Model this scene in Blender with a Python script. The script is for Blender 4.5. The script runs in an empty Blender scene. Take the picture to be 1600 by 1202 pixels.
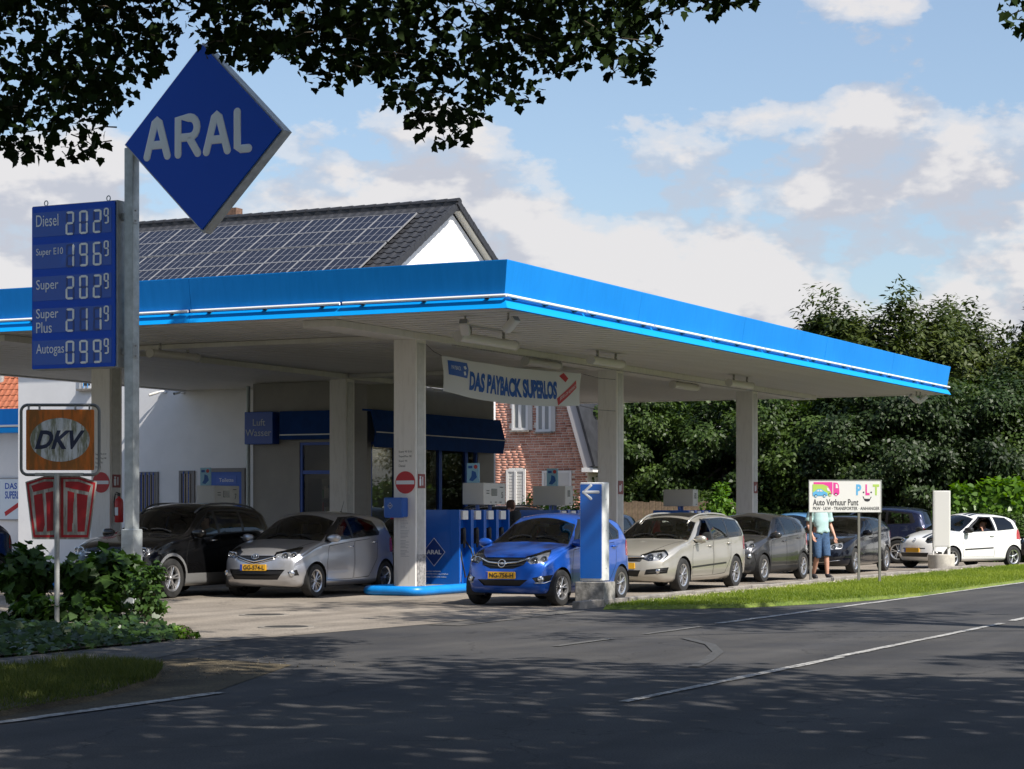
import bpy, bmesh, math, random
import numpy as np
from mathutils import Vector, Matrix
from mathutils.bvhtree import BVHTree

PI = math.pi
R = math.radians
scene = bpy.context.scene
COL = scene.collection

# ------------------------------------------------------------------ camera
EYE = 1.5
FPX = 3300.0                       # focal length in photo pixels (photo is 1600 wide)
cam_d = bpy.data.cameras.new('camera')
cam_d.sensor_width = 36.0
cam_d.lens = FPX / 1600 * 36
cam_d.shift_y = (800 - 601) / 1600  # level camera, rising front: verticals stay upright
cam_d.clip_end = 3000
cam_o = bpy.data.objects.new('camera', cam_d)
cam_o.location = (0, 0, EYE)
cam_o.rotation_euler = (R(90), 0, 0)
COL.objects.link(cam_o)
scene.camera = cam_o

# station axes: U runs along the road and the canopy's long side (away), V to the left, off the road
U = Vector((0.4407, 0.8977, 0)).normalized()
V = Vector((-U.y, U.x, 0))
C0 = Vector((-0.10, 33.7, 0))      # ground point under the canopy's near corner
AZ = math.atan2(U.y, U.x)
def S(u, v, z=0.0): return C0 + U * u + V * v + Vector((0, 0, z))
def uv_of(p):
    d = Vector((p[0], p[1], 0)) - C0
    return d.dot(U), d.dot(V)
def gp(px, py, z=0.0):             # ground point seen at a photo pixel
    d = FPX * (EYE - z) / (py - 800.0)
    return Vector(((px - 800.0) / FPX * d, d, z))
def pd(px, py, d):                 # point at depth d seen at a photo pixel
    return Vector(((px - 800.0) / FPX * d, d, EYE + (800.0 - py) / FPX * d))

# ------------------------------------------------------------------ sun and sky
SUN = (U * -0.19 + V * -0.652 + Vector((0, 0, 0.734))).normalized()
sun_d = bpy.data.lights.new('sun', 'SUN')
sun_d.energy = 5.0
sun_d.angle = R(0.53)
sun_d.color = (1.0, 0.945, 0.86)
sun_o = bpy.data.objects.new('sun', sun_d)
sun_o.rotation_euler = SUN.to_track_quat('Z', 'Y').to_euler()
sun_o.location = (20, -20, 40)
COL.objects.link(sun_o)

world = bpy.data.worlds.new('World')
scene.world = world
world.use_nodes = True
def build_world():
    nt = world.node_tree
    for n in list(nt.nodes): nt.nodes.remove(n)
    N = nt.nodes.new
    L = nt.links.new
    out = N('ShaderNodeOutputWorld'); bg = N('ShaderNodeBackground')
    sky = N('ShaderNodeTexSky'); sky.sky_type = 'NISHITA'; sky.sun_disc = False
    sky.sun_elevation = math.asin(SUN.z)
    sky.sun_rotation = math.atan2(SUN.x, SUN.y)
    sky.air_density = 1.0; sky.dust_density = 1.3; sky.ozone_density = 2.2
    tc = N('ShaderNodeTexCoord')
    sep = N('ShaderNodeSeparateXYZ'); L(tc.outputs['Generated'], sep.inputs[0])
    def m(op, a, b=None, c=None):
        n = N('ShaderNodeMath'); n.operation = op
        for i, v in enumerate((a, b, c)):
            if v is None: continue
            if isinstance(v, (int, float)): n.inputs[i].default_value = v
            else: L(v, n.inputs[i])
        return n.outputs[0]
    az = m('ARCTAN2', sep.outputs[0], sep.outputs[1])
    el = m('ARCSINE', sep.outputs[2])
    def field(dz, scale, detail, off):
        cb = N('ShaderNodeCombineXYZ')
        L(az, cb.inputs[0]); L(m('MULTIPLY', m('ADD', el, dz), 1.75), cb.inputs[1]); cb.inputs[2].default_value = off
        no = N('ShaderNodeTexNoise'); no.inputs['Scale'].default_value = scale
        no.inputs['Detail'].default_value = detail; no.inputs['Roughness'].default_value = 0.56
        L(cb.outputs[0], no.inputs['Vector'])
        return no.outputs['Fac']
    def ramp(fac, pts, interp='EASE'):
        r = N('ShaderNodeValToRGB'); r.color_ramp.interpolation = interp
        els = r.color_ramp.elements
        while len(els) < len(pts): els.new(0.5)
        for e, (p, v) in zip(els, pts):
            e.position = p; e.color = (v, v, v, 1) if not isinstance(v, tuple) else v + (1,)
        L(fac, r.inputs[0]); return r.outputs[0]
    # cumulus banks are denser low over the horizon, thin out above
    th = ramp(m('MULTIPLY', el, 2.0), [(0.0, 0.43), (0.18, 0.43), (0.29, 0.445), (0.36, 0.53), (0.42, 0.63), (1.0, 0.68)], 'LINEAR')
    big = field(0.0, 9.0, 10.0, CLOUD_SEED)
    up = field(0.020, 9.0, 5.0, CLOUD_SEED)
    diff = m('SUBTRACT', big, th)
    dens = ramp(m('MULTIPLY_ADD', diff, 4.0, 0.4), [(0.30, 0.0), (0.46, 0.55), (0.68, 0.93)])
    # cloud tops lit, bases greyer: compare with the density a little higher up
    shade = ramp(m('MULTIPLY_ADD', m('SUBTRACT', big, up), 5.5, 0.44), [(0.2, (3.65, 3.75, 4.2)), (0.66, (5.3, 5.15, 5.15))])
    mix = N('ShaderNodeMix'); mix.data_type = 'RGBA'
    veil = N('ShaderNodeMix'); veil.data_type = 'RGBA'; veil.inputs['Factor'].default_value = 0.12   # thin summer haze over the whole dome
    L(sky.outputs[0], veil.inputs['A']); veil.inputs['B'].default_value = (4.4, 5.2, 6.2, 1)
    L(dens, mix.inputs['Factor']); L(veil.outputs['Result'], mix.inputs['A']); L(shade, mix.inputs['B'])
    L(mix.outputs['Result'], bg.inputs['Color'])
    bg.inputs['Strength'].default_value = 0.112
    L(bg.outputs[0], out.inputs['Surface'])
CLOUD_SEED = 18.66
build_world()

scene.view_settings.view_transform = 'Standard'
scene.view_settings.look = 'None'
scene.view_settings.exposure = 0.47
scene.view_settings.gamma = 1.0
scene.view_settings.use_curve_mapping = False
scene.cycles.use_denoising = True
scene.cycles.max_bounces = 8
scene.cycles.transparent_max_bounces = 16
scene.cycles.caustics_reflective = False
scene.cycles.caustics_refractive = False

# ------------------------------------------------------------------ materials
MATS = {}
def mat(name, col=(0.5, 0.5, 0.5), rough=0.6, metal=0.0, coat=0.0, var=0.0, vscale=8.0, bump=0.0, bscale=60.0, spec=0.5, emit=None, col2=None, detail=4.0, coords='Object'):
    if name in MATS: return MATS[name]
    m = bpy.data.materials.new(name); m.use_nodes = True
    nt = m.node_tree; b = nt.nodes['Principled BSDF']
    b.inputs['Base Color'].default_value = tuple(col) + (1,)
    b.inputs['Roughness'].default_value = rough
    b.inputs['Metallic'].default_value = metal
    b.inputs['Coat Weight'].default_value = coat
    b.inputs['Coat Roughness'].default_value = 0.04
    b.inputs['Specular IOR Level'].default_value = spec
    if emit:
        b.inputs['Emission Color'].default_value = tuple(emit[0]) + (1,); b.inputs['Emission Strength'].default_value = emit[1]
    if var or bump:
        tc = nt.nodes.new('ShaderNodeTexCoord')
    if var:
        no = nt.nodes.new('ShaderNodeTexNoise'); no.inputs['Scale'].default_value = vscale; no.inputs['Detail'].default_value = detail
        no.inputs['Roughness'].default_value = 0.62
        nt.links.new(tc.outputs[coords], no.inputs['Vector'])
        rp = nt.nodes.new('ShaderNodeValToRGB')
        c2 = col2 if col2 else tuple(c * (1 - var) for c in col)
        c1 = col if col2 else tuple(min(1, c * (1 + var)) for c in col)
        rp.color_ramp.elements[0].position = 0.32; rp.color_ramp.elements[1].position = 0.68
        rp.color_ramp.elements[0].color = tuple(c2) + (1,); rp.color_ramp.elements[1].color = tuple(c1) + (1,)
        nt.links.new(no.outputs['Fac'], rp.inputs[0]); nt.links.new(rp.outputs[0], b.inputs['Base Color'])
    if bump:
        n2 = nt.nodes.new('ShaderNodeTexNoise'); n2.inputs['Scale'].default_value = bscale; n2.inputs['Detail'].default_value = 3
        nt.links.new(tc.outputs[coords], n2.inputs['Vector'])
        bp = nt.nodes.new('ShaderNodeBump'); bp.inputs['Strength'].default_value = bump; bp.inputs['Distance'].default_value = 0.01
        nt.links.new(n2.outputs['Fac'], bp.inputs['Height']); nt.links.new(bp.outputs[0], b.inputs['Normal'])
    MATS[name] = m
    return m

def leaf_mat(name, c1, c2, trans=0.35, rough=0.5, spec=0.35):
    if name in MATS: return MATS[name]
    m = bpy.data.materials.new(name); m.use_nodes = True
    nt = m.node_tree; b = nt.nodes['Principled BSDF']; out = nt.nodes['Material Output']
    at = nt.nodes.new('ShaderNodeAttribute'); at.attribute_name = 'tint'
    rp = nt.nodes.new('ShaderNodeValToRGB')
    rp.color_ramp.elements[0].color = tuple(c1) + (1,); rp.color_ramp.elements[1].color = tuple(c2) + (1,)
    nt.links.new(at.outputs['Fac'], rp.inputs[0])
    nt.links.new(rp.outputs[0], b.inputs['Base Color'])
    b.inputs['Roughness'].default_value = rough
    b.inputs['Specular IOR Level'].default_value = spec
    tr = nt.nodes.new('ShaderNodeBsdfTranslucent')
    hs = nt.nodes.new('ShaderNodeHueSaturation'); hs.inputs['Value'].default_value = 1.3; hs.inputs['Saturation'].default_value = 1.15
    nt.links.new(rp.outputs[0], hs.inputs['Color']); nt.links.new(hs.outputs[0], tr.inputs['Color'])
    mx = nt.nodes.new('ShaderNodeMixShader'); mx.inputs[0].default_value = trans
    nt.links.new(b.outputs[0], mx.inputs[1]); nt.links.new(tr.outputs[0], mx.inputs[2]); nt.links.new(mx.outputs[0], out.inputs['Surface'])
    MATS[name] = m
    return m

def glass_mat(name, tint=(0.32, 0.36, 0.36), rough=0.0, boost=1.0):
    if name in MATS: return MATS[name]
    m = bpy.data.materials.new(name); m.use_nodes = True
    nt = m.node_tree; out = nt.nodes['Material Output']; nt.nodes.remove(nt.nodes['Principled BSDF'])
    t = nt.nodes.new('ShaderNodeBsdfTransparent'); t.inputs[0].default_value = tuple(tint) + (1,)
    g = nt.nodes.new('ShaderNodeBsdfGlossy'); g.inputs['Roughness'].default_value = rough
    f = nt.nodes.new('ShaderNodeFresnel'); f.inputs['IOR'].default_value = 1.5
    mu = nt.nodes.new('ShaderNodeMath'); mu.operation = 'MULTIPLY'; mu.inputs[1].default_value = boost; mu.use_clamp = True
    nt.links.new(f.outputs[0], mu.inputs[0])
    x = nt.nodes.new('ShaderNodeMixShader'); nt.links.new(mu.outputs[0], x.inputs[0])
    nt.links.new(t.outputs[0], x.inputs[1]); nt.links.new(g.outputs[0], x.inputs[2]); nt.links.new(x.outputs[0], out.inputs['Surface'])
    MATS[name] = m
    return m

def paint(name, col, metal=0.35, rough=0.32):
    if name in MATS: return MATS[name]
    m = mat(name, col, rough, metal, coat=1.0, spec=0.5 if max(col) > 0.05 else 0.05)
    nt = m.node_tree; b = nt.nodes['Principled BSDF']
    tc = nt.nodes.new('ShaderNodeTexCoord'); no = nt.nodes.new('ShaderNodeTexNoise')
    no.inputs['Scale'].default_value = 2.2; no.inputs['Detail'].default_value = 6
    nt.links.new(tc.outputs['Object'], no.inputs['Vector'])
    rp = nt.nodes.new('ShaderNodeMapRange'); rp.inputs[3].default_value = 0.02; rp.inputs[4].default_value = 0.12
    nt.links.new(no.outputs['Fac'], rp.inputs[0]); nt.links.new(rp.outputs[0], b.inputs['Coat Roughness'])
    return m

# ------------------------------------------------------------------ object helpers
def tag(o, label=None, cat=None, group=None, kind=None):
    if label: o['label'] = label
    if cat: o['category'] = cat
    if group: o['group'] = group
    if kind: o['kind'] = kind
    return o
def empty(name, loc=(0, 0, 0), rz=0.0):
    o = bpy.data.objects.new(name, None); COL.objects.link(o)
    o.location = loc; o.rotation_euler = (0, 0, rz); o.empty_display_size = 0.2
    return o
def thing(name, label, cat, loc=(0, 0, 0), rz=0.0, group=None):
    return tag(empty(name, loc, rz), label, cat, group)
def link(name, me, m=None, parent=None):
    o = bpy.data.objects.new(name, me); COL.objects.link(o)
    if m is not None:
        me.materials.clear()
        me.materials.append(m)
    if parent is not None: o.parent = parent
    return o
def copy_tree(o, parent=None):
    c = o.copy(); COL.objects.link(c); c.parent = parent
    for ch in [x for x in o.children]:
        copy_tree(ch, c)
    return c

class MB:
    def __init__(s): s.v = []; s.f = []; s.m = []; s.mi = 0
    def add(s, vs, fs, T=None):
        o = len(s.v)
        for p in vs:
            p = Vector(p)
            s.v.append(tuple(T @ p) if T is not None else tuple(p))
        for f in fs: s.f.append(tuple(i + o for i in f)); s.m.append(s.mi)
        return s
    def box(s, c, d, T=None, taper=None):
        x, y, z = d[0] / 2, d[1] / 2, d[2] / 2
        tx, ty = taper if taper else (1, 1)
        vs = [(c[0] + sx * x * (tx if sz > 0 else 1), c[1] + sy * y * (ty if sz > 0 else 1), c[2] + sz * z) for sz in (-1, 1) for sx, sy in ((-1, -1), (1, -1), (1, 1), (-1, 1))]
        return s.add(vs, [(3, 2, 1, 0), (4, 5, 6, 7), (0, 1, 5, 4), (1, 2, 6, 5), (2, 3, 7, 6), (3, 0, 4, 7)], T)
    def bbox(s, lo, hi, T=None):
        return s.box([(a + b) / 2 for a, b in zip(lo, hi)], [abs(b - a) for a, b in zip(lo, hi)], T)
    def rbox(s, c, d, r=0.02, T=None, seg=3, axis='z'):
        # box with its four edges along one axis rounded and small chamfers on the ends
        dims = {'z': (0, 1, 2), 'x': (1, 2, 0), 'y': (2, 0, 1)}[axis]
        a, b, h = d[dims[0]] / 2, d[dims[1]] / 2, d[dims[2]] / 2
        r = min(r, a * .98, b * .98); ch = min(r * 0.6, h * .5)
        def ring(k, zz):
            pts = []
            for cx, cy, a0 in ((1, 1, 0), (-1, 1, 90), (-1, -1, 180), (1, -1, 270)):
                for i in range(seg + 1):
                    t = R(a0 + 90.0 * i / seg)
                    pts.append((cx * (a - r) + (r - k) * math.cos(t), cy * (b - r) + (r - k) * math.sin(t), zz))
            return pts
        rings = [ring(ch, -h), ring(0, -h + ch), ring(0, h - ch), ring(ch, h)]
        n = len(rings[0]); vs = []
        for rg in rings:
            for p in rg:
                q = [0, 0, 0]; q[dims[0]] = p[0] + c[dims[0]]; q[dims[1]] = p[1] + c[dims[1]]; q[dims[2]] = p[2] + c[dims[2]]
                vs.append(tuple(q))
        fs = [tuple(reversed(range(n))), tuple(range(3 * n, 4 * n))]
        for k in range(3):
            for i in range(n):
                j = (i + 1) % n
                fs.append((k * n + i, k * n + j, (k + 1) * n + j, (k + 1) * n + i))
        return s.add(vs, fs, T)
    def prism(s, poly, t0, t1, T=None):
        # polygon in local XY extruded along local Z between t0 and t1
        n = len(poly)
        area = sum(poly[i][0] * poly[(i + 1) % n][1] - poly[(i + 1) % n][0] * poly[i][1] for i in range(n))
        if area < 0: poly = list(reversed(poly))
        vs = [(p[0], p[1], t0) for p in poly] + [(p[0], p[1], t1) for p in poly]
        fs = [tuple(reversed(range(n))), tuple(range(n, 2 * n))] + [(i, (i + 1) % n, n + (i + 1) % n, n + i) for i in range(n)]
        return s.add(vs, fs, T)
    def tube(s, pts, r, n=8, T=None, cap=True, flat=None):
        pts = [Vector(p) for p in pts]
        rs = r if isinstance(r, (list, tuple)) else [r] * len(pts)
        o = []; prev = None
        for i, p in enumerate(pts):
            a = pts[max(0, i - 1)]; b = pts[min(len(pts) - 1, i + 1)]
            d = (b - a)
            if d.length < 1e-9: d = Vector((0, 0, 1))
            d.normalize()
            if prev is None:
                h = Vector((0, 0, 1)) if abs(d.z) < 0.9 else Vector((1, 0, 0))
                x = d.cross(h).normalized()
            else:
                x = (prev - d * prev.dot(d))
                x = x.normalized() if x.length > 1e-6 else d.orthogonal().normalized()
            prev = x; y = d.cross(x)
            for k in range(n):
                t = 2 * PI * k / n
                o.append(p + (x * math.cos(t) + y * math.sin(t)) * rs[i])
        fs = []
        m = len(pts)
        for i in range(m - 1):
            for k in range(n):
                j = (k + 1) % n
                fs.append((i * n + k, i * n + j, (i + 1) * n + j, (i + 1) * n + k))
        if cap:
            fs.append(tuple(reversed(range(n)))); fs.append(tuple(range((m - 1) * n, m * n)))
        return s.add(o, fs, T)
    def lathe(s, prof, n=24, T=None, close=False):
        # profile (r, z) spun about Z
        vs = []; fs = []; m = len(prof)
        for k in range(n):
            t = 2 * PI * k / n
            for r, z in prof: vs.append((r * math.cos(t), r * math.sin(t), z))
        for k in range(n):
            j = (k + 1) % n
            for i in range(m - 1 if not close else m):
                i2 = (i + 1) % m
                fs.append((k * m + i, j * m + i, j * m + i2, k * m + i2))
        return s.add(vs, fs, T)
    def mesh(s, name):
        me = bpy.data.meshes.new(name); me.from_pydata(s.v, [], s.f)
        return me
    def build(s, name, m, parent=None, smooth=False, auto=None):
        me = s.mesh(name)
        ms = m if isinstance(m, (list, tuple)) else [m]
        for x in ms: me.materials.append(x)
        if len(ms) > 1: me.polygons.foreach_set('material_index', s.m)
        if smooth or auto: me.polygons.foreach_set('use_smooth', [True] * len(me.polygons))
        if auto: me.set_sharp_from_angle(angle=R(auto))
        me.update()
        o = bpy.data.objects.new(name, me); COL.objects.link(o)
        if parent is not None: o.parent = parent
        return o

def Tm(loc=(0, 0, 0), rot=(0, 0, 0)):
    from mathutils import Euler
    return Matrix.Translation(loc) @ Euler(rot).to_matrix().to_4x4()
# frame of a panel facing local -X: drawing x runs to the panel's right as seen from the front (local -Y), drawing y up
def FACE(x, y=0.0, z=0.0):
    return Matrix(((0, 0, -1, x), (-1, 0, 0, y), (0, 1, 0, z), (0, 0, 0, 1)))
# frame of a panel facing local -Y (drawing x = local +X)
def FACEY(x=0.0, y=0.0, z=0.0):
    return Matrix(((1, 0, 0, x), (0, 0, -1, y), (0, 1, 0, z), (0, 0, 0, 1)))

def text_geo(body, bold=0.0, shear=0.0, spacing=1.0):
    cu = bpy.data.curves.new('text', 'FONT'); cu.body = body; cu.size = 1.0
    cu.offset = bold; cu.shear = shear; cu.space_character = spacing; cu.resolution_u = 3
    ob = bpy.data.objects.new('text', cu)
    me = bpy.data.meshes.new_from_object(ob)
    vs = [tuple(v.co) for v in me.vertices]; fs = [tuple(p.vertices) for p in me.polygons]
    bpy.data.objects.remove(ob); bpy.data.curves.remove(cu); bpy.data.meshes.remove(me)
    return vs, fs
def add_text(mb, body, T, w=None, h=None, cx=0.0, cy=0.0, t=0.003, bold=0.0, shear=0.0, align='c', spacing=1.0):
    vs, fs = text_geo(body, bold, shear, spacing)
    if not vs: return
    xs = [v[0] for v in vs]; ys = [v[1] for v in vs]
    x0, x1, y0, y1 = min(xs), max(xs), min(ys), max(ys)
    sx = (w / (x1 - x0)) if w else None; sy = (h / (y1 - y0)) if h else None
    if sx is None: sx = sy
    if sy is None: sy = sx
    ox = {'c': cx - sx * (x0 + x1) / 2, 'l': cx - sx * x0, 'r': cx - sx * x1}[align]
    oy = cy - sy * (y0 + y1) / 2
    # front face plus a skirt so the letters are real raised pieces
    n = len(vs)
    top = [(v[0] * sx + ox, v[1] * sy + oy, t) for v in vs]
    bot = [(p[0], p[1], 0.0005) for p in top]
    edges = {}
    for f in fs:
        for i in range(len(f)):
            a, b = f[i], f[(i + 1) % len(f)]
            edges[(a, b)] = edges.get((a, b), 0) + 1
    side = [(a, b) for (a, b) in edges if (b, a) not in edges]
    faces = [f for f in fs] + [(b, a, a + n, b + n) for a, b in side]
    mb.add(top + bot, faces, T)

def strokes(mb, paths, r, T, flat=0.25, n=10):
    # rounded pen strokes: flattened tubes with round ends, for lettering
    for path in paths:
        p = [Vector((a, b, 0)) for a, b in path]
        d0 = (p[0] - p[1]).normalized(); d1 = (p[-1] - p[-2]).normalized()
        pts = []; rs = []
        for k in range(4, 0, -1):
            a = k / 4 * PI / 2
            pts.append(p[0] + d0 * r * math.sin(a)); rs.append(max(r * math.cos(a), r * 0.02))
        for q in p: pts.append(q); rs.append(r)
        for k in range(1, 5):
            a = k / 4 * PI / 2
            pts.append(p[-1] + d1 * r * math.sin(a)); rs.append(max(r * math.cos(a), r * 0.02))
        mb.tube([tuple(q) for q in pts], rs, n, T @ Matrix.Diagonal((1, 1, flat, 1)))
def arc(cx, cy, rx, ry, a0, a1, n=10):
    return [(cx + rx * math.cos(R(a0 + (a1 - a0) * i / n)), cy + ry * math.sin(R(a0 + (a1 - a0) * i / n))) for i in range(n + 1)]
def rrect(x0, y0, x1, y1, r, n=4):
    return arc(x1 - r, y1 - r, r, r, 0, 90, n) + arc(x0 + r, y1 - r, r, r, 90, 180, n) + arc(x0 + r, y0 + r, r, r, 180, 270, n) + arc(x1 - r, y0 + r, r, r, 270, 360, n)

def np_mesh(name, verts, faces_flat, nper, m, parent=None, tint=None, kind=None):
    # many equal polygons at once; tint = one value per polygon
    me = bpy.data.meshes.new(name)
    nv = len(verts); nf = len(faces_flat) // nper
    me.vertices.add(nv); me.vertices.foreach_set('co', np.asarray(verts, dtype=np.float32).ravel())
    me.loops.add(nf * nper); me.loops.foreach_set('vertex_index', np.asarray(faces_flat, dtype=np.int32))
    me.polygons.add(nf)
    me.polygons.foreach_set('loop_start', np.arange(0, nf * nper, nper, dtype=np.int32))
    me.update(calc_edges=True)
    if tint is not None:
        at = me.attributes.new('tint', 'FLOAT', 'FACE'); at.data.foreach_set('value', np.asarray(tint, dtype=np.float32))
    me.materials.append(m)
    o = bpy.data.objects.new(name, me); COL.objects.link(o)
    if parent is not None: o.parent = parent
    if kind: o['kind'] = kind
    return o

MAPLE = np.array([(0, -.02), (.20, .05), (.44, .07), (.41, .26), (.54, .48), (.34, .53), (.25, .67), (0, 1.0), (-.25, .67), (-.34, .53), (-.54, .48), (-.41, .26), (-.44, .07), (-.20, .05)])
IVY = np.array([(0, 0), (.30, .05), (.46, .36), (.24, .46), (.20, .68), (0, .95), (-.20, .68), (-.24, .46), (-.46, .36), (-.30, .05)])
LANCE = np.array([(0, 0), (.16, .3), (.17, .6), (0, 1.0), (-.17, .6), (-.16, .3)])
RHOMB = np.array([(0, 0), (.3, .45), (0, 1.0), (-.3, .45)])
def leaf_cloud(pos, size, normal, tipdir, shape, rng, jitter=0.5, sizevar=0.35, fold=0.12):
    # pos (n,3); normal/tipdir (n,3) preferred directions; returns verts, flat faces
    n = len(pos); k = len(shape)
    nn = normal + rng.normal(0, jitter, (n, 3)); nn /= np.linalg.norm(nn, axis=1)[:, None] + 1e-9
    t = tipdir + rng.normal(0, jitter, (n, 3)); t -= nn * (t * nn).sum(1)[:, None]
    t /= np.linalg.norm(t, axis=1)[:, None] + 1e-9
    s = np.cross(t, nn)
    sz = size * (1 + rng.uniform(-sizevar, sizevar, n))
    a = shape[:, 0][None, :, None]; b = shape[:, 1][None, :, None]
    curl = (np.abs(a) * fold * 2 - (b ** 2) * fold)
    vs = pos[:, None, :] + sz[:, None, None] * (s[:, None, :] * a + t[:, None, :] * b + nn[:, None, :] * curl)
    return vs.reshape(-1, 3), np.arange(n * k)
# ================================================================== SETTING
def vpx(px, u):     # V coordinate on the line of constant u seen at photo column px
    k = (px - 800.0) / FPX
    a = C0 + U * u
    return (a.x - k * a.y) / (k * V.y - V.x)
def upx(px, v):
    k = (px - 800.0) / FPX
    a = C0 + V * v
    return (k * a.y - a.x) / (U.x - k * U.y)
def depth(u, v): return S(u, v).y
def zpx(py, u, v): return EYE + (800.0 - py) / FPX * depth(u, v)

def ground_mat(name, c1, c2, scale, fine, rough=0.9, bump=0.25, road=False):
    m = bpy.data.materials.new(name); m.use_nodes = True
    nt = m.node_tree; b = nt.nodes['Principled BSDF']; b.inputs['Roughness'].default_value = rough
    b.inputs['Specular IOR Level'].default_value = 0.3
    tc = nt.nodes.new('ShaderNodeTexCoord')
    n1 = nt.nodes.new('ShaderNodeTexNoise'); n1.inputs['Scale'].default_value = scale; n1.inputs['Detail'].default_value = 6; n1.inputs['Roughness'].default_value = 0.6
    n2 = nt.nodes.new('ShaderNodeTexNoise'); n2.inputs['Scale'].default_value = fine; n2.inputs['Detail'].default_value = 3
    nt.links.new(tc.outputs['Object'], n1.inputs['Vector']); nt.links.new(tc.outputs['Object'], n2.inputs['Vector'])
    r1 = nt.nodes.new('ShaderNodeValToRGB')
    r1.color_ramp.elements[0].position = 0.35; r1.color_ramp.elements[1].position = 0.66
    r1.color_ramp.elements[0].color = tuple(c1) + (1,); r1.color_ramp.elements[1].color = tuple(c2) + (1,)
    nt.links.new(n1.outputs['Fac'], r1.inputs[0])
    r2 = nt.nodes.new('ShaderNodeMapRange'); r2.inputs[1].default_value = 0.3; r2.inputs[2].default_value = 0.7; r2.inputs[3].default_value = 0.6; r2.inputs[4].default_value = 1.4
    nt.links.new(n2.outputs['Fac'], r2.inputs[0])
    mx = nt.nodes.new('ShaderNodeMix'); mx.data_type = 'RGBA'; mx.blend_type = 'MULTIPLY'; mx.inputs['Factor'].default_value = 1.0
    cb = nt.nodes.new('ShaderNodeCombineColor')
    for i in range(3): nt.links.new(r2.outputs[0], cb.inputs[i])
    nt.links.new(r1.outputs[0], mx.inputs['A']); nt.links.new(cb.outputs[0], mx.inputs['B'])
    last = mx.outputs['Result']
    if road:
        # wheel tracks and old patching drawn out along the road, hairline cracks where the surface is tired
        mp = nt.nodes.new('ShaderNodeMapping'); mp.inputs['Rotation'].default_value = (0, 0, -AZ); nt.links.new(tc.outputs['Object'], mp.inputs[0])
        m2 = nt.nodes.new('ShaderNodeMapping'); m2.inputs['Scale'].default_value = (0.06, 0.9, 1); nt.links.new(mp.outputs[0], m2.inputs[0])
        n3 = nt.nodes.new('ShaderNodeTexNoise'); n3.inputs['Scale'].default_value = 1.3; n3.inputs['Detail'].default_value = 5; nt.links.new(m2.outputs[0], n3.inputs['Vector'])
        n4 = nt.nodes.new('ShaderNodeTexNoise'); n4.inputs['Scale'].default_value = 1.7; n4.inputs['Detail'].default_value = 6; nt.links.new(tc.outputs['Object'], n4.inputs['Vector'])
        wv = nt.nodes.new('ShaderNodeVectorMath'); wv.operation = 'MULTIPLY_ADD'; nt.links.new(n4.outputs['Color'], wv.inputs[0]); wv.inputs[1].default_value = (0.9, 0.9, 0.9); nt.links.new(tc.outputs['Object'], wv.inputs[2])
        vo = nt.nodes.new('ShaderNodeTexVoronoi'); vo.feature = 'DISTANCE_TO_EDGE'; vo.inputs['Scale'].default_value = 0.42; nt.links.new(wv.outputs[0], vo.inputs['Vector'])
        cr = nt.nodes.new('ShaderNodeMapRange'); cr.inputs[1].default_value = 0.0; cr.inputs[2].default_value = 0.007; cr.inputs[3].default_value = 0.45; cr.inputs[4].default_value = 1.0; nt.links.new(vo.outputs['Distance'], cr.inputs[0])
        st_ = nt.nodes.new('ShaderNodeMapRange'); st_.inputs[1].default_value = 0.3; st_.inputs[2].default_value = 0.7; st_.inputs[3].default_value = 0.74; st_.inputs[4].default_value = 1.30; nt.links.new(n3.outputs['Fac'], st_.inputs[0])
        ml = nt.nodes.new('ShaderNodeMath'); ml.operation = 'MULTIPLY'; nt.links.new(cr.outputs[0], ml.inputs[0]); nt.links.new(st_.outputs[0], ml.inputs[1])
        c3 = nt.nodes.new('ShaderNodeCombineColor')
        for i in range(3): nt.links.new(ml.outputs[0], c3.inputs[i])
        x3 = nt.nodes.new('ShaderNodeMix'); x3.data_type = 'RGBA'; x3.blend_type = 'MULTIPLY'; x3.inputs['Factor'].default_value = 1.0
        nt.links.new(last, x3.inputs['A']); nt.links.new(c3.outputs[0], x3.inputs['B']); last = x3.outputs['Result']
    nt.links.new(last, b.inputs['Base Color'])
    bp = nt.nodes.new('ShaderNodeBump'); bp.inputs['Strength'].default_value = bump; bp.inputs['Distance'].default_value = 0.006
    nt.links.new(n2.outputs['Fac'], bp.inputs['Height']); nt.links.new(bp.outputs[0], b.inputs['Normal'])
    return m
def sheet(name, pts, z, m, kind='structure', parent=None):
    mb = MB(); vs = [(p[0], p[1], z) for p in pts]
    n = len(vs)
    area = sum(vs[i][0] * vs[(i + 1) % n][1] - vs[(i + 1) % n][0] * vs[i][1] for i in range(n))
    if area < 0: vs.reverse()
    mb.add(vs, [tuple(range(n))])
    o = mb.build(name, m, parent)
    if parent is None: o['kind'] = kind
    return o
def uvpoly(pts): return [S(u, v) for u, v in pts]

M_ASPH = ground_mat('asphalt', (0.039, 0.039, 0.042), (0.074, 0.070, 0.066), 0.45, 70.0, 0.88, 0.5, True)
M_PATH = ground_mat('worn_asphalt', (0.10, 0.094, 0.086), (0.16, 0.148, 0.132), 0.7, 60.0, 0.92, 0.4, True)
M_CONC = ground_mat('forecourt_concrete', (0.185, 0.160, 0.132), (0.262, 0.230, 0.193), 0.5, 45.0, 0.9, 0.25, True)
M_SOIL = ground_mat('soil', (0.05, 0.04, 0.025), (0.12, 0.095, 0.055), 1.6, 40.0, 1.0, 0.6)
M_TURF = ground_mat('turf', (0.08, 0.125, 0.022), (0.16, 0.20, 0.045), 1.2, 30.0, 1.0, 0.6)
M_FIELD = ground_mat('field', (0.05, 0.075, 0.025), (0.09, 0.10, 0.04), 0.08, 6.0, 1.0, 0.4)

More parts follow.
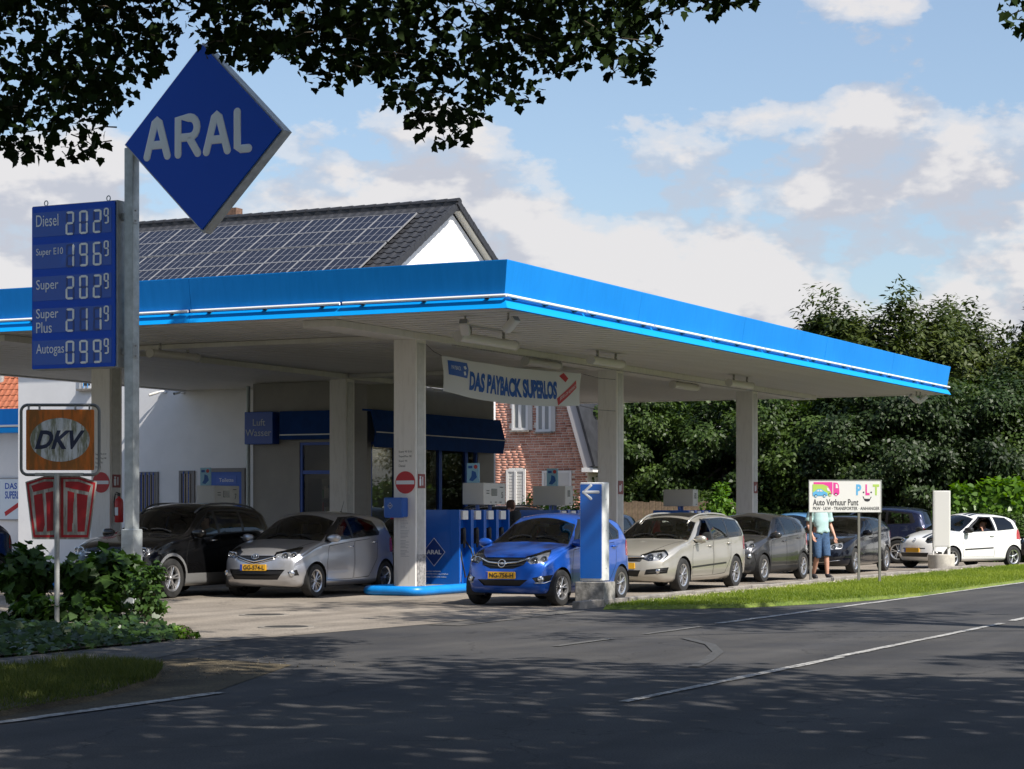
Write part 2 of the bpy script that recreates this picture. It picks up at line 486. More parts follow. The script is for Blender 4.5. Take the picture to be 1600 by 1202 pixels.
sheet('ground', [(-700, -250), (700, -250), (700, 1200), (-700, 1200)], -0.03, M_FIELD)
sheet('road', uvpoly([(-90, -12.2), (170, -12.2), (170, 0.5), (-90, 0.5)]), 0.0, M_ASPH)
sheet('forecourt', uvpoly([(-9.8, -1.15), (-5.2, -1.55), (-0.6, -1.35), (0.7, -1.35), (25, -1.35), (29, -1.9), (60, -1.9), (60, 40), (-9.0, 40), (-9.0, 3.2)]), 0.004, M_CONC)
sheet('footpath', uvpoly([(-60, -1.75), (-15.6, -1.75), (-13.0, -2.3), (-10.2, -1.5), (-9.85, -1.12), (-9.4, -0.4), (-60, -0.4)]), 0.005, M_PATH)

# ---- painted road markings, worn
def worn_paint():
    m = bpy.data.materials.new('road_paint'); m.use_nodes = True
    nt = m.node_tree; b = nt.nodes['Principled BSDF']; b.inputs['Roughness'].default_value = 0.8
    tc = nt.nodes.new('ShaderNodeTexCoord'); n = nt.nodes.new('ShaderNodeTexNoise'); n.inputs['Scale'].default_value = 9; n.inputs['Detail'].default_value = 8; n.inputs['Roughness'].default_value = 0.75
    r = nt.nodes.new('ShaderNodeValToRGB')
    r.color_ramp.elements[0].position = 0.40; r.color_ramp.elements[1].position = 0.55
    r.color_ramp.elements[0].color = (0.09, 0.09, 0.088, 1); r.color_ramp.elements[1].color = (0.44, 0.43, 0.41, 1)
    nt.links.new(tc.outputs['Object'], n.inputs['Vector']); nt.links.new(n.outputs['Fac'], r.inputs[0]); nt.links.new(r.outputs[0], b.inputs['Base Color'])
    return m
M_PAINT = worn_paint()
random.seed(5)
def marking(name, u0, u1, v, w):
    n = max(2, int(abs(u1 - u0) / 0.35)); mb = MB(); vs = []
    for i in range(n + 1):
        u = u0 + (u1 - u0) * i / n
        a = S(u, v + w / 2 + random.uniform(-.012, .012)); b = S(u, v - w / 2 + random.uniform(-.012, .012))
        vs += [(a.x, a.y, 0.009), (b.x, b.y, 0.009)]
    mb.add(vs, [(2 * i, 2 * i + 1, 2 * i + 3, 2 * i + 2) for i in range(n)])
    return tag(mb.build(name, M_PAINT), kind='structure')
marking('edge_line', -3.6, 150, -4.96, 0.13)
marking('edge_line', -60, -15.6, -5.08, 0.13)
M_PAINT = mat('faded_paint', (0.105, 0.104, 0.100), 0.85, var=0.45, vscale=11, detail=8.0)
for a, b in ((-8.9, -7.3), (-6.3, -4.4)): marking('edge_line', a, b, -5.02, 0.10)
M_PAINT = bpy.data.materials['road_paint']
marking('centre_line', -14.9, -9.2, -8.40, 0.10)
marking('centre_line', -9.18, -1.9, -8.36, 0.09)
marking('centre_line', -1.2, 60, -8.32, 0.11)
mb = MB(); a0 = gp(1068, 1002); cpts = [gp(1070, 998), gp(1110, 1008), gp(1122, 1020), gp(1105, 1033), gp(1085, 1043)]
vs = []
for i, p in enumerate(cpts):
    d = (cpts[min(i + 1, 4)] - cpts[max(i - 1, 0)]).normalized(); nrm = Vector((-d.y, d.x, 0)) * 0.06
    vs += [tuple(p + nrm + Vector((0, 0, .009))), tuple(p - nrm + Vector((0, 0, .009)))]
mb.add(vs, [(2 * i + 1, 2 * i, 2 * i + 2, 2 * i + 3) for i in range(4)])
tag(mb.build('curved_marking', mat('faint_paint', (0.058, 0.058, 0.058), 0.85, var=0.35, vscale=14)), kind='structure')
# asphalt repair seam along the apron
tag(sheet('repair_patch', uvpoly([(-5.6, -1.62), (-0.9, -1.42), (-0.9, -1.9), (-5.6, -2.1)]), 0.0065, M_PATH), kind='structure')

# manhole covers
M_IRON = mat('cast_iron', (0.06, 0.056, 0.05), 0.7, 0.5, var=0.3, vscale=20, bump=0.3)
for i, (x, y) in enumerate(((413, 962), (447, 981))):
    p = gp(x, y); c = thing('manhole_cover', ['round iron manhole cover in the forecourt nearer the silver hatchback', 'round iron manhole cover in the forecourt nearer the road'][i], 'manhole cover', (p.x, p.y, 0.004), 0.3 * i, 'manhole covers in the forecourt')
    mb = MB(); mb.lathe([(0.0, 0.012), (0.27, 0.012), (0.28, 0.008), (0.28, 0.001)], 32); mb.build('lid', M_IRON, c)
    mb = MB(); mb.lathe([(0.29, 0.002), (0.29, 0.013), (0.36, 0.013), (0.37, 0.0)], 32); mb.build('rim', mat('manhole_concrete', (0.2, 0.18, 0.155), 0.9), c)

# ---- grass verges
rng = np.random.default_rng(11)
def in_poly(pts, P):
    x, y = P[:, 0], P[:, 1]; ins = np.zeros(len(P), bool); n = len(pts); j = n - 1
    for i in range(n):
        xi, yi = pts[i][0], pts[i][1]; xj, yj = pts[j][0], pts[j][1]
        c = ((yi > y) != (yj > y)) & (x < (xj - xi) * (y - yi) / (yj - yi + 1e-12) + xi)
        ins ^= c; j = i
    return ins
def poly_scatter(pts, n):
    P = np.array([(p[0], p[1]) for p in pts]); lo = P.min(0); hi = P.max(0); out = []
    tot = 0
    while tot < n:
        q = rng.uniform(lo, hi, (n * 2, 2)); q = q[in_poly(pts, q)]; out.append(q); tot += len(q)
    return np.concatenate(out)[:n]
def verge(name, label, pts, z, nblades, hmin, hmax, wid, dry=None):
    c = Vector((0, 0, 0))
    for p in pts: c += Vector((p[0], p[1], 0))
    c /= len(pts)
    mb = MB()
    big = [(p[0], p[1], 0.003) for p in pts]
    small = [(p[0] + (c.x - p[0]) * 0.0 + (Vector((c.x - p[0], c.y - p[1], 0)).normalized() * 0.10).x, p[1] + (Vector((c.x - p[0], c.y - p[1], 0)).normalized() * 0.10).y, z) for p in pts]
    n = len(pts)
    mb.add(big + small, [tuple(range(n, 2 * n))] + [(i, (i + 1) % n, n + (i + 1) % n, n + i) for i in range(n)])
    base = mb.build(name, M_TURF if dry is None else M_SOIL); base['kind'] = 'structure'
    q = poly_scatter(big, nblades)
    h = rng.uniform(hmin, hmax, nblades) * (0.75 + 0.5 * np.sin(q[:, 0] * 2.1 + q[:, 1] * 1.3) ** 2)
    if dry is not None: h *= dry(q)
    ang = rng.uniform(0, 2 * PI, nblades); lean = rng.normal(0, 0.45, (nblades, 2)) * h[:, None]
    dx = np.stack([np.cos(ang), np.sin(ang)], 1) * wid / 2
    v0 = np.concatenate([q - dx, np.full((nblades, 1), z - .004)], 1); v1 = np.concatenate([q + dx, np.full((nblades, 1), z - .004)], 1)
    v2 = np.concatenate([q + lean, (z + h)[:, None]], 1)
    vs = np.stack([v0, v1, v2], 1).reshape(-1, 3)
    tint = np.clip(0.5 + 0.28 * np.sin(q[:, 0] * 0.9) * np.cos(q[:, 1] * 0.7) + rng.normal(0, 0.22, nblades), 0, 1)
    o = np_mesh('grass', vs, np.arange(nblades * 3), 3, leaf_mat('grass_blades_rough', (0.035, 0.060, 0.010), (0.125, 0.140, 0.030), 0.35, 0.7) if dry is not None else leaf_mat('grass_blades', (0.10, 0.165, 0.018), (0.32, 0.38, 0.055), 0.45, 0.6), None, tint)  # left verge blades are darker: its shade is put into their colour
    tag(o, label, 'grass', kind='stuff')
VR = [gp(942, 953), gp(1050, 952.5), gp(1167, 950), gp(1319, 942), gp(1437, 932.5)] + uvpoly([(16, -4.86), (30, -4.84), (60, -4.84), (60, -2.2), (29, -2.2), (26.5, -1.95), (24, -1.75), (0.9, -1.72)])
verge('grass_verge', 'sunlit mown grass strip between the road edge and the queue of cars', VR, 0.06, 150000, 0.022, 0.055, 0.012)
VL = uvpoly([(-70, -5.0), (-22, -4.95), (-18.4, -4.85), (-16.6, -4.6), (-15.0, -4.0), (-13.75, -3.2), (-13.4, -2.6), (-13.9, -2.1), (-15.4, -1.85), (-22, -1.8), (-70, -1.8)])
VLn = uvpoly([(-24, -4.92), (-18.4, -4.85), (-16.6, -4.6), (-15.0, -4.0), (-13.75, -3.2), (-13.4, -2.6), (-13.9, -2.1), (-15.4, -1.85), (-24, -1.8)])
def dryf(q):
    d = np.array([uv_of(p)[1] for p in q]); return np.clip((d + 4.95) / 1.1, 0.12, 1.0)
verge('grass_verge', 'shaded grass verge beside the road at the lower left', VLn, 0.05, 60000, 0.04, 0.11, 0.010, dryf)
# bare soil and grit along the left verge's edge
tag(sheet('bare_soil', uvpoly([(-30, -5.02), (-17.8, -5.0), (-15.6, -5.0), (-12.6, -3.9), (-12.2, -2.5), (-13.6, -1.75), (-30, -1.75)]), 0.0045, M_SOIL), kind='structure')

# ---- kerb stones
M_KERB = mat('kerb_concrete', (0.24, 0.22, 0.195), 0.9, var=0.3, vscale=6, bump=0.4, bscale=40)
kerb = empty('kerb', S(0, 0), AZ); kerb['kind'] = 'structure'
kme = MB().rbox((0.49, 0, 0.035), (0.975, 0.13, 0.17), 0.02, axis='x').mesh('kerb_stone'); kme.materials.append(M_KERB)
random.seed(3)
for i in range(26):
    o = link('kerb_stone', kme, None, kerb); o.location = (-0.55 + i * 0.985, -1.47 + random.uniform(-.012, .012), random.uniform(-.012, .01)); o.rotation_euler = (random.uniform(-.03, .03), 0, random.uniform(-.012, .012))
# pebbles beside the kerb
def pebbles(name, label, area, n, smin, smax, z):
    pos = []
    for i in range(n):
        u, v = area(i); pos.append(S(u, v, z))
    octv = np.array([(1, 0, 0), (0, 1, 0), (-1, 0, 0), (0, -1, 0), (0, 0, .75), (0, 0, -.75)]); octf = np.array([(0, 1, 4), (1, 2, 4), (2, 3, 4), (3, 0, 4), (1, 0, 5), (2, 1, 5), (3, 2, 5), (0, 3, 5)])
    vs = []; fs = []
    for i, p in enumerate(pos):
        s = random.uniform(smin, smax); j = rng.normal(1, 0.22, (6, 1)); a = random.uniform(0, PI)
        rot = np.array([[math.cos(a), -math.sin(a), 0], [math.sin(a), math.cos(a), 0], [0, 0, 1]])
        vs.append((octv * j * s * np.array([1.2, .85, .8])) @ rot.T + np.array(p)); fs.append(octf + 6 * i)
    tint = np.repeat(rng.uniform(0, 1, n), 8)
    o = np_mesh(name, np.concatenate(vs), np.concatenate(fs).ravel(), 3, leaf_mat('pebble', (0.30, 0.26, 0.20), (0.62, 0.56, 0.46), 0.0, 0.85) if smax > .03 else leaf_mat('grit', (0.10, 0.085, 0.06), (0.24, 0.21, 0.16), 0.0, 0.9), None, tint)
    return tag(o, label, 'gravel', kind='stuff')
pebbles('gravel', 'pale pebbles lying along the kerb beside the grass strip', lambda i: (random.uniform(1.5, 25), -1.64 - abs(random.gauss(0, 0.13))), 1500, 0.018, 0.05, 0.055)
pebbles('gravel', 'loose grit at the rounded end of the left grass verge', lambda i: (random.gauss(-13.6, 0.9), random.gauss(-3.5, 0.5)), 260, 0.004, 0.012, 0.008)

# ================================================================== CANOPY
M_BLUE = mat('canopy_blue', (0.0, 0.235, 0.72), 0.5, var=0.05, vscale=0.5, spec=0.22)
M_LBLUE = mat('canopy_lip_blue', (0.0, 0.30, 0.80), 0.5, spec=0.22)
M_WHITE = mat('white_paint', (0.78, 0.77, 0.75), 0.55, var=0.04, vscale=3)
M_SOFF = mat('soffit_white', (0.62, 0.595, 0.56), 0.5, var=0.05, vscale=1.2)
M_COLW = mat('column_white', (0.74, 0.71, 0.67), 0.6, var=0.07, vscale=2.5)
M_DARK = mat('dark_gap', (0.03, 0.03, 0.032), 0.8)
M_ROOFD = mat('roof_deck', (0.25, 0.25, 0.25), 0.8)
def weather(m, c1, c2):
    nt = m.node_tree; b = nt.nodes['Principled BSDF']; tc = nt.nodes.new('ShaderNodeTexCoord')
    mp = nt.nodes.new('ShaderNodeMapping'); mp.inputs['Scale'].default_value = (5.0, 5.0, 0.35); n = nt.nodes.new('ShaderNodeTexNoise'); n.inputs['Scale'].default_value = 1.6; n.inputs['Detail'].default_value = 8; n.inputs['Roughness'].default_value = 0.7
    n2 = nt.nodes.new('ShaderNodeTexNoise'); n2.inputs['Scale'].default_value = 0.35; n2.inputs['Detail'].default_value = 4
    ad = nt.nodes.new('ShaderNodeMath'); ad.operation = 'ADD'; r = nt.nodes.new('ShaderNodeMapRange'); r.inputs[1].default_value = 0.75; r.inputs[2].default_value = 1.25
    nt.links.new(tc.outputs['Object'], mp.inputs[0]); nt.links.new(mp.outputs[0], n.inputs['Vector']); nt.links.new(tc.outputs['Object'], n2.inputs['Vector'])
    nt.links.new(n.outputs['Fac'], ad.inputs[0]); nt.links.new(n2.outputs['Fac'], ad.inputs[1]); nt.links.new(ad.outputs[0], r.inputs[0])
    mx = nt.nodes.new('ShaderNodeMix'); mx.data_type = 'RGBA'; mx.inputs['A'].default_value = c1 + (1,); mx.inputs['B'].default_value = c2 + (1,)
    nt.links.new(r.outputs[0], mx.inputs['Factor']); nt.links.new(mx.outputs['Result'], b.inputs['Base Color'])
weather(M_BLUE, (0.0, 0.205, 0.66), (0.006, 0.255, 0.76))
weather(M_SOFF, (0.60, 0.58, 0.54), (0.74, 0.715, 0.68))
ZS = 4.78; CL = 27.7; CW = 18.2; CB = 17.2; CV = 11.2
can = thing('station_canopy', 'big flat petrol station canopy with bright blue fascia on white columns', 'canopy', S(0, 0), AZ)
# outline (u, v) counter-clockwise seen from above, L-shaped round the shop
OUT = [(0, 0), (CL, 0), (CL, CV), (CB, CV), (CB, CW), (0, CW)]
def fascia_run(a, b, seglen, na, nb, back):
    # a->b in local (u,v); outward normal is to the right of travel
    a = Vector((a[0], a[1], 0)); b = Vector((b[0], b[1], 0)); d = (b - a); Ln = d.length; d.normalize(); o = Vector((d.y, -d.x, 0))
    def ring(prof, t, ca, cb):
        # mitre at the ends: shift along d by the profile's outward offset
        pts = []
        for off, z in prof:
            tt = t
            if ca: tt -= off * ca
            if cb: tt += off * cb
            pts.append(a + d * tt + o * off + Vector((0, 0, z)))
        return pts
    main = [(-0.035, 4.985), (0.045, 5.51), (0.045, 5.525), (-0.10, 5.525), (-0.10, 4.985)]
    lip = [(0.055, 4.752), (-0.045, 4.925), (-0.09, 4.925), (-0.09, 4.76)]
    n = max(1, round(Ln / seglen))
    for k in range(n):
        t0 = Ln * k / n; t1 = Ln * (k + 1) / n
        for nm, prof, mt in (('fascia_panel', main, M_BLUE), ('fascia_lip', lip, M_SOFF if back else M_LBLUE)):
            g0 = 0.004 if k > 0 else 0; g1 = 0.004 if k < n - 1 else 0
            r0 = ring(prof, t0 + g0, na if k == 0 else 0, 0); r1 = ring(prof, t1 - g1, 0, nb if k == n - 1 else 0)
            m_ = len(prof); mb = MB()
            mb.add(r0 + r1, [(i, (i + 1) % m_, m_ + (i + 1) % m_, m_ + i) for i in range(m_)] + [tuple(reversed(range(m_))), tuple(range(m_, 2 * m_))])
            mb.build(nm, mt, can)
    # recess and light tube
    mb = MB(); rec = [(-0.07, 4.92), (-0.07, 4.99), (-0.095, 4.99), (-0.095, 4.92)]
    r0 = ring(rec, 0, na, 0); r1 = ring(rec, Ln, 0, nb)
    mb.add(r0 + r1, [(i, (i + 1) % 4, 4 + (i + 1) % 4, 4 + i) for i in range(4)])
    mb.build('fascia_recess', mat('recess_blue', (0.0, 0.06, 0.30), 0.6), can)
    nt_ = max(1, round(Ln / 3.0))
    for k in range(nt_):
        t0 = Ln * k / nt_ + (0.03 if k else -0.02); t1 = Ln * (k + 1) / nt_ - (0.03 if k < nt_ - 1 else -0.02)
        mb = MB(); mb.tube([a + d * t0 + o * 0.02 + Vector((0, 0, 4.955)), a + d * t1 + o * 0.02 + Vector((0, 0, 4.955))], 0.026, 10)
        tb = mb.build('light_tube', mat('tube_white', (0.85, 0.85, 0.84), 0.3), can, auto=40)
        mb = MB()
        for q in range(3):
            tt = t0 + (t1 - t0) * (0.12 + 0.38 * q)
            c = a + d * tt + Vector((0, 0, 4.945))
            mb.add([c + o * x + d * y + Vector((0, 0, z)) for x, y, z in ((-.07, -.03, -.03), (.02, -.03, -.03), (.02, .03, -.03), (-.07, .03, -.03), (-.07, -.03, .0), (.03, -.03, .0), (.03, .03, .0), (-.07, .03, .0))], [(3, 2, 1, 0), (4, 5, 6, 7), (0, 1, 5, 4), (1, 2, 6, 5), (2, 3, 7, 6), (3, 0, 4, 7)])
        mb.build('tube_bracket', M_DARK, tb)
fascia_run((0, 0), (CL, 0), 5.6, 1, 1, None)
fascia_run((CL, 0), (CL, CV), 5.6, 1, 1, True)
fascia_run((CL, CV), (CB, CV), 6, 1, -1, True)
fascia_run((CB, CV), (CB, CW), 6, -1, 1, True)
fascia_run((CB, CW), (0, CW), 8, 1, 1, True)
fascia_run((0, CW), (0, 0), 5.6, 1, 1, None)
mb = MB(); mb.prism([(p[0], p[1]) for p in [(0.1, .1), (CL - .1, .1), (CL - .1, CV - .1), (CB - .1, CV - .1), (CB - .1, CW - .1), (.1, CW - .1)]], 5.30, 5.36); mb.build('roof_deck', M_ROOFD, can)
mb = MB(); mb.prism([(p[0], p[1]) for p in [(0.1, .1), (CL - .1, .1), (CL - .1, CV - .1), (CB - .1, CV - .1), (CB - .1, CW - .1), (.1, CW - .1)]], 4.80, 4.82); mb.build('soffit_backing', M_DARK, can)
sw = 0.2
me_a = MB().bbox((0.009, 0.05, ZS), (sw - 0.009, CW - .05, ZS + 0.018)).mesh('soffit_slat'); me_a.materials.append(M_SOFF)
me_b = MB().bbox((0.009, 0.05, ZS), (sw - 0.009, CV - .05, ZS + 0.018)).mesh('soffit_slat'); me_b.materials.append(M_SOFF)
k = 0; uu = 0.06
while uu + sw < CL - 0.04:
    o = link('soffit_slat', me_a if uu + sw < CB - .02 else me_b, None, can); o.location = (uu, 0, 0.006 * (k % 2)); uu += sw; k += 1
for v in (3.9, 11.0):
    mb = MB(); mb.bbox((0.7, v - .32, 4.66), ((CL - .7) if v < 5 else 15.3, v + .32, 4.776)); mb.build('soffit_beam', M_SOFF, can)
for u in (4.1, 13.3):
    mb = MB(); mb.bbox((u - .16, 4.25, 4.69), (u + .16, 10.65, 4.776)); mb.build('soffit_beam', M_SOFF, can)
# columns
COLS = [(3.9, 3.9), (13.3, 3.95), (22.4, 4.0), (4.2, 11.0), (13.4, 11.0)]
M_RUB = mat('scuffed_metal', (0.34, 0.33, 0.32), 0.6, 0.3, var=0.5, vscale=25)
def col_mat():
    m = mat('column_paint', (0.72, 0.69, 0.65), 0.6)
    nt = m.node_tree; b = nt.nodes['Principled BSDF']; tc = nt.nodes.new('ShaderNodeTexCoord')
    mp = nt.nodes.new('ShaderNodeMapping'); mp.inputs['Scale'].default_value = (6, 6, 0.9)
    n = nt.nodes.new('ShaderNodeTexNoise'); n.inputs['Scale'].default_value = 2.5; n.inputs['Detail'].default_value = 8; n.inputs['Roughness'].default_value = 0.65
    r = nt.nodes.new('ShaderNodeValToRGB'); r.color_ramp.elements[0].position = 0.30; r.color_ramp.elements[1].position = 0.50
    r.color_ramp.elements[0].color = (0.68, 0.65, 0.615, 1); r.color_ramp.elements[1].color = (0.78, 0.755, 0.72, 1)
    nt.links.new(tc.outputs['Object'], mp.inputs[0]); nt.links.new(mp.outputs[0], n.inputs['Vector']); nt.links.new(n.outputs['Fac'], r.inputs[0]); nt.links.new(r.outputs[0], b.inputs['Base Color'])
    return m
M_COL = col_mat()
for i, (u, v) in enumerate(COLS):
    mb = MB(); mb.rbox((u, v, 2.34), (0.40, 0.46, 4.66), 0.012); c = mb.build('column', M_COL, can)
    mb = MB(); mb.bbox((u - .13, v - .238, 0.1), (u + .13, v - .2305, 4.6)); mb.build('cover_strip', mat('strip_grey', (0.52, 0.51, 0.49), 0.45, 0.2, var=0.1), c)
    if i == 0:
        mb = MB(); mb.bbox((u - .16, v - .243, 0.14), (u + .16, v - .2385, 0.72)); mb.build('scuff_plate', M_RUB, c)
# strip lights under the soffit: a thing each
M_TUBEG = mat('lamp_housing', (0.62, 0.60, 0.56), 0.45)
LAMPS = [(700, 823, 533), (808, 886, 568), (912, 984, 566), (1040, 1100, 604), (1126, 1188, 601), (222, 322, 556), (690, 716, 548), (1000, 1040, 596)]
LN = ['long strip light under the canopy just beside the nearest column', 'strip light hanging directly above the banner', 'strip light fixed in front of the second column', 'strip light under the canopy between the second and third columns', 'strip light in front of the third column', 'strip light under the canopy right beside the sign pole', None, None]
for i, (x0, x1, y) in enumerate(LAMPS):
    if LN[i] is None: continue
    z = 4.56; d = (z - EYE) * FPX / (800 - y); cx = (x0 + x1) / 2
    p = Vector(((cx - 800) / FPX * d, d, z)); u, v = uv_of(p)
    ln = 1.55 if i != 0 else 2.2
    t = thing('strip_light', LN[i], 'light', S(u, v, z), AZ, 'strip lights under the canopy')
    mb = MB(); mb.tube([(-ln / 2, 0, 0), (ln / 2, 0, 0)], 0.085, 14); mb.build('housing', M_TUBEG, t, auto=40)
    for s in (-1, 1):
        mb = MB(); mb.tube([(s * ln * .5 - s * .01, 0, 0), (s * ln * .5 + s * .035, 0, 0)], 0.095, 14); mb.build('end_cap', mat('cap_grey', (0.55, 0.53, 0.5), 0.5), t, auto=40)
        mb = MB(); mb.bbox((s * ln * .3 - .02, -.02, 0.05), (s * ln * .3 + .02, .02, 0.21 if True else .1)); mb.build('bracket', M_RUB, t)
# conduit
mb = MB(); mb.tube([(5, 3.6, 4.64), (26, 3.6, 4.64)], 0.012, 6); mb.build('conduit', M_RUB, can)
# cameras and floodlights under the canopy
def floodlight(p, label, yaw, grp):
    t = thing('floodlight', label, 'floodlight', p, AZ + yaw, grp)
    mb = MB(); mb.bbox((-.015, -.015, -.14), (.015, .015, 0)); mb.build('bracket', M_RUB, t)
    mb = MB(); T = Tm((-.06, 0, -.2), (0, R(38), 0)); mb.rbox((0, 0, 0), (.30, .16, .12), .03, T, axis='x'); mb.build('housing', M_TUBEG, t, auto=40)
    mb = MB(); mb.box((-.156, 0, 0), (.008, .13, .09), T); mb.build('lens', mat('lens_grey', (0.25, 0.26, 0.27), 0.2), t)
floodlight(S(1.2, 1.35, ZS), 'small floodlight under the canopy corner, left one of the pair', 0.3, 'floodlights under the canopy')
floodlight(S(1.0, 0.45, ZS), 'small floodlight under the canopy corner, right one of the pair', 1.3, 'floodlights under the canopy')
for k, (uu, yw) in enumerate(((26.2, -.8), (26.6, 2.2))):
    floodlight(S(uu, .5, ZS), ['floodlight at the far end of the canopy, pointing left', 'floodlight at the far end of the canopy, pointing right'][k], yw, 'floodlights at the canopy end')

# ================================================================== SHOP
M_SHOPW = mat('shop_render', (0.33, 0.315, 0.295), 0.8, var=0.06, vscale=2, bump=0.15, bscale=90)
M_FRBLUE = mat('frame_blue', (0.005, 0.07, 0.40), 0.4)
M_AWN = mat('awning_blue', (0.0, 0.035, 0.17), 0.7, var=0.15, vscale=3, spec=0.2)
M_GLASS = glass_mat('shop_glass', (0.55, 0.58, 0.58), 0.0, 0.4)
US, VS1, VS2, US2 = 15.2, 11.35, 14.7, 22.0      # shop corner
shop = thing('station_shop', 'station shop with dark blue awning and glazed front under the canopy', 'shop', S(0, 0), AZ)
def part(nm, lo, hi, m, parent): mb = MB(); mb.bbox(lo, hi); return mb.build(nm, m, parent)
def rng2(a, b): return (min(a, b), max(a, b))
wz = 4.76
vA, vB = vpx(468, US), vpx(560, US)          # glazed bay in the front wall
vB = VS1 + 0.45
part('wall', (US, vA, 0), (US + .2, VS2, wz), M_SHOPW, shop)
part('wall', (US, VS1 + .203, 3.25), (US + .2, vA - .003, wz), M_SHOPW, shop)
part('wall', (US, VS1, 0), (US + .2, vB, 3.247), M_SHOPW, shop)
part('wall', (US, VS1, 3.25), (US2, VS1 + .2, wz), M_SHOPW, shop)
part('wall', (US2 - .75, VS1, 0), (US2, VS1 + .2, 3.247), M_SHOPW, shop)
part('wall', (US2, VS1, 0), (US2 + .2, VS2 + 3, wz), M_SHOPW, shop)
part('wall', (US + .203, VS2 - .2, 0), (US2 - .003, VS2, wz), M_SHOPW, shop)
part('floor', (US + .21, VS1 + .21, 0.006), (US2 - .01, VS2 - .21, 0.05), mat('shop_floor', (0.25, 0.25, 0.25), 0.4), shop)
part('inner_wall', (US2 - .06, VS1 + .21, .06), (US2 - .01, VS2 - .22, 3.29), mat('inner_dark', (0.06, 0.055, 0.05), 0.8), shop)  # dark lining sheets added to put the shop's inner shade into colour
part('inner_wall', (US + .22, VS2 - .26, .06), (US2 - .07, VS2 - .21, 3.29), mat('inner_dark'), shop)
part('ceiling', (US + .21, VS1 + .21, 3.3), (US2 - .01, VS2 - .21, 3.35), M_WHITE, shop)
def glazed(axis, a0, a1, fixed, z0, z1, mull, parent, nm='shop_window'):
    # axis 'v': runs along v on plane u=fixed facing -u; axis 'u': runs along u on plane v=fixed facing -v
    def bx(n, p0, p1, q0, q1, d0, d1, m, par):
        lo, hi = ((d0 + fixed, p0, q0), (d1 + fixed, p1, q1)) if axis == 'v' else ((p0, d0 + fixed, q0), (p1, d1 + fixed, q1))
        return part(n, lo, hi, m, par)
    gl = bx(nm, a0 + .02, a1 - .02, z0 + .02, z1 - .02, .05, .06, M_GLASS, parent)
    f = .07
    bx('frame', a0, a1, z1 - f, z1, .0, .1, M_FRBLUE, gl); bx('frame', a0, a1, z0, z0 + f, .0, .1, M_FRBLUE, gl)
    bx('frame', a0, a0 + f, z0 + f, z1 - f, .0, .1, M_FRBLUE, gl); bx('frame', a1 - f, a1, z0 + f, z1 - f, .0, .1, M_FRBLUE, gl)
    for q in mull: bx('frame', q - .035, q + .035, z0 + f, z1 - f, .005, .095, M_FRBLUE, gl)
    return gl
glz = glazed('v', vB + .003, vA - .003, US + .02, 0.05, 3.247, [], shop)
part('frame', (US + .025, vB + .08, 2.45), (US + .115, vA - .08, 2.54), M_FRBLUE, glz)
ua = US + .45
segs = [(US + .21, US + 1.55), (US + 1.56, US + 3.9), (US + 3.91, US + 5.4), (US + 5.41, US2 - .76)]
for a, b in segs: glazed('u', a, b, VS1 + .02, 0.05, 3.247, [], shop)
# wall-mounted blue band and awning
part('sign_band', (US - .25, VS1 + .6, 3.32), (US - .003, VS2 - .95, 4.03), M_AWN, shop)
part('band_trim', (US - .265, VS1 + .6, 3.42), (US - .2505, VS2 - .95, 3.45), M_WHITE, shop)
mb = MB(); prof = [(0, 4.05), (-.26, 4.03), (-.40, 3.47), (-.34, 3.10), (-.31, 3.10), (-.36, 3.47), (-.24, 3.98), (0, 4.0)]
def awn(u0, u1):
    mb = MB(); n = len(prof)
    mb.add([(u0, VS1 - .003 + o, z) for o, z in prof] + [(u1, VS1 - .003 + o, z) for o, z in prof], [(i, (i + 1) % n, n + (i + 1) % n, n + i) for i in range(n)] + [tuple(range(n)), tuple(reversed(range(n, 2 * n)))])
    return mb
aw = awn(US - .25, US2 + .1).build('awning', M_AWN, shop)
part('awning_rail', (US - .25, VS1 - .425, 3.455), (US2 + .1, VS1 - .405, 3.48), M_SOFF, aw)
# small "Luft Wasser" sign box
ls = thing('wall_sign', 'dark blue wall sign reading Luft Wasser on the shop front', 'sign', S(US - .17, (vpx(393, US) + vpx(437, US)) / 2, 3.62), AZ)
lw = abs(vpx(393, US) - vpx(437, US))
mb = MB(); mb.rbox((0, 0, 0), (.32, lw, .82), .02, axis='x'); mb.build('panel', mat('luft_blue', (0.004, 0.06, 0.36), 0.35), ls, auto=40)
mb = MB(); add_text(mb, 'Luft', FACE(-.161), h=.17, cx=.02, cy=.14, t=.006, align='c'); add_text(mb, 'Wasser', FACE(-.161), h=.17, cx=0, cy=-.12, t=.006); mb.build('lettering', mat('sign_text_grey', (0.5, 0.54, 0.6), 0.6), ls)
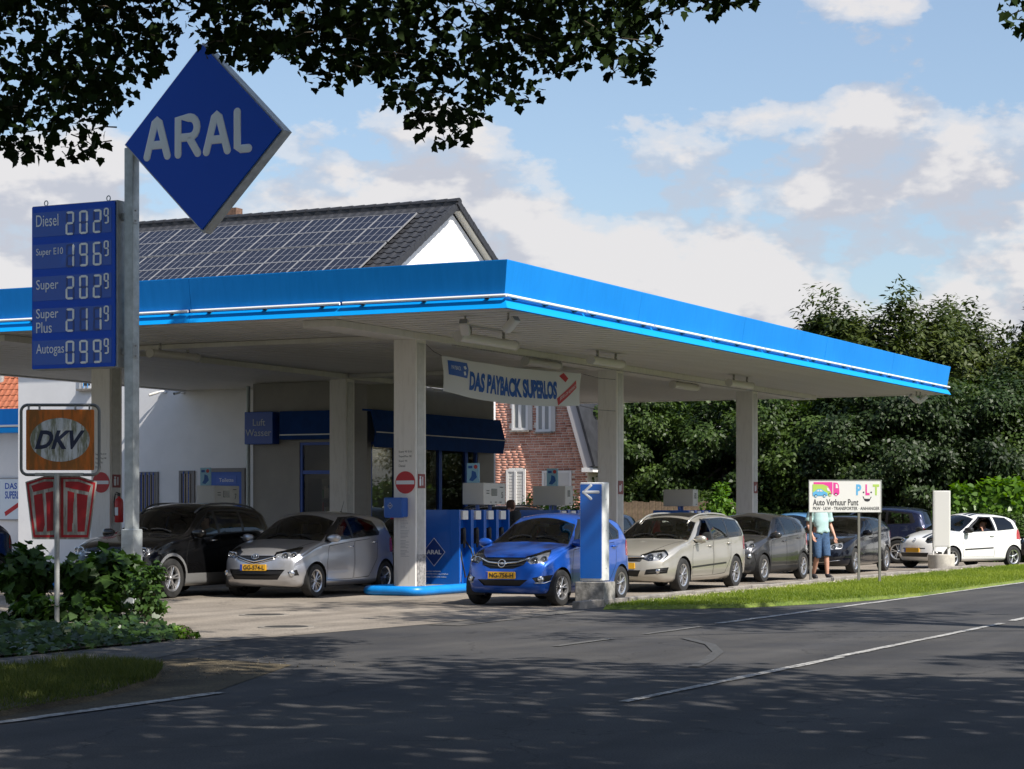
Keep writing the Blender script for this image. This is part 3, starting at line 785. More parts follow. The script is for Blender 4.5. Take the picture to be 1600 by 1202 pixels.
# things inside the shop
random.seed(8)
SHC = [(0.5, 0.34, 0.02), (0.45, 0.05, 0.03), (0.03, 0.12, 0.4), (0.5, 0.45, 0.3), (0.05, 0.25, 0.1), (0.6, 0.55, 0.5)]
SHM = [mat('goods_%d' % i, c, 0.5) for i, c in enumerate(SHC)]
for k in range(3):
    u0 = US + 1.0 + k * 2.1
    rk = thing('shop_shelf', ['shelf of goods behind the glass nearest the shop corner', 'shelf of goods behind the middle shop window', 'shelf of goods behind the far shop window'][k], 'shelf', S(u0, VS1 + 1.9, .05), AZ, 'shelves inside the shop')
    for b in range(5):
        mb = MB(); mb.bbox((0, 0, .1 + b * .42), (1.7, .4, .13 + b * .42)); mb.build('board', mat('shelf_grey', (0.3, 0.3, 0.3), 0.5), rk)
        mb = MB(); x = .03
        while x < 1.6:
            w = random.uniform(.06, .14); h = random.uniform(.16, .34); mb.mi = random.randrange(6)
            mb.bbox((x, .02, .131 + b * .42), (x + w, .2, .13 + b * .42 + h)); x += w + .012
        g = mb.build('goods', SHM, rk); g['kind'] = 'stuff'
    mb = MB(); mb.bbox((-.03, 0, 0), (-.002, .4, 2.3)); mb.bbox((1.702, 0, 0), (1.73, .4, 2.3)); mb.bbox((0, .402, 0), (1.7, .43, 2.3)); mb.build('frame', mat('shelf_grey'), rk)
for k, (a, w, c) in enumerate(((US + 2.2, 1.3, (0.55, 0.36, 0.01)), (US + 4.3, 1.0, (0.6, 0.4, 0.02)))):
    t = tag(part('poster', (a, VS1 + .12, 2.35), (a + w, VS1 + .13, 3.05), mat('poster_yellow_%d' % k, c, 0.6, var=0.4, vscale=3, col2=(0.10, 0.16, 0.12)), None), ['yellow poster hung inside the shop glass, left one', 'yellow poster hung inside the shop glass, right one'][k], 'poster', 'posters inside the shop glass')
    t.matrix_world = Matrix.Translation(S(0, 0)) @ Matrix.Rotation(AZ, 4, 'Z')
t = tag(part('display_crate', (US + .35, vB + .2, .06), (US + .9, vB + .9, .9), mat('crate_yellow', (0.5, 0.33, 0.01), 0.5, var=0.2), None), 'yellow display stack inside the front shop window', 'display')
t.matrix_world = Matrix.Translation(S(0, 0)) @ Matrix.Rotation(AZ, 4, 'Z')
for k in range(3):
    t = thing('ceiling_lamp', ['lit ceiling lamp inside the shop nearest the corner', 'lit ceiling lamp in the middle of the shop', 'lit ceiling lamp at the far end of the shop'][k], 'lamp', S(US + 1.2 + k * 2.0, VS1 + 1.2, 3.24), AZ, 'lamps inside the shop')
    mb = MB(); mb.rbox((0, 0, .02), (.9, .20, .05), .01); mb.build('housing', M_WHITE, t)
    mb = MB(); mb.bbox((-.42, -.07, -.02), (.42, .07, -.006)); mb.build('tube', mat('lamp_glow', (0.9, 0.85, 0.7), 0.5, emit=((1.0, 0.82, 0.55), 4.0)), t)
# downpipe on the corner
mb = MB(); mb.tube([(US - .07, VS2 + .1, 0), (US - .07, VS2 + .1, 4.7)], .05, 10); dp = mb.build('drainpipe', mat('pipe_grey', (0.32, 0.36, 0.36), 0.5, 0.3), shop, auto=40)

# ================================================================== WHITE HOUSE WITH SOLAR ROOF
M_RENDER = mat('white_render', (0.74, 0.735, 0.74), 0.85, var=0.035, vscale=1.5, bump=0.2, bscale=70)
UH, UHB, VH1, VH2, ZE = 17.3, 25.3, 12.85, 23.95, 7.05
SL = 0.585; UR = 22.5; ZEB = ZE + (2 * UR - UH - UHB) * SL; ZR = ZE + (UR - UH) * SL + 0.12
house = thing('white_house', 'white rendered house with dark tiled roof covered in solar panels', 'house', S(0, 0), AZ)
mb = MB()
pr = [(UH, 0), (UHB, 0), (UHB, ZEB - .06), (UR, ZR - .26), (UH, ZE - .06)]
for vv in (VH1, VH2): pass
n = 5
mb.add([(u, VH1, z) for u, z in pr] + [(u, VH2, z) for u, z in pr], [(0, 1, 2, 3, 4), (9, 8, 7, 6, 5)] + [(i + 5, (i + 1) % 5 + 5, (i + 1) % 5, i) for i in range(5)])
mb.build('wall', M_RENDER, house)
# roof slab front/back, overhanging
sla = math.atan(SL); cs, sn = math.cos(sla), math.sin(sla)
M_TILE = mat('dark_roof_tile', (0.030, 0.031, 0.036), 0.55, spec=0.3, var=0.35, vscale=3, bump=0.1)
VO1, VO2 = VH1 - .24, VH2 + .35
EV = UH - .45; RL = (UR - EV) / cs; RLB = (UHB + .45 - UR) / cs
def roofT(front):
    if front:   # local x: up the slope from the eave, y: v, z: normal
        ex = Vector((cs, 0, sn)); ey = Vector((0, 1, 0)); ez = Vector((-sn, 0, cs)); o = Vector((EV, 0, ZE + .10 - .45 * SL))
    else:
        ex = Vector((-cs, 0, sn)); ey = Vector((0, -1, 0)); ez = Vector((sn, 0, cs)); o = Vector((UHB + .45, 0, ZEB + .10 - .45 * SL))
    return Matrix(((ex.x, ey.x, ez.x, o.x), (ex.y, ey.y, ez.y, o.y), (ex.z, ey.z, ez.z, o.z), (0, 0, 0, 1)))
TF, TB = roofT(True), roofT(False)
mb = MB(); mb.bbox((0, VO1, -.10), (RL - .02, VO2, 0), TF); mb.bbox((0, -VO2, -.10), (RLB - .02, -VO1, 0), TB); mb.bbox((UR - .13, VO1 + .01, ZR - .22), (UR + .13, VO2 - .01, ZR + .045))
roof = mb.build('roof', M_TILE, house)
# white verge soffit and bargeboard
mb = MB(); mb.bbox((0, VO1 + .02, -.125), (RL - .2, VH1 - .003, -.103), TF); mb.bbox((0, -VH1 + .003, -.125), (RLB - .2, -VO1 - .02, -.103), TB)
mb.build('verge_soffit', mat('cream_board', (0.62, 0.59, 0.50), 0.6), house)
# tiles: pantile pieces with a roll
def tile_mesh():
    mb = MB(); w, l = 0.30, 0.40; n = 6; vs = []
    for x in (0.0, l):
        for i in range(n + 1):
            y = w * i / n; h = 0.045 * max(0, math.sin(PI * min(1, i / 3.2))) if i < 4 else 0.004
            vs.append((x, y, (0.035 if x == 0 else 0.006) + h))
    m_ = n + 1
    fs = [(i, i + m_, i + m_ + 1, i + 1) for i in range(n)]
    vs += [(0, w * i / n, 0.0) for i in range(n + 1)]
    fs += [(i, i + 1, 2 * m_ + i + 1, 2 * m_ + i) for i in range(n)]
    mb.add(vs, [tuple(reversed(f)) for f in fs]); return mb.mesh('tile')
tme = tile_mesh(); tme.materials.append(M_TILE)
tme.polygons.foreach_set('use_smooth', [True] * len(tme.polygons)); tme.set_sharp_from_angle(angle=R(45))
cnt = 0
rows = int(RL / 0.345)
random.seed(2)
for r_ in range(rows):
    for c_ in range(4):
        if r_ >= rows - 2: continue
        o = link('tile', tme, None, roof); o.matrix_local = TF @ Tm((r_ * .345, VO1 + .02 + c_ * .30, 0.002 + random.uniform(0, .006)))
for c_ in range(38):
    for r_ in range(rows - 2, rows):
        o = link('tile', tme, None, roof); o.matrix_local = TF @ Tm((r_ * .345, VO1 + .02 + c_ * .30, 0.002 + random.uniform(0, .006)))
# verge pieces hanging over the gable edge, near slope and far slope
vme = MB().bbox((0, -.03, -.13), (.36, .02, .05)).mesh('verge_tile'); vme.materials.append(M_TILE)
for r_ in range(rows):
    o = link('verge_tile', vme, None, roof); o.matrix_local = TF @ Tm((r_ * .345 + .02, VO1 - .02, 0.02), (0, R(-3), 0))
    if r_ * .345 + .3 > RLB: continue
    o = link('verge_tile', vme, None, roof); o.matrix_local = TB @ Tm((r_ * .345 + .02, -VO1 + .02, 0.02), (0, R(-3), 0))
# ridge caps
rme_b = MB(); n = 8
vs = []
for x, rr in ((0, .155), (.40, .13)):
    for i in range(n + 1):
        a = PI * i / n; vs.append((rr * math.cos(a), x, rr * .72 * math.sin(a)))
rme_b.add(vs, [(i + 1, i, i + n + 1, i + n + 2) for i in range(n)] + [tuple(range(n + 1))])
rme = rme_b.mesh('ridge_cap'); rme.materials.append(M_TILE); rme.polygons.foreach_set('use_smooth', [True] * len(rme.polygons)); rme.set_sharp_from_angle(angle=R(45))
clip = MB().bbox((-.03, -.01, .10), (.03, .03, .135)).mesh('ridge_clip'); clip.materials.append(M_RUB)
y = VO1 - .03
while y < VO2:
    o = link('ridge_cap', rme, None, roof); o.location = (UR, y, ZR + .02)
    y += .385
# solar panels
def solar_mat():
    m = bpy.data.materials.new('solar_cells'); m.use_nodes = True; nt = m.node_tree; b = nt.nodes['Principled BSDF']
    b.inputs['Roughness'].default_value = 0.3; b.inputs['Specular IOR Level'].default_value = 0.2
    tc = nt.nodes.new('ShaderNodeTexCoord'); sp = nt.nodes.new('ShaderNodeSeparateXYZ'); nt.links.new(tc.outputs['Object'], sp.inputs[0])
    def M(op, a, bb):
        n = nt.nodes.new('ShaderNodeMath'); n.operation = op
        for i, v in enumerate((a, bb)):
            if isinstance(v, (int, float)): n.inputs[i].default_value = v
            else: nt.links.new(v, n.inputs[i])
        return n.outputs[0]
    def line(c, n, w):
        f = M('FRACT', M('ADD', M('MULTIPLY', c, n), 100.5), 0); return M('LESS_THAN', M('ABSOLUTE', M('SUBTRACT', f, .5), 0), w)
    g = M('MAXIMUM', line(sp.outputs[0], 2 / .97, .012), line(sp.outputs[1], 5 / 1.12, .055))
    mx = nt.nodes.new('ShaderNodeMix'); mx.data_type = 'RGBA'; nt.links.new(g, mx.inputs['Factor'])
    mx.inputs['A'].default_value = (0.012, 0.013, 0.024, 1); mx.inputs['B'].default_value = (0.20, 0.20, 0.21, 1)
    nt.links.new(mx.outputs['Result'], b.inputs['Base Color']); return m
M_SOLAR = solar_mat(); M_ALU = mat('aluminium', (0.30, 0.30, 0.31), 0.5, 0.3)
sme_b = MB(); sme_b.bbox((.018, .018, 0), (.952, 1.102, .036)); sme_b.mi = 1
for lo, hi in (((0, 0, 0), (.97, .018, .042)), ((0, 1.102, 0), (.97, 1.12, .042)), ((0, .018, 0), (.018, 1.102, .042)), ((.952, .018, 0), (.97, 1.102, .042))): sme_b.bbox(lo, hi)
sme = sme_b.mesh('solar_panel'); sme.materials.append(M_SOLAR); sme.materials.append(M_ALU); sme.polygons.foreach_set('material_index', sme_b.m)
for c_ in range(9):
    for r_ in range(5):
        x = RL - 0.92 - (r_ + 1) * .985 - (0.05 if r_ >= 2 else 0)
        o = link('solar_panel', sme, None, house); o.matrix_local = TF @ Tm((x, VO1 + .84 + c_ * 1.135, .13))
# chimney behind the ridge
pc = pd(366, 345, 64); cu_, cv_ = uv_of(pc)
mb = MB(); mb.bbox((cu_ - .18, cv_ - .18, ZR - 1.2), (cu_ + .18, cv_ + .18, zpx(326, cu_, cv_))); ch = mb.build('chimney', mat('chimney_brick', (0.16, 0.09, 0.06), 0.9, var=0.4, vscale=8), house)
# doors and windows of the ground floor
M_FRG = mat('frame_grey', (0.20, 0.19, 0.19), 0.6); M_FRW = mat('frame_white', (0.75, 0.74, 0.72), 0.5)
M_WGL = mat('window_dark', (0.02, 0.022, 0.026), 0.06, coat=0.5)
def wall_window(parent, v0, v1, z0, z1, u, fm, bars=None, sill=True, name='window', gm=None):
    v0, v1 = min(v0, v1), max(v0, v1)
    w = part(name, (u - .02, v0 + .06, z0 + .06), (u - .006, v1 - .06, z1 - .06), gm or M_WGL, parent)
    for lo, hi in (((u - .05, v0, z0), (u - .001, v0 + .08, z1)), ((u - .05, v1 - .08, z0), (u - .001, v1, z1)), ((u - .05, v0 + .081, z1 - .08), (u - .001, v1 - .081, z1)), ((u - .05, v0 + .081, z0), (u - .001, v1 - .081, z0 + .08))): part('frame', lo, hi, fm, w)
    if bars:
        k = int((v1 - v0) / .13)
        for i in range(1, k): mb = MB(); q = v0 + (v1 - v0) * i / k; mb.tube([(u - .07, q, z0 + .02), (u - .07, q, z1 - .02)], .013, 6); mb.build('bar', bars, w)
    if sill: part('sill', (u - .14, v0 - .05, z0 - .06), (u - .002, v1 + .05, z0 - .002), M_KERB, w)
    return w
M_BARB = mat('bar_blue', (0.01, 0.10, 0.50), 0.4)
z2 = zpx(737, UH, 18.5)
wall_window(house, vpx(217, UH), vpx(248, UH), z2 - 1.15, z2, UH, M_FRG, M_BARB)
wall_window(house, vpx(281, UH), vpx(305, UH), z2 - 1.0, z2 + .02, UH, M_FRG, M_BARB)
va, vb = vpx(324, UH), vpx(384, UH); zt = zpx(732, UH, va)
dr = part('door', (UH - .03, min(va, vb) + .1, 0.02), (UH - .008, max(va, vb) - .1, zt - .1), mat('door_blue', (0.006, 0.085, 0.42), 0.45, var=0.06), house)
for lo, hi in (((UH - .06, vb, 0), (UH - .001, vb + .1, zt)), ((UH - .06, va - .1, 0), (UH - .001, va, zt)), ((UH - .06, vb + .101, zt - .1), (UH - .001, va - .101, zt))): part('frame', lo, hi, M_FRG, dr)
vm = (va + vb) / 2
part('door_pane', (UH - .04, vm - .26, 1.1), (UH - .031, vm + .22, zt - .55), mat('door_glass', (0.03, 0.04, 0.035), 0.1), dr)
mb = MB(); mb.bbox((UH - .036, vm - .34, zt - .44), (UH - .031, vm + .30, zt - .2)); mb.build('door_plate', mat('plate_blue', (0.02, 0.10, 0.45), 0.4), dr)
mb = MB(); add_text(mb, 'Toilette', FACE(UH - .0365, vm - .02, zt - .32), w=.46, t=.004); mb.build('lettering', M_FRW, dr)
# upper windows: one in the front wall (white), a barred one under the canopy
va, vb = vpx(126, UH), vpx(146, UH)
wall_window(house, va, vb + .0, zpx(608, UH, va), zpx(560, UH, va), UH, M_FRW, mat('bar_lightblue', (0.05, 0.25, 0.60), 0.4))
va, vb = vpx(296, UH), vpx(361, UH)
wall_window(house, va, vb, zpx(612, UH, va), zpx(594, UH, va), UH, M_FRG, None, False, gm=mat('bright_glass', (0.6, 0.62, 0.65), 0.3))

# bullet cameras on the house wall
for k, px in enumerate((258, 287)):
    v = vpx(px, UH); z = zpx(612, UH, v)
    t = thing('security_camera', ['bullet security camera on the white wall, left one', 'bullet security camera on the white wall, right one'][k], 'camera', S(UH, v, z), AZ, 'security cameras on the wall')
    mb = MB(); mb.rbox((-.03, 0, 0), (.06, .12, .12), .03, axis='x'); mb.build('base', M_WHITE, t, auto=40)
    mb = MB(); mb.tube([(-.05, 0, 0), (-.12, (.05 if k == 0 else 0), 0.0), (-.16, (.1 if k == 0 else 0.02), -.02)], .02, 8); mb.build('arm', M_WHITE, t, auto=40)
    d = Vector((-.25, .28, -.12)) if k == 0 else Vector((-.3, .06, -.08)); a = Vector((-.14, .1 if k == 0 else .02, -.02))
    mb = MB(); d = d * .72; mb.tube([a, a + d * .2, a + d], [.028, .038, .038], 12); mb.build('housing', M_TUBEG, t, auto=40)
    mb = MB(); mb.tube([a + d * 1.0, a + d * 1.02], .032, 12); mb.build('lens', M_DARK, t)

# ================================================================== WASH HALL at the far left, with its blue band
UA, VA1, VA2 = 18.6, 24.3, 34.0
hall = thing('wash_hall', 'white hall with a blue band along its flat roof at the left edge', 'hall', S(0, 0), AZ)
part('wall', (UA, VA1, 0), (UA + 8, VA2, 3.95), M_RENDER, hall)
zb0, zb1 = zpx(677, UA, 25), zpx(640, UA, 25)
part('fascia', (UA - .5, VA1 - .2, zb0), (UA + 8.2, VA2, zb1), M_BLUE, hall)
part('fascia_lip', (UA - .56, VA1 - .26, zb0 - .001), (UA - .503, VA2, zb0 + .14), M_LBLUE, hall)
mb = MB(); mb.tube([(UA - .54, VA1 - .25, zb0 + .19), (UA - .54, VA2, zb0 + .19)], .035, 8); mb.build('light_tube', M_WHITE, hall)
pv = vpx(22, UA)
pst = thing('wall_poster', 'framed promotional poster on the white hall at the left edge', 'poster', S(UA - .03, vpx(26, UA), zpx(780, UA, 25)), AZ)
mb = MB(); mb.bbox((-.02, -.42, -.62), (.02, .62, .62)); mb.build('frame', M_ALU, pst)
mb = MB(); mb.bbox((-.026, -.38, -.58), (-.0205, .58, .58)); mb.build('sheet', mat('poster_paper', (0.62, 0.70, 0.78), 0.4), pst)
mb = MB(); add_text(mb, 'DAS', FACE(-.0265, .38, .38), h=.18, t=.003, bold=.02, align='l'); add_text(mb, 'SUPERLOS', FACE(-.0265, .38, .12), h=.22, w=.72, t=.003, bold=.02, align='l'); mb.build('lettering', mat('payback_blue', (0.005, 0.07, 0.40), 0.5), pst)
mb = MB(); mb.prism([(-.2, -.4), (.3, -.12), (.34, -.24), (-.16, -.52)], 0.001, .004, FACE(-.0265, .2, .02)); mb.build('ribbon', mat('ribbon_red', (0.42, 0.01, 0.02), 0.5), pst)

# red tiled roof of a house beyond the hall
uR = 36.0
vl, vr = vpx(-60, uR), vpx(60, uR)
rh = thing('tiled_house', 'house with orange-red tiled roof behind the hall at the left edge', 'house', S(0, 0), AZ)
z0 = zpx(648, uR, vl); z1 = zpx(560, uR + 2.2, vl)
part('wall', (uR + .3, vr, 0), (uR + 6, vl, z0 + .1), M_RENDER, rh)
ra = math.atan2(z1 - z0, 2.2); c_, s_ = math.cos(ra), math.sin(ra)
TR = Matrix(((c_, 0, -s_, uR), (0, 1, 0, 0), (s_, 0, c_, z0), (0, 0, 0, 1)))
rl = math.hypot(2.2, z1 - z0)
M_RTILE = mat('red_tile', (0.34, 0.105, 0.05), 0.75, var=0.3, vscale=3.5)
mb = MB(); mb.bbox((0, vr, -.08), (rl, vl, 0), TR); rr = mb.build('roof', M_RTILE, rh)
rtm = tme.copy(); rtm.materials.clear(); rtm.materials.append(M_RTILE)
for i in range(int(rl / .33)):
    q = vr + .1
    while q < vl - .3:
        o = link('tile', rtm, None, rr); o.matrix_local = TR @ Tm((i * .33, q, .005 + random.uniform(0, .012))); q += .29
mb = MB(); mb.bbox((uR + 2.2, vr, 0.2), (uR + 2.5, vl, z1 - .02)); mb.build('wall', M_RENDER, rh)
mb = MB(); pv = vpx(2, uR + 1.2); mb.tube([(uR + 1.2, pv, z0), (uR + 1.2, pv, zpx(572, uR, pv))], .12, 10); mb.build('flue', M_RUB, rh)

# ================================================================== BRICK HOUSE
UBk = 33.0
bh = thing('brick_house', 'red brick house with white windows behind the second pump', 'house', S(0, 0), AZ)
vR0, vL0 = vpx(918, UBk), vpx(770, UBk)
zk = zpx(722, UBk, vR0); vT = vpx(884, UBk); zT = zpx(600, UBk, vT)
slope_k = (vT - vR0) / (zT - zk)
zTop = 7.4; vTop = vR0 + slope_k * (zTop - zk)
wall_poly = [(vL0 + 3, 0), (vR0, 0), (vR0, zk), (vTop, zTop), (vL0 + 3, zTop)]
mb = MB(); n = 5
mb.add([(UBk, v, z) for v, z in wall_poly] + [(UBk + 2, v, z) for v, z in wall_poly], [tuple(range(5)), tuple(reversed(range(5, 10)))] + [((i + 1) % 5, i, i + 5, (i + 1) % 5 + 5) for i in range(5)])
mb.build('wall', mat('mortar', (0.78, 0.70, 0.61), 0.95, var=0.1), bh)
M_BRICK = leaf_mat('brick', (0.40, 0.165, 0.112), (0.66, 0.35, 0.26), 0.0, 0.9)
BW = [(vpx(801, UBk), vpx(826, UBk), zpx(672, UBk, 15), zpx(612, UBk, 15)), (vpx(839, UBk), vpx(862, UBk), zpx(675, UBk, 15), zpx(612, UBk, 15)),
      (vpx(792, UBk), vpx(822, UBk), 0.1, zpx(733, UBk, 15)), (vpx(848, UBk), vpx(894, UBk), 0.7, zpx(736, UBk, 15))]
bl, bhh = 0.212, 0.066; vs = []; fs = []; tint = []
z = 0.6; row = 0; random.seed(4)
while z < 6.6:
    v = vR0 + (slope_k * (z - zk) if z > zk else 0) + .01 + (0.06 if row % 2 else 0.0)
    first = True
    while v < vL0 + .2:
        ln = bl * (0.5 if (first and row % 2) else 1.0); first = False
        c = v + ln / 2; zc = z + bhh / 2
        hit = any(b - .02 < c < a + .02 and q0 - .03 < zc < q1 + .03 for a, b, q0, q1 in BW)
        if not hit:
            d = .007 + random.uniform(-.003, .004); o = len(vs); j = random.uniform(-.003, .003)
            for du in (-d, .0):
                vs += [(UBk + du, v, z + j), (UBk + du, v + ln, z + j), (UBk + du, v + ln, z + bhh + j), (UBk + du, v, z + bhh + j)]
            fs += [(o, o + 3, o + 2, o + 1), (o, o + 1, o + 5, o + 4), (o + 2, o + 3, o + 7, o + 6), (o + 1, o + 2, o + 6, o + 5), (o + 3, o, o + 4, o + 7)]
            tint += [min(1, max(0, random.gauss(.5, .28)))] * 5
        v += ln + .016
    z += bhh + .018; row += 1
np_mesh('bricks', vs, [i for f in fs for i in f], 4, M_BRICK, bh, tint, 'stuff')
for a, b, q0, q1 in BW[:2]:
    w = wall_window(bh, a, b, q0, q1, UBk - .02, M_FRW, None, True, gm=mat('curtain_glass', (0.30, 0.31, 0.30), 0.1, coat=0.5))
    mm = (a + b) / 2
    part('frame', (UBk - .075, mm - .05, q0 + .08), (UBk - .03, mm + .05, q1 - .08), M_FRW, w)
    part('reveal', (UBk - .07, b - .16, q0), (UBk - .022, b - .003, q1), mat('reveal_stone', (0.55, 0.53, 0.50), 0.8), w)
for a, b, q0, q1 in BW[2:]:
    w = wall_window(bh, a, b, q0, q1, UBk - .02, M_FRW, None, False, gm=mat('shutter_white', (0.68, 0.67, 0.64), 0.6))
    for k in range(int((q1 - q0) / .1)): part('shutter_slat', (UBk - .055, min(a, b) + .1, q0 + .09 + k * .1), (UBk - .042, max(a, b) - .1, q0 + .16 + k * .1), mat('shutter_white'), w)
    mm = (a + b) / 2; part('frame', (UBk - .085, mm - .04, q0 + .08), (UBk - .06, mm + .04, q1 - .08), M_FRW, w)
# bargeboard and projecting roof edge on the right
ln = math.hypot(vTop - vR0, zTop - zk)
d = Vector((0, vTop - vR0, zTop - zk)).normalized(); nrm = Vector((0, d.z * -1, d.y)) if True else None
base = Vector((0, vR0, zk))
mb = MB(); P = [base + d * -.25 + nrm * .02, base + d * -.25 + nrm * .36, base + d * ln + nrm * .36, base + d * ln + nrm * .02]
mb.add([(UBk - .5, p.y, p.z) for p in P] + [(UBk + 2, p.y, p.z) for p in P], [(3, 2, 1, 0), (4, 5, 6, 7), (0, 1, 5, 4), (1, 2, 6, 5), (2, 3, 7, 6), (3, 0, 4, 7)])
mb.build('roof_edge', mat('soffit_board', (0.42, 0.40, 0.40), 0.6), bh)
mb = MB(); P = [base + d * -.3 + nrm * .365, base + d * -.3 + nrm * .45, base + d * ln + nrm * .45, base + d * ln + nrm * .365]
mb.add([(UBk - .55, p.y, p.z) for p in P] + [(UBk + 2, p.y, p.z) for p in P], [(3, 2, 1, 0), (4, 5, 6, 7), (0, 1, 5, 4), (1, 2, 6, 5), (2, 3, 7, 6), (3, 0, 4, 7)])
mb.build('roof', M_TILE, bh)
part('gutter_box', (UBk - .52, base.y - .42, base.z - .34), (UBk + 2, base.y - .02, base.z - .2), M_FRW, bh)
# ================================================================== VEGETATION
M_BARK = mat('bark', (0.10, 0.08, 0.06), 0.95, var=0.4, vscale=6, bump=0.6, bscale=12)
rngp = np.random.default_rng(23)
def tree(name, label, base, trunk_h, trunk_r, crown_c, crown_r, nclump, nleaf, leaf, lm, seed, shape=RHOMB, flat=0.55, clump_r=None, group=None, droop=0.25, limbs=True, surf=0.62, view_side=None, top_bias=0.0):
    # tapered trunk with limbs into the crown; leaves gathered in clumps through the crown's volume
    rg = np.random.default_rng(seed); rd = random.Random(seed)
    t = thing(name, label, 'tree', base, 0.0, group)
    base = Vector(base); cc = Vector(crown_c) - base; cr = np.array(crown_r, float)
    n = nclump
    d = rg.normal(0, 1, (n, 3)); d /= np.linalg.norm(d, axis=1)[:, None]
    rad = surf + (1 - surf) * rg.uniform(0, 1, n); inner = rg.uniform(0, 1, n) < 0.25; rad[inner] *= rg.uniform(.25, .8, inner.sum())
    # uneven outline: some lobes stick out
    rad *= 1 + 0.20 * np.sin(d[:, 0] * 5 + seed) * np.cos(d[:, 2] * 4 + seed * 2) + rg.normal(0, 0.07, n)
    C = np.array(cc) + d * rad[:, None] * cr
    mb = MB()
    top = Vector((cc.x, cc.y, cc.z + cr[2] * .35))
    mid = Vector((cc.x * .35, cc.y * .35, trunk_h))
    mb.tube([(0, 0, -.1), (cc.x * .08, cc.y * .08, trunk_h * .5), mid, (mid + top) / 2, top], [trunk_r * 1.15, trunk_r * .9, trunk_r * .72, trunk_r * .45, trunk_r * .12], 9)
    if limbs:
        idx = rg.permutation(n)[:min(n, 26)]
        for i in idx:
            e = Vector(C[i]); s0 = mid.lerp(top, rd.uniform(0, .75)); m1 = s0.lerp(e, .5) + Vector((0, 0, rd.uniform(-.1, .35) * cr[2] * .3))
            mb.tube([s0, m1, e], [trunk_r * .32, trunk_r * .18, .015], 5)
    mb.build('trunk', M_BARK, t, smooth=True)
    per = nleaf // n; ccr = clump_r or float(cr.mean()) * 0.30
    k = rg.normal(0, 1, (n, per, 3)); k /= np.linalg.norm(k, axis=2)[:, :, None]; k *= (rg.uniform(0, 1, (n, per, 1)) ** 0.45)
    sc = ccr * rg.uniform(.65, 1.35, (n, 1, 1))
    P = (C[:, None, :] + k * sc * np.array([1, 1, flat])).reshape(-1, 3)
    nrm = (np.repeat(d, per, 0) * .6 + k.reshape(-1, 3) * .5 + np.array([0, 0, .55]))
    tip = k.reshape(-1, 3) + np.array([0, 0, -droop])
    vs, fs = leaf_cloud(P, leaf, nrm, tip, shape, rg)
    tint = np.clip(np.repeat(rg.uniform(.15, .85, n), per) + rg.normal(0, .18, n * per), 0, 1)
    np_mesh('crown', vs, fs, len(shape), lm, t, tint)
    return t

LM_DEC = leaf_mat('leaf_deciduous', (0.014, 0.032, 0.005), (0.066, 0.112, 0.016), 0.25)
LM_DARK = leaf_mat('leaf_dark', (0.010, 0.022, 0.005), (0.034, 0.062, 0.012), 0.2)
LM_CON = leaf_mat('leaf_conifer', (0.018, 0.034, 0.006), (0.085, 0.110, 0.020), 0.25)
LM_LAUREL = leaf_mat('leaf_laurel', (0.055, 0.13, 0.012), (0.15, 0.27, 0.03), 0.35, 0.35)
LM_BOX = leaf_mat('leaf_box', (0.030, 0.065, 0.010), (0.085, 0.15, 0.022), 0.25)
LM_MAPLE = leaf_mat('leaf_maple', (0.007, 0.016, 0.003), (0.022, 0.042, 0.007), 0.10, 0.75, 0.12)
LM_IVY = leaf_mat('leaf_ivy', (0.018, 0.045, 0.010), (0.055, 0.105, 0.022), 0.2, 0.35)

def bpos(px, d, z=0.0): return Vector(((px - 800.0) / FPX * d, d, z))
def zz(py, d): return EYE + (800.0 - py) / FPX * d
GT = 'trees behind the station'
# tall conifers at the right: foliage hangs in upright sprays
CON = [(1345, 74, 456, 2.3, 61), (1420, 75, 468, 2.4, 62), (1512, 78, 482, 2.5, 63), (1612, 73, 474, 1.8, 64), (1306, 78, 474, 1.4, 68)]
CLAB = ['tallest bushy conifer above the far canopy corner', 'tall conifer with pointed tips just right of the far canopy corner', 'rounded conifer rising behind the blank white pylon', 'slender conifer at the right edge of the picture', 'conifer standing just left of the tallest conifer']
for i, (px, d, ytop, r, sd) in enumerate(CON):
    b = bpos(px, d); h = zz(ytop, d) * .93
    tree('conifer', CLAB[i], b, h * .25, .22, (b.x, b.y, h * .52), (r, r * .9, h * .48), 190, 56000, 0.24, LM_CON, sd, LANCE, 1.5, r * .27, GT, -0.6, True, .66)
    rd = random.Random(sd); rg = np.random.default_rng(sd + 5)
    # pointed leader tips
DEC = [(985, 72, 565, 2.6, 71, LM_DEC), (1060, 76, 560, 3.4, 72, LM_DARK), (1135, 71, 570, 3.0, 73, LM_DEC), (1215, 74, 560, 3.6, 74, LM_DARK), (1290, 70, 575, 3.0, 75, LM_DEC), (1375, 69, 560, 2.8, 76, LM_DARK), (1455, 71, 560, 3.0, 77, LM_DEC), (1540, 70, 565, 3.2, 78, LM_DARK), (1625, 71, 560, 3.0, 79, LM_DEC), (1190, 86, 500, 1.6, 80, LM_CON), (930, 80, 590, 3.0, 81, LM_DARK)]
DLAB = ['green broadleaf tree seen just right of the second column', 'dark broadleaf tree between the second and third columns', 'green broadleaf tree seen behind the third column', 'dark broadleaf tree just right of the third column', 'green broadleaf tree behind the rental sign board', 'dark broadleaf tree under the far canopy corner', 'green broadleaf tree behind the blank white pylon', 'dark broadleaf tree behind the white car', 'green broadleaf tree at the right edge behind the hedge', 'tree whose tip peeks over the blue fascia', 'dark broadleaf tree half hidden by the second column']
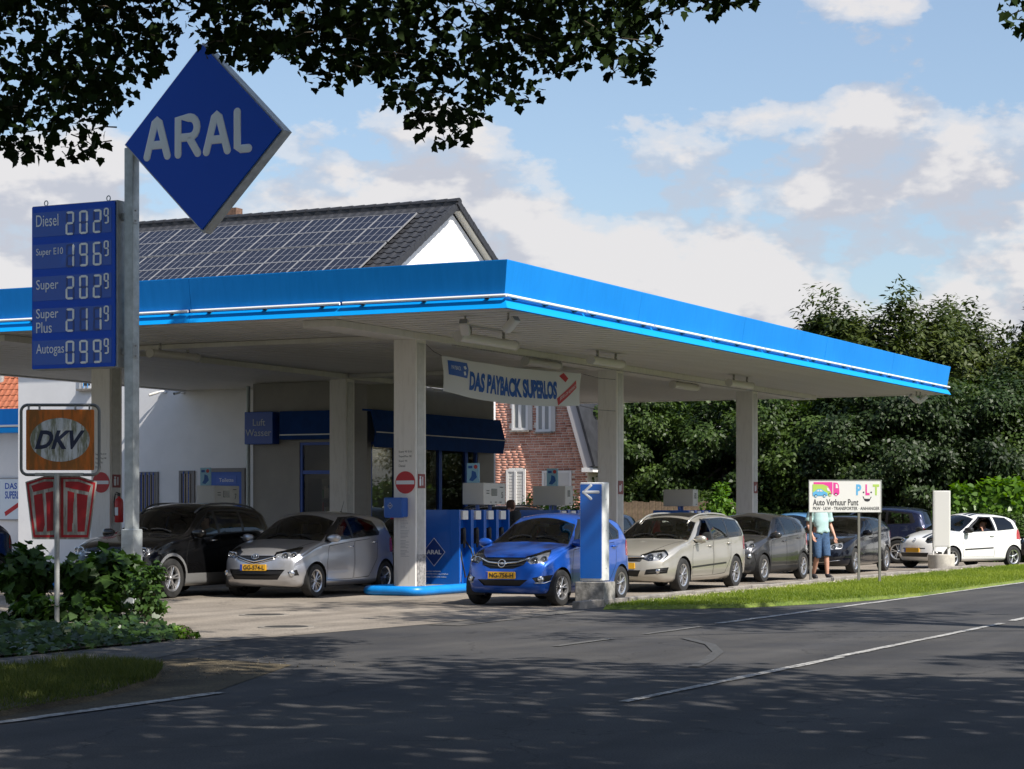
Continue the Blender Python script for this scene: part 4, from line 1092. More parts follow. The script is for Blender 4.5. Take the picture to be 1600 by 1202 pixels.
for i, (px, d, ytop, r, sd, lm) in enumerate(DEC):
    b = bpos(px, d); h = zz(ytop, d) * .90
    tree('broadleaf_tree', DLAB[i], b, h * .3, .2, (b.x, b.y, h * .52), (r, r * .85, h * .50), 110, 38000, 0.15, lm, sd, RHOMB, .5, r * .25, GT, .3, True, .62)
# bright shrubs
def bush(name, label, c, rad, nclump, nleaf, leaf, lm, seed, shape=RHOMB, grp=None, cat='shrub', stems=True, clump=.3, up=0.3):
    rg = np.random.default_rng(seed); rd = random.Random(seed)
    t = thing(name, label, cat, (c[0], c[1], 0), 0, grp); rad = np.array(rad, float)
    d = rg.normal(0, 1, (nclump, 3)); d /= np.linalg.norm(d, axis=1)[:, None]; d[:, 2] = np.abs(d[:, 2]) * rg.choice([1, 1, 1, -.7], nclump)
    C = d * (rg.uniform(.45, 1.0, (nclump, 1))) * rad + np.array([0, 0, c[2]])
    per = nleaf // nclump
    k = rg.normal(0, 1, (nclump, per, 3)); k /= np.linalg.norm(k, axis=2)[:, :, None]; k *= rg.uniform(0, 1, (nclump, per, 1)) ** .5
    P = (C[:, None, :] + k * rad.mean() * clump).reshape(-1, 3); P[:, 2] = np.maximum(P[:, 2], 0.03)
    nrm = np.repeat(d, per, 0) * .7 + np.array([0, 0, .6]); tip = k.reshape(-1, 3) + np.array([0, 0, up])
    vs, fs = leaf_cloud(P, leaf, nrm, tip, shape, rg)
    tint = np.clip(np.repeat(rg.uniform(.2, .8, nclump), per) + rg.normal(0, .2, nclump * per), 0, 1)
    np_mesh('foliage', vs, fs, len(shape), lm, t, tint)
    mb = MB()
    for i in range(min(nclump, 14)):
        e = Vector(C[i]); mb.tube([(rd.uniform(-.1, .1), rd.uniform(-.1, .1), 0), e * .5 + Vector((0, 0, .1)), e], [.025, .018, .006], 5)
    mb.build('stems', M_BARK, t)
    return t
b = bpos(1127, 66); bush('bright_shrub', 'bright yellow-green shrub seen left of the third column', (b.x, b.y, 1.1), (.55, .5, 1.3), 30, 3000, .13, LM_LAUREL, 31)
b = bpos(835, 64); bush('low_shrub', 'small green shrub at the foot of the brick house', (b.x, b.y, 1.0), (.75, .4, .9), 30, 2500, .12, LM_LAUREL, 32)
b = bpos(885, 63); bush('low_shrub', 'small yellow-green shrub seen behind the second pump', (b.x, b.y, 1.0), (.9, .4, .95), 30, 2500, .12, LM_LAUREL, 33)
# hedges
def hedge(name, label, p0, p1, h, w, nleaf, leaf, lm, seed, shape=RHOMB, rough=.12, up=.5):
    rg = np.random.default_rng(seed); p0 = Vector(p0); p1 = Vector(p1); d = (p1 - p0); L = d.length; d.normalize(); nn = Vector((-d.y, d.x, 0))
    t = thing(name, label, 'hedge', p0)
    # leaves on the surface of a box, uneven
    a = rg.uniform(0, L, nleaf); f = rg.uniform(0, 1, nleaf); top = f < (w / (w + 2 * h)) * 1.5
    off = np.where(top, rg.uniform(-w / 2, w / 2, nleaf), np.where(rg.uniform(0, 1, nleaf) < .75, -w / 2, w / 2))
    zv = np.where(top, h, rg.uniform(.05, h, nleaf))
    wob = np.sin(a * 3.1 + seed) * .5 + np.sin(a * 7.3) * .3 + rg.normal(0, .5, nleaf)
    zv = zv + np.where(top, wob * rough, 0); off = off + np.where(top, 0, np.sign(off) * wob * rough * .6)
    P = np.stack([a * d.x + off * nn.x, a * d.y + off * nn.y, zv], 1)
    nrm = np.where(top[:, None], np.array([0, 0, 1.0]), np.sign(off)[:, None] * np.array([nn.x, nn.y, 0])); nrm = nrm + np.array([0, 0, .35])
    tip = np.where(top[:, None], np.array([0, 0, up]), np.array([0, 0, .2])) + rg.normal(0, .5, (nleaf, 3))
    vs, fs = leaf_cloud(P, leaf, nrm, tip, shape, rg)
    np_mesh('foliage', vs, fs, len(shape), lm, t, np.clip(rg.normal(.5, .25, nleaf), 0, 1))
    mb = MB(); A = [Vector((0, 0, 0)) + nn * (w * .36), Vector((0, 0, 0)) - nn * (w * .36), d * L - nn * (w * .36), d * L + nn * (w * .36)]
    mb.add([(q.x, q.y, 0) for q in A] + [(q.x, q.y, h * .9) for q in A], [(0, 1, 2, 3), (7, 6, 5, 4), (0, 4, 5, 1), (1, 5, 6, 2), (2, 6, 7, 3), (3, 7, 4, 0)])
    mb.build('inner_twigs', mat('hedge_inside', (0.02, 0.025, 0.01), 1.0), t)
hedge('laurel_hedge', 'bright glossy laurel hedge behind the white car', bpos(1490, 67), bpos(1680, 66), zz(768, 67), 1.2, 14000, .22, LM_LAUREL, 41, LANCE * np.array([1.6, 1]), .22, 1.2)
hedge('box_hedge', 'trimmed low dark green hedge between the dark cars and the white car', bpos(1395, 63.5), bpos(1660, 63), zz(806, 63.5), .9, 16000, .09, LM_BOX, 42, RHOMB, .05)
hedge('box_hedge', 'low hedge far behind the beige estate car', bpos(955, 69), bpos(1290, 69), zz(800, 69), .8, 12000, .10, LM_BOX, 43, RHOMB, .06)
# brown board fence behind the estate car
fb = thing('board_fence', 'low brown board fence seen over the roof of the beige estate car', 'fence', bpos(960, 68))
fme = MB().bbox((0, -.015, 0.0), (.18, .015, zz(783, 68))).mesh('board'); fme.materials.append(mat('fence_brown', (0.12, 0.085, 0.055), 0.9, var=0.3))
for i in range(22): o = link('board', fme, None, fb); o.location = (i * .19, 0.004 * (i % 2), -.02 * (i % 3))

# ---- near maple: the trunk stands off to the left, its low sprays hang into the top of the view
def maple_near():
    rg = np.random.default_rng(77); rd = random.Random(77)
    base = Vector((-7.6, 13.5, 0)); t = thing('maple_tree', 'big maple overhanging the road, dark leafy branches hanging across the top', 'tree', base)
    env = [(-160, 250), (-60, 235), (0, 232), (50, 258), (100, 250), (140, 262), (165, 238), (172, 195), (200, 160), (225, 132), (262, 110), (275, 62), (300, 55), (318, 85), (350, 88), (385, 112), (412, 96), (430, 72), (462, 98), (480, 135), (520, 148), (548, 118), (580, 128), (605, 165), (640, 205), (690, 228), (730, 225), (768, 195), (780, 140), (812, 165), (845, 155), (862, 112), (905, 118), (925, 102), (965, 118), (1000, 132), (1022, 120), (1020, 80), (1040, 42), (1062, 22), (1082, 4), (1095, 18), (1118, 30), (1140, 10), (1188, 2), (1220, -30), (1300, -60)]
    ex = np.array([e[0] for e in env]); ey = np.array([e[1] for e in env])
    mb = MB(); pos = []; tips = []
    n = 0
    holes = [(300, 20, 26), (262, 155, 26), (455, 30, 14), (205, 190, 20), (20, 60, 16), (560, 60, 14), (1050, 0, 14), (800, 70, 13), (120, 40, 12), (420, 40, 12), (690, 75, 14), (905, 60, 12), (640, 120, 12)]
    tw = []
    while n < 1180:
        x = rd.uniform(-160, 1240); lim = np.interp(x, ex, ey); y = rd.uniform(-150, lim - 6)
        if any((x - a) ** 2 + (y - b) ** 2 < (r * 1.25) ** 2 for a, b, r in holes): continue
        d = rd.uniform(17.6, 20.6); p = pd(x, y, d); n += 1
        # a spray: short twig with leaves around it, drooping at the end
        L = rd.uniform(.18, .34); a = rd.uniform(0, 2 * PI); dirv = Vector((math.cos(a), math.sin(a), rd.uniform(-.55, .1))).normalized()
        q0 = p - dirv * L; q1 = p
        if rd.random() < .5: mb.tube([q0 - base, (q0 + q1) / 2 + Vector((0, 0, .02)) - base, q1 - base], [.007, .005, .003], 4)
        tw.append(q0)
        for k in range(rd.randint(8, 14)):
            f = rd.uniform(-.1, 1.05); off = Vector((rd.gauss(0, .075), rd.gauss(0, .10), rd.gauss(-.01, .07)))
            w = q0.lerp(q1, f) + off
            # keep the hanging outline: nothing below the envelope
            px = 800 + w.x / w.y * FPX; py = 800 - (w.z - EYE) / w.y * FPX
            if py > np.interp(px, ex, ey) + 3: continue
            pos.append(tuple(w - base)); tips.append((dirv.x * .6 + off.x * 4, dirv.y * .6 + off.y * 4, -.75))
    pos = np.array(pos); tips = np.array(tips)
    nrm = rg.normal(0, .55, (len(pos), 3)) + np.array([0, -.55, .5])
    vs, fs = leaf_cloud(pos, .088, nrm, tips, MAPLE, rg, .30, .3, .10)
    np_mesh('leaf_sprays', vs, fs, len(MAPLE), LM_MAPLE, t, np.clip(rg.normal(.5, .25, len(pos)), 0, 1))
    # limbs: from the trunk up and over, then down into the sprays
    hub = Vector((1.6, 1.0, 6.6)); mb.tube([(0, 0, -.1), (.15, .05, 2.2), (.5, .3, 4.6), hub, (3.0, .6, 9.5), (4.2, .4, 13.0)], [.42, .36, .32, .27, .18, .05], 10)
    for i in range(16):
        x = -100 + i * 85; lim = np.interp(x, ex, ey); tgt = pd(x, min(lim - 95, 40 - 20 * (i % 3)), rd.uniform(18.2, 20)) - base
        s0 = hub.lerp(Vector((3.0, .6, 9.5)), rd.uniform(0, .7)); m1 = s0.lerp(tgt, .55) + Vector((0, 0, rd.uniform(1.2, 2.2)))
        m2 = m1.lerp(tgt, .6) + Vector((rd.uniform(-.2, .2), 0, .25))
        mb.tube([s0, m1, m2, tgt], [.07, .04, .02, .006], 6)
        for j in range(3):
            e = tgt + Vector((rd.uniform(-.3, .3), rd.uniform(-.4, .4), rd.uniform(-.2, .15))); mb.tube([m2, m2.lerp(e, .5) + Vector((0, 0, .06)), e], [.014, .009, .003], 4)
    mb.build('trunk', M_BARK, t, smooth=True)
    # the rest of the crown above the view
    C = []; 
    while len(C) < 260:
        p = rg.normal(0, 1, 3); p /= np.linalg.norm(p); p *= rg.uniform(.45, 1.0)
        q = np.array([-3.6, 16.6, 10.8]) + p * np.array([8.2, 7.6, 4.3])
        if q[2] < EYE + .2424 * q[1] + 1.1: continue
        C.append(q)
    while len(C) < 320:
        p = rg.normal(0, 1, 3); p /= np.linalg.norm(p); p *= rg.uniform(.3, 1.0); q = np.array([-1.4, 23.2, 10.2]) + p * np.array([3.6, 2.6, 1.7])
        if q[2] < EYE + .2424 * q[1] + .9: continue
        C.append(q)
    while len(C) < 370:
        p = rg.normal(0, 1, 3); p /= np.linalg.norm(p); p *= rg.uniform(.3, 1.0); C.append(np.array([1.8, 12.6, 9.6]) + p * np.array([3.6, 2.8, 1.8]))
    C = np.array(C) - np.array(base); per = 70
    k = rg.normal(0, 1, (len(C), per, 3)); k /= np.linalg.norm(k, axis=2)[:, :, None]; k *= rg.uniform(0, 1, (len(C), per, 1)) ** .5
    P = (C[:, None, :] + k * np.array([1.0, 1.0, .5])).reshape(-1, 3)
    vs, fs = leaf_cloud(P, .17, np.tile([0, 0, 1.0], (len(P), 1)), k.reshape(-1, 3), MAPLE, rg, .6)
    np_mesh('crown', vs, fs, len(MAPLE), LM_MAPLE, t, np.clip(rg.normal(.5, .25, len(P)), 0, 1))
    mb = MB()
    for i in range(0, len(C), 5):
        e = Vector(C[i]); s0 = Vector((3.0, .6, 9.5)); mb.tube([s0, s0.lerp(e, .5) + Vector((0, 0, .5)), e], [.08, .05, .01], 5)
    mb.build('limbs', M_BARK, t, smooth=True)
maple_near()
# maples on the right side of the road: they shade the roadway, a tip of one shows in the top right corner
GM = 'roadside maples'
def maple_far(label, base, cc, cr, n, per, leaf, seed, clump=1.0, late=False):
    rg = np.random.default_rng(seed); t = thing('maple_tree', label, 'tree', base, 0, GM); bv = Vector(base)
    C = []
    while len(C) < n:
        p = rg.normal(0, 1, 3); p /= np.linalg.norm(p); p *= rg.uniform(.4, 1.0); q = np.array(cc) + p * np.array(cr)
        if q[1] > 1 and abs(q[0]) < .2424 * q[1] + 1.3 and q[2] < EYE + .2424 * q[1] + 1.3: continue
        C.append(q)
    C = np.array(C) - np.array(bv)
    k = rg.normal(0, 1, (n, per, 3)); k /= np.linalg.norm(k, axis=2)[:, :, None]; k *= rg.uniform(0, 1, (n, per, 1)) ** .5
    P = (C[:, None, :] + k * np.array([clump, clump, clump * .5])).reshape(-1, 3)
    vs, fs = leaf_cloud(P, leaf, np.tile([0, 0, 1.0], (len(P), 1)), k.reshape(-1, 3), MAPLE, rg, .6)
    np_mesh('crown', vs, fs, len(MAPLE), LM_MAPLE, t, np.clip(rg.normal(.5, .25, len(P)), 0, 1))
    mb = MB(); top = Vector(cc) - bv; fork = Vector((top.x * .5, top.y * .5, top.z * .62)) if not late else Vector((top.x * .18, top.y * .2, top.z * .80))
    mb.tube([(0, 0, -.1), (top.x * .05, top.y * .05, top.z * .3), tuple(fork), tuple(top), tuple(top + Vector((0, 0, cr[2] * .6)))], [.4, .34, .27, .17, .04], 9)
    for i in range(0, n, 5):
        e = Vector(C[i]); s0 = fork.lerp(top, random.random()); mb.tube([s0, s0.lerp(e, .5) + Vector((0, 0, .4)), e], [.08, .05, .01], 5)
    mb.build('trunk', M_BARK, t, smooth=True)
    return t
maple_far('maple standing right of the camera, out of view, shading the foreground', (10.5, 9.0, 0), (6.6, 9.2, 9.4), (6.2, 5.6, 3.6), 185, 70, .20, 81)
maple_far('maple standing left of the sign pole, out of view, shading the signs', (-10.4, 27.0, 0), (-2.2, 28.0, 12.9), (4.4, 3.1, 3.0), 170, 75, .20, 83, 1.0, True)
t3 = maple_far('maple right of the road whose leafy tip enters the top right corner', (13.6, 21.5, 0), (10.0, 24.0, 12.5), (4.4, 3.6, 4.2), 62, 60, .19, 82)
rg = np.random.default_rng(5); P = []
while len(P) < 170:
    x = rg.uniform(1560, 1680); y = rg.uniform(-60, 58)
    if y > 30 + (x - 1562) * .75 or y > 56: continue
    P.append(tuple(pd(x, y, rg.uniform(20.5, 22)) - Vector((13.6, 21.5, 0))))
P = np.array(P); vs, fs = leaf_cloud(P, .09, rg.normal(0, .6, (len(P), 3)) + np.array([0, -.5, .5]), np.tile([-.5, 0, -.6], (len(P), 1)), MAPLE, rg, .3)
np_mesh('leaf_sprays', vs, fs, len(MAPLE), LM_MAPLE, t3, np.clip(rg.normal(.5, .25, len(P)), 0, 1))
mb = MB(); e = pd(1575, 25, 21) - Vector((13.6, 21.5, 0)); mb.tube([(-1.5, 0, 8.2), (-4, -.2, 8.3), tuple(e + Vector((.6, 0, .25))), tuple(e)], [.06, .04, .015, .005], 6); mb.build('low_branch', M_BARK, t3, smooth=True)

# ---- planting bed at the left: ivy carpet and a leafy maple-sprout shrub
BED = uvpoly([(-19, -0.72), (-13, -0.72), (-10.2, -0.66), (-9.3, -0.35), (-9.0, 0.4), (-9.2, 2.0), (-10.5, 2.8), (-19, 3.0)])
sheet('planting_bed', [(p.x, p.y) for p in BED], 0.03, M_SOIL)
def ivy():
    rg = np.random.default_rng(9); q = poly_scatter(BED, 9000)
    uvs = np.array([uv_of(p) for p in q]); edge = np.clip((uvs[:, 1] + .75) / .7, 0, 1)
    h = .04 + .22 * edge * (0.6 + .4 * np.sin(q[:, 0] * 3) * np.cos(q[:, 1] * 2.3)) * rg.uniform(.4, 1, len(q))
    P = np.concatenate([q, h[:, None]], 1)
    nrm = np.tile([.1, -.55, .8], (len(q), 1)); tip = np.tile([0, -.5, -.5], (len(q), 1)) + rg.normal(0, .4, (len(q), 3))
    vs, fs = leaf_cloud(P, .10, nrm, tip, IVY, rg, .35, .35, .08)
    o = np_mesh('ivy', vs, fs, len(IVY), LM_IVY, None, np.clip(rg.normal(.5, .25, len(q)), 0, 1))
    tag(o, 'dark ivy carpet covering the planting bed under the sign posts', 'ivy', kind='stuff')
ivy()
def shrub_at(label, px, py, d, rad, ncl, nl, leaf, seed, shape, lm, name='leafy_shrub'):
    p = bpos(px, d); return bush(name, label, (p.x, p.y, zz(py, d)), rad, ncl, nl, leaf, lm, seed, shape, 'shrubs in the planting bed', 'shrub', True, .33, -.2)
LM_SHR = leaf_mat('leaf_shrub', (0.022, 0.055, 0.010), (0.065, 0.13, 0.022), 0.3, 0.45)
shrub_at('big-leaved maple sapling shrub right of the post with two stacked signs', 165, 915, 29.6, (.66, .45, .50), 38, 1150, .155, 51, MAPLE, LM_SHR)
shrub_at('big-leaved sapling shrub left of the post with two stacked signs', 38, 905, 29.6, (.50, .4, .42), 26, 650, .15, 52, MAPLE, LM_SHR)
shrub_at('leafy shrub at the foot of the tall sign pole', 228, 930, 28.8, (.28, .3, .48), 36, 900, .075, 53, IVY, LM_SHR)
shrub_at('low dark shrub in front of the two stacked signs', 105, 965, 29.0, (1.0, .25, .26), 40, 900, .12, 55, MAPLE, LM_SHR)
shrub_at('small bright weed at the tip of the planting bed', 288, 996, 24.9, (.16, .15, .12), 14, 350, .05, 54, IVY, LM_LAUREL, 'weed_tuft')

# unseen maples added round the camera to cut the sky light on that side
for i, (x, y, cx, cy, cz, rx, rz_) in enumerate(((-9, -6, -7, -5, 11, 6.5, 5.5), (3, -9, 2.5, -8, 12, 6.5, 6), (14, -2, 13.5, -1.5, 12, 6.5, 5.5), (-20, 4, -18.5, 4, 11, 6.5, 5.5), (-14, -16, -14, -15, 13, 7, 6.5), (10, -18, 9, -17, 13, 7, 6.5), (20, 10, 19.5, 10, 12, 5.5, 5.5))):
    maple_far(['avenue maple behind the camera to the left', 'avenue maple directly behind the camera', 'avenue maple behind the camera to the right', 'avenue maple out of view at the far left', 'back-row maple behind the camera to the left', 'back-row maple behind the camera to the right', 'avenue maple out of view at the far right'][i], (x, y, 0), (cx, cy, cz), (rx, rx, rz_), 130, 55, .34, 90 + i, 1.3)

for i, (u, v, h) in enumerate(((6, -21, 7.0), (19, -21, 7.5), (33, -22, 7.5))):
    p = S(u, v); maple_far(['roadside maple across the road opposite the blue hatchback', 'roadside maple across the road opposite the rental sign', 'roadside maple across the road opposite the white car'][i], (p.x, p.y, 0), (p.x, p.y, h * .58), (4.2, 4.2, h * .40), 80, 55, .30, 120 + i, 1.1)
# ================================================================== CARS
def pchip(xs, ys):
    xs = np.array(xs, float); ys = np.array(ys, float); h = np.diff(xs); dl = np.diff(ys) / h; d = np.zeros(len(xs))
    for i in range(1, len(xs) - 1):
        if dl[i - 1] * dl[i] > 0:
            w1 = 2 * h[i] + h[i - 1]; w2 = h[i] + 2 * h[i - 1]; d[i] = (w1 + w2) / (w1 / dl[i - 1] + w2 / dl[i])
    d[0] = dl[0]; d[-1] = dl[-1]
    def f(x):
        x = np.clip(x, xs[0], xs[-1]); i = np.clip(np.searchsorted(xs, x) - 1, 0, len(xs) - 2); t = (x - xs[i]) / h[i]
        return ((2 * t ** 3 - 3 * t ** 2 + 1) * ys[i] + (t ** 3 - 2 * t ** 2 + t) * h[i] * d[i] + (-2 * t ** 3 + 3 * t ** 2) * ys[i + 1] + (t ** 3 - t ** 2) * h[i] * d[i + 1])
    return f

M_TYRE = mat('tyre_rubber', (0.022, 0.022, 0.022), 0.8, var=0.2, vscale=10)
M_RIM = mat('alloy_rim', (0.60, 0.60, 0.61), 0.28, 0.85)
M_RIMD = mat('alloy_dark', (0.03, 0.03, 0.032), 0.5, 0.3)
M_PLAST = mat('black_plastic', (0.018, 0.018, 0.019), 0.55)
M_SEAL = mat('window_seal', (0.010, 0.010, 0.011), 0.3)
M_GRILL = mat('grille_black', (0.010, 0.010, 0.011), 0.4)
M_CHROME = mat('chrome', (0.80, 0.80, 0.80), 0.08, 1.0)
M_INT = mat('car_interior', (0.020, 0.020, 0.021), 0.85)
M_SEAT = mat('seat_cloth', (0.035, 0.035, 0.038), 0.9)
M_CARGL = glass_mat('car_glass', (0.50, 0.54, 0.54), 0.0, 1.25)
M_CARGL2 = glass_mat('car_glass_tinted', (0.16, 0.18, 0.18), 0.0, 1.5)
M_LAMP = mat('lamp_clear', (0.55, 0.56, 0.58), 0.12, 0.5, coat=1.0)
M_LAMPIN = mat('lamp_reflector', (0.75, 0.75, 0.76), 0.15, 0.9)
M_LENS = glass_mat('lamp_lens', (0.86, 0.88, 0.90), 0.0, 1.6)
M_RED = mat('tail_red', (0.40, 0.008, 0.012), 0.15, coat=1.0)
M_PLATE = mat('plate_yellow', (0.80, 0.42, 0.02), 0.4)
M_PTXT = mat('plate_black', (0.02, 0.02, 0.02), 0.5)
M_PEU = mat('plate_euro_blue', (0.01, 0.06, 0.40), 0.5)
M_GAP = mat('panel_gap', (0.006, 0.006, 0.006), 0.9)

CL_BODY, CL_DEL, CL_SEAL, CL_SIDE, CL_WIND, CL_REAR, CL_LAMP, CL_GRILL, CL_LOWER, CL_FOG, CL_GAP, CL_DOOR1, CL_DOOR2, CL_TAIL, CL_CLAD, CL_HOOD, CL_MOULD = range(17)

def circ(cx, cz, r, n=20): return [(cx + r * math.cos(2 * PI * i / n), cz + r * math.sin(2 * PI * i / n)) for i in range(n)]
def strip(a, b, w):
    a = Vector((a[0], a[1])); b = Vector((b[0], b[1])); d = (b - a).normalized(); n = Vector((-d.y, d.x)) * w / 2
    return [tuple(a + n), tuple(b + n), tuple(b - n), tuple(a - n)]

def wheel_meshes(r, w, spokes, style, key, cache={}):
    k = (round(r, 3), round(w, 3), spokes, style)
    if k in cache: return cache[k]
    rr = r * 0.655 if style != 'steel' else r * .64
    mb = MB(); h = w / 2
    mb.lathe([(rr, -h * .80), (rr * 1.06, -h * .95), (r * .86, -h), (r * .95, -h * .93), (r * .99, -h * .72), (r, -h * .4), (r, h * .4), (r * .99, h * .72), (r * .95, h * .93), (r * .86, h), (rr * 1.06, h * .95), (rr, h * .80)], 40, Tm((0, 0, 0), (R(-90), 0, 0)), close=False)
    ty = mb.mesh('wheel'); ty.materials.append(M_TYRE); ty.polygons.foreach_set('use_smooth', [True] * len(ty.polygons)); ty.set_sharp_from_angle(angle=R(35))
    # outer face is +Y after the rotation (z -> y)
    mb = MB(); T = Tm((0, 0, 0), (R(-90), 0, 0))
    mb.mi = 0
    mb.lathe([(rr * .86, h * .25), (rr * .90, h * .78), (rr * .97, h * .86), (rr * 1.02, h * .90), (rr * 1.03, h * .7), (rr * 1.0, -h * .7)], 40, T)
    mb.mi = 1
    mb.lathe([(0.001, h * .05), (rr * .95, h * .05)], 30, T)
    mb.mi = 2
    mb.lathe([(0.03, h * .18), (rr * .62, h * .18), (rr * .62, h * .10)], 28, T)
    mb.mi = 0
    for i in range(spokes):
        a = 2 * PI * i / spokes + .3
        if style == 'double': offs = (-.13, .13)
        else: offs = (0,)
        for o in offs:
            a1 = a + o * .75; a2 = a + o * 1.25
            wd0 = rr * (.17 if style == 'single' else .10); wd1 = rr * (.15 if style == 'single' else .085)
            if style == 'multi': wd0, wd1 = rr * .075, rr * .085
            c0 = Vector((math.cos(a1) * rr * .14, math.sin(a1) * rr * .14)); c1 = Vector((math.cos(a2) * rr * .94, math.sin(a2) * rr * .94))
            d = (c1 - c0).normalized(); n = Vector((-d.y, d.x))
            z0, z1 = h * .62, h * .74; dp = h * .3
            q = [c0 - n * wd0 / 2, c0 + n * wd0 / 2, c1 + n * wd1 / 2, c1 - n * wd1 / 2]
            vs = [(p.x, p.y, zt) for p, zt in zip(q, (z0, z0, z1, z1))] + [(p.x * 1.0, p.y, zt - dp) for p, zt in zip(q, (z0, z0, z1, z1))]
            cm = ((c0 + c1) / 2); mid = [(c0.x, c0.y, z0 + .006), (c1.x, c1.y, z1 + .006)]
            vs += mid
            mb.add(vs, [(0, 3, 9, 8), (8, 9, 2, 1), (0, 4, 7, 3), (1, 2, 6, 5), (3, 7, 6, 2), (0, 8, 1, 5, 4)], T)
    mb.lathe([(0.0005, h * .78), (rr * .13, h * .76), (rr * .20, h * .64), (rr * .20, h * .3)], 20, T)
    ri = mb.mesh('rim')
    for m in (M_RIM, M_RIMD, mat('brake_disc', (0.28, 0.27, 0.26), 0.4, 0.8)): ri.materials.append(m)
    ri.polygons.foreach_set('material_index', mb.m); ri.polygons.foreach_set('use_smooth', [True] * len(ri.polygons)); ri.set_sharp_from_angle(angle=R(30))
    cache[k] = (ty, ri)
    return cache[k]

def build_car(sp):
    """car in local frame: +X forward, +Y its left side, origin on the ground at mid wheelbase. xf = distance behind the nose."""
    L, W, H, wb, fo, r = sp['L'], sp['W'], sp['H'], sp['wb'], sp['fo'], sp['r']
    x_of = lambda xf: (fo + wb / 2) - xf
    root = thing('parked_car' if sp.get('name') is None else sp['name'], sp['label'], 'car', group=sp.get('group', 'cars queuing at the station'))
    pm = sp['paint']
    top = pchip([p[0] for p in sp['top']], [p[1] for p in sp['top']])
    bot = pchip([0, .03, .15, .5, L - .5, L - .12, L - .03, L], [sp.get('nz', .38), .30, .205, .18, .18, .24, .34, .45])
    belt = pchip([p[0] for p in sp['belt']], [p[1] for p in sp['belt']])
    hw = W / 2
    plan = pchip([0, .06, .2, .45, .8, L * .35, L * .62, L - .7, L - .25, L - .06, L], [hw * .80, hw * .86, hw * .93, hw * .975, hw * .995, hw, hw, hw * .985, hw * .94, hw * .88, hw * .82])
    bowf = sp.get('bow', .30); bowr = .16
    xs = sorted(set([round(x, 4) for x in list(np.concatenate([np.array([0, .006, .014, .024, .036, .05, .068, .09, .115, .145, .18, .22, .27, .33]), np.arange(.4, L - .4, .065), L - np.array([.34, .28, .22, .17, .13, .10, .07, .05, .033, .02, .01, .004, 0])]))]))
    NS = 12
    rows = []
    cow, wtop = sp['cowl'], sp['wtop']
    for x in xs:
        zt, zb = float(top(x)), float(bot(x)); zt = max(zt, zb + .02); w = float(plan(x))
        zs = min(float(belt(x)), zt - .012 - .22 * min(.3, max(0, zt - .55)))
        zs = max(zs, zb + (zt - zb) * .45)
        dl = zt - zs; ws = w * .972
        wr = ws - sp.get('tumble', .27) * dl
        e = min(.085, dl * .45); rr_ = min(.17, dl * .6 + .03)
        crown = min(.05, dl * .30)
        pts = [(0, zb), (w * .45, zb), (w * .80, zb)]
        hz = zs - zb
        for k in range(5):
            t = (k + 1) / 5 * PI / 2; pts.append((w * .80 + w * .175 * math.sin(t), zb + min(.11, hz * .3) * (1 - math.cos(t))))
        z0 = zb + min(.11, hz * .3)
        for k in range(1, 11):
            f = k / 10; z = z0 + (zs - z0) * f
            # body side: fullest a little below the shoulder, crease, slight tuck at the sill
            y = w * (0.975 + .025 * math.sin(PI * min(1, f * 1.25) ) ** .8 if f < .8 else 0.975 + .025 * math.cos((f - .8) / .2 * PI / 2) * .0 + .0)
            if f >= .8: y = w * (0.975 - .003 * (f - .8) / .2)
            else: y = w * (0.975 + .025 * math.sin(PI * f / .8))
            pts.append((y, z))
        ys0 = pts[-1][0]
        for k in range(1, 9):
            f = k / 8; y = ys0 + (wr - ys0) * f + .018 * math.sin(PI * f) * min(1, dl / .3); z = zs + (zt - crown - e - zs) * f
            pts.append((y, z))
        for k in range(1, 6):
            t = k / 5 * PI / 2; pts.append((wr - rr_ * (1 - math.cos(t)), zt - crown - e + e * math.sin(t)))
        yr = wr - rr_
        for k in range(1, 8):
            f = k / 7; y = yr * (1 - f); pts.append((y, zt - crown * (y / max(yr, 1e-4)) ** 2))
        rows.append([(x, y, z) for y, z in pts])
    npt = len(rows[0])
    def bow(x, y, z):
        q = abs(y) / hw
        if x < 1.1: x = x + bowf * (q ** 2.6) * (1 - x / 1.1) ** 1.3
        if x > L - .9: x = x - bowr * q ** 2.4 * (1 - (L - x) / .9) ** 1.3
        g = max(0.0, min(1.0, (z - .85) / .35))
        if cow - .35 < x < wtop + .5:
            ph = (x - (cow - .35)) / (wtop + .85 - cow); x = x + .17 * g * (abs(y) / .65) ** 2 * math.sin(PI * max(0, min(1, ph)))
        return x
    vs = []; idx = {}
    for i, rw in enumerate(rows):
        for j, (x, y, z) in enumerate(rw):
            xb = bow(x, y, z)
            for sd in (1, -1):
                if j in (0, npt - 1) and sd < 0: idx[(i, j, -1)] = idx[(i, j, 1)]; continue
                idx[(i, j, sd)] = len(vs); vs.append((x_of(xb), sd * (y if j not in (0, npt - 1) else 0), z))
    fs = []
    for i in range(len(rows) - 1):
        for j in range(npt - 1):
            a, b, c, d = idx[(i, j, 1)], idx[(i + 1, j, 1)], idx[(i + 1, j + 1, 1)], idx[(i, j + 1, 1)]
            fs.append((a, b, c, d)); a, b, c, d = idx[(i, j, -1)], idx[(i + 1, j, -1)], idx[(i + 1, j + 1, -1)], idx[(i, j + 1, -1)]; fs.append((d, c, b, a))
    for i, rev in ((0, False), (len(rows) - 1, True)):
        ring = [idx[(i, j, 1)] for j in range(npt)] + [idx[(i, j, -1)] for j in range(npt - 2, 0, -1)]
        fs.append(tuple(ring if not rev else reversed(ring)))
    bm = bmesh.new(); bv = [bm.verts.new(v) for v in vs]
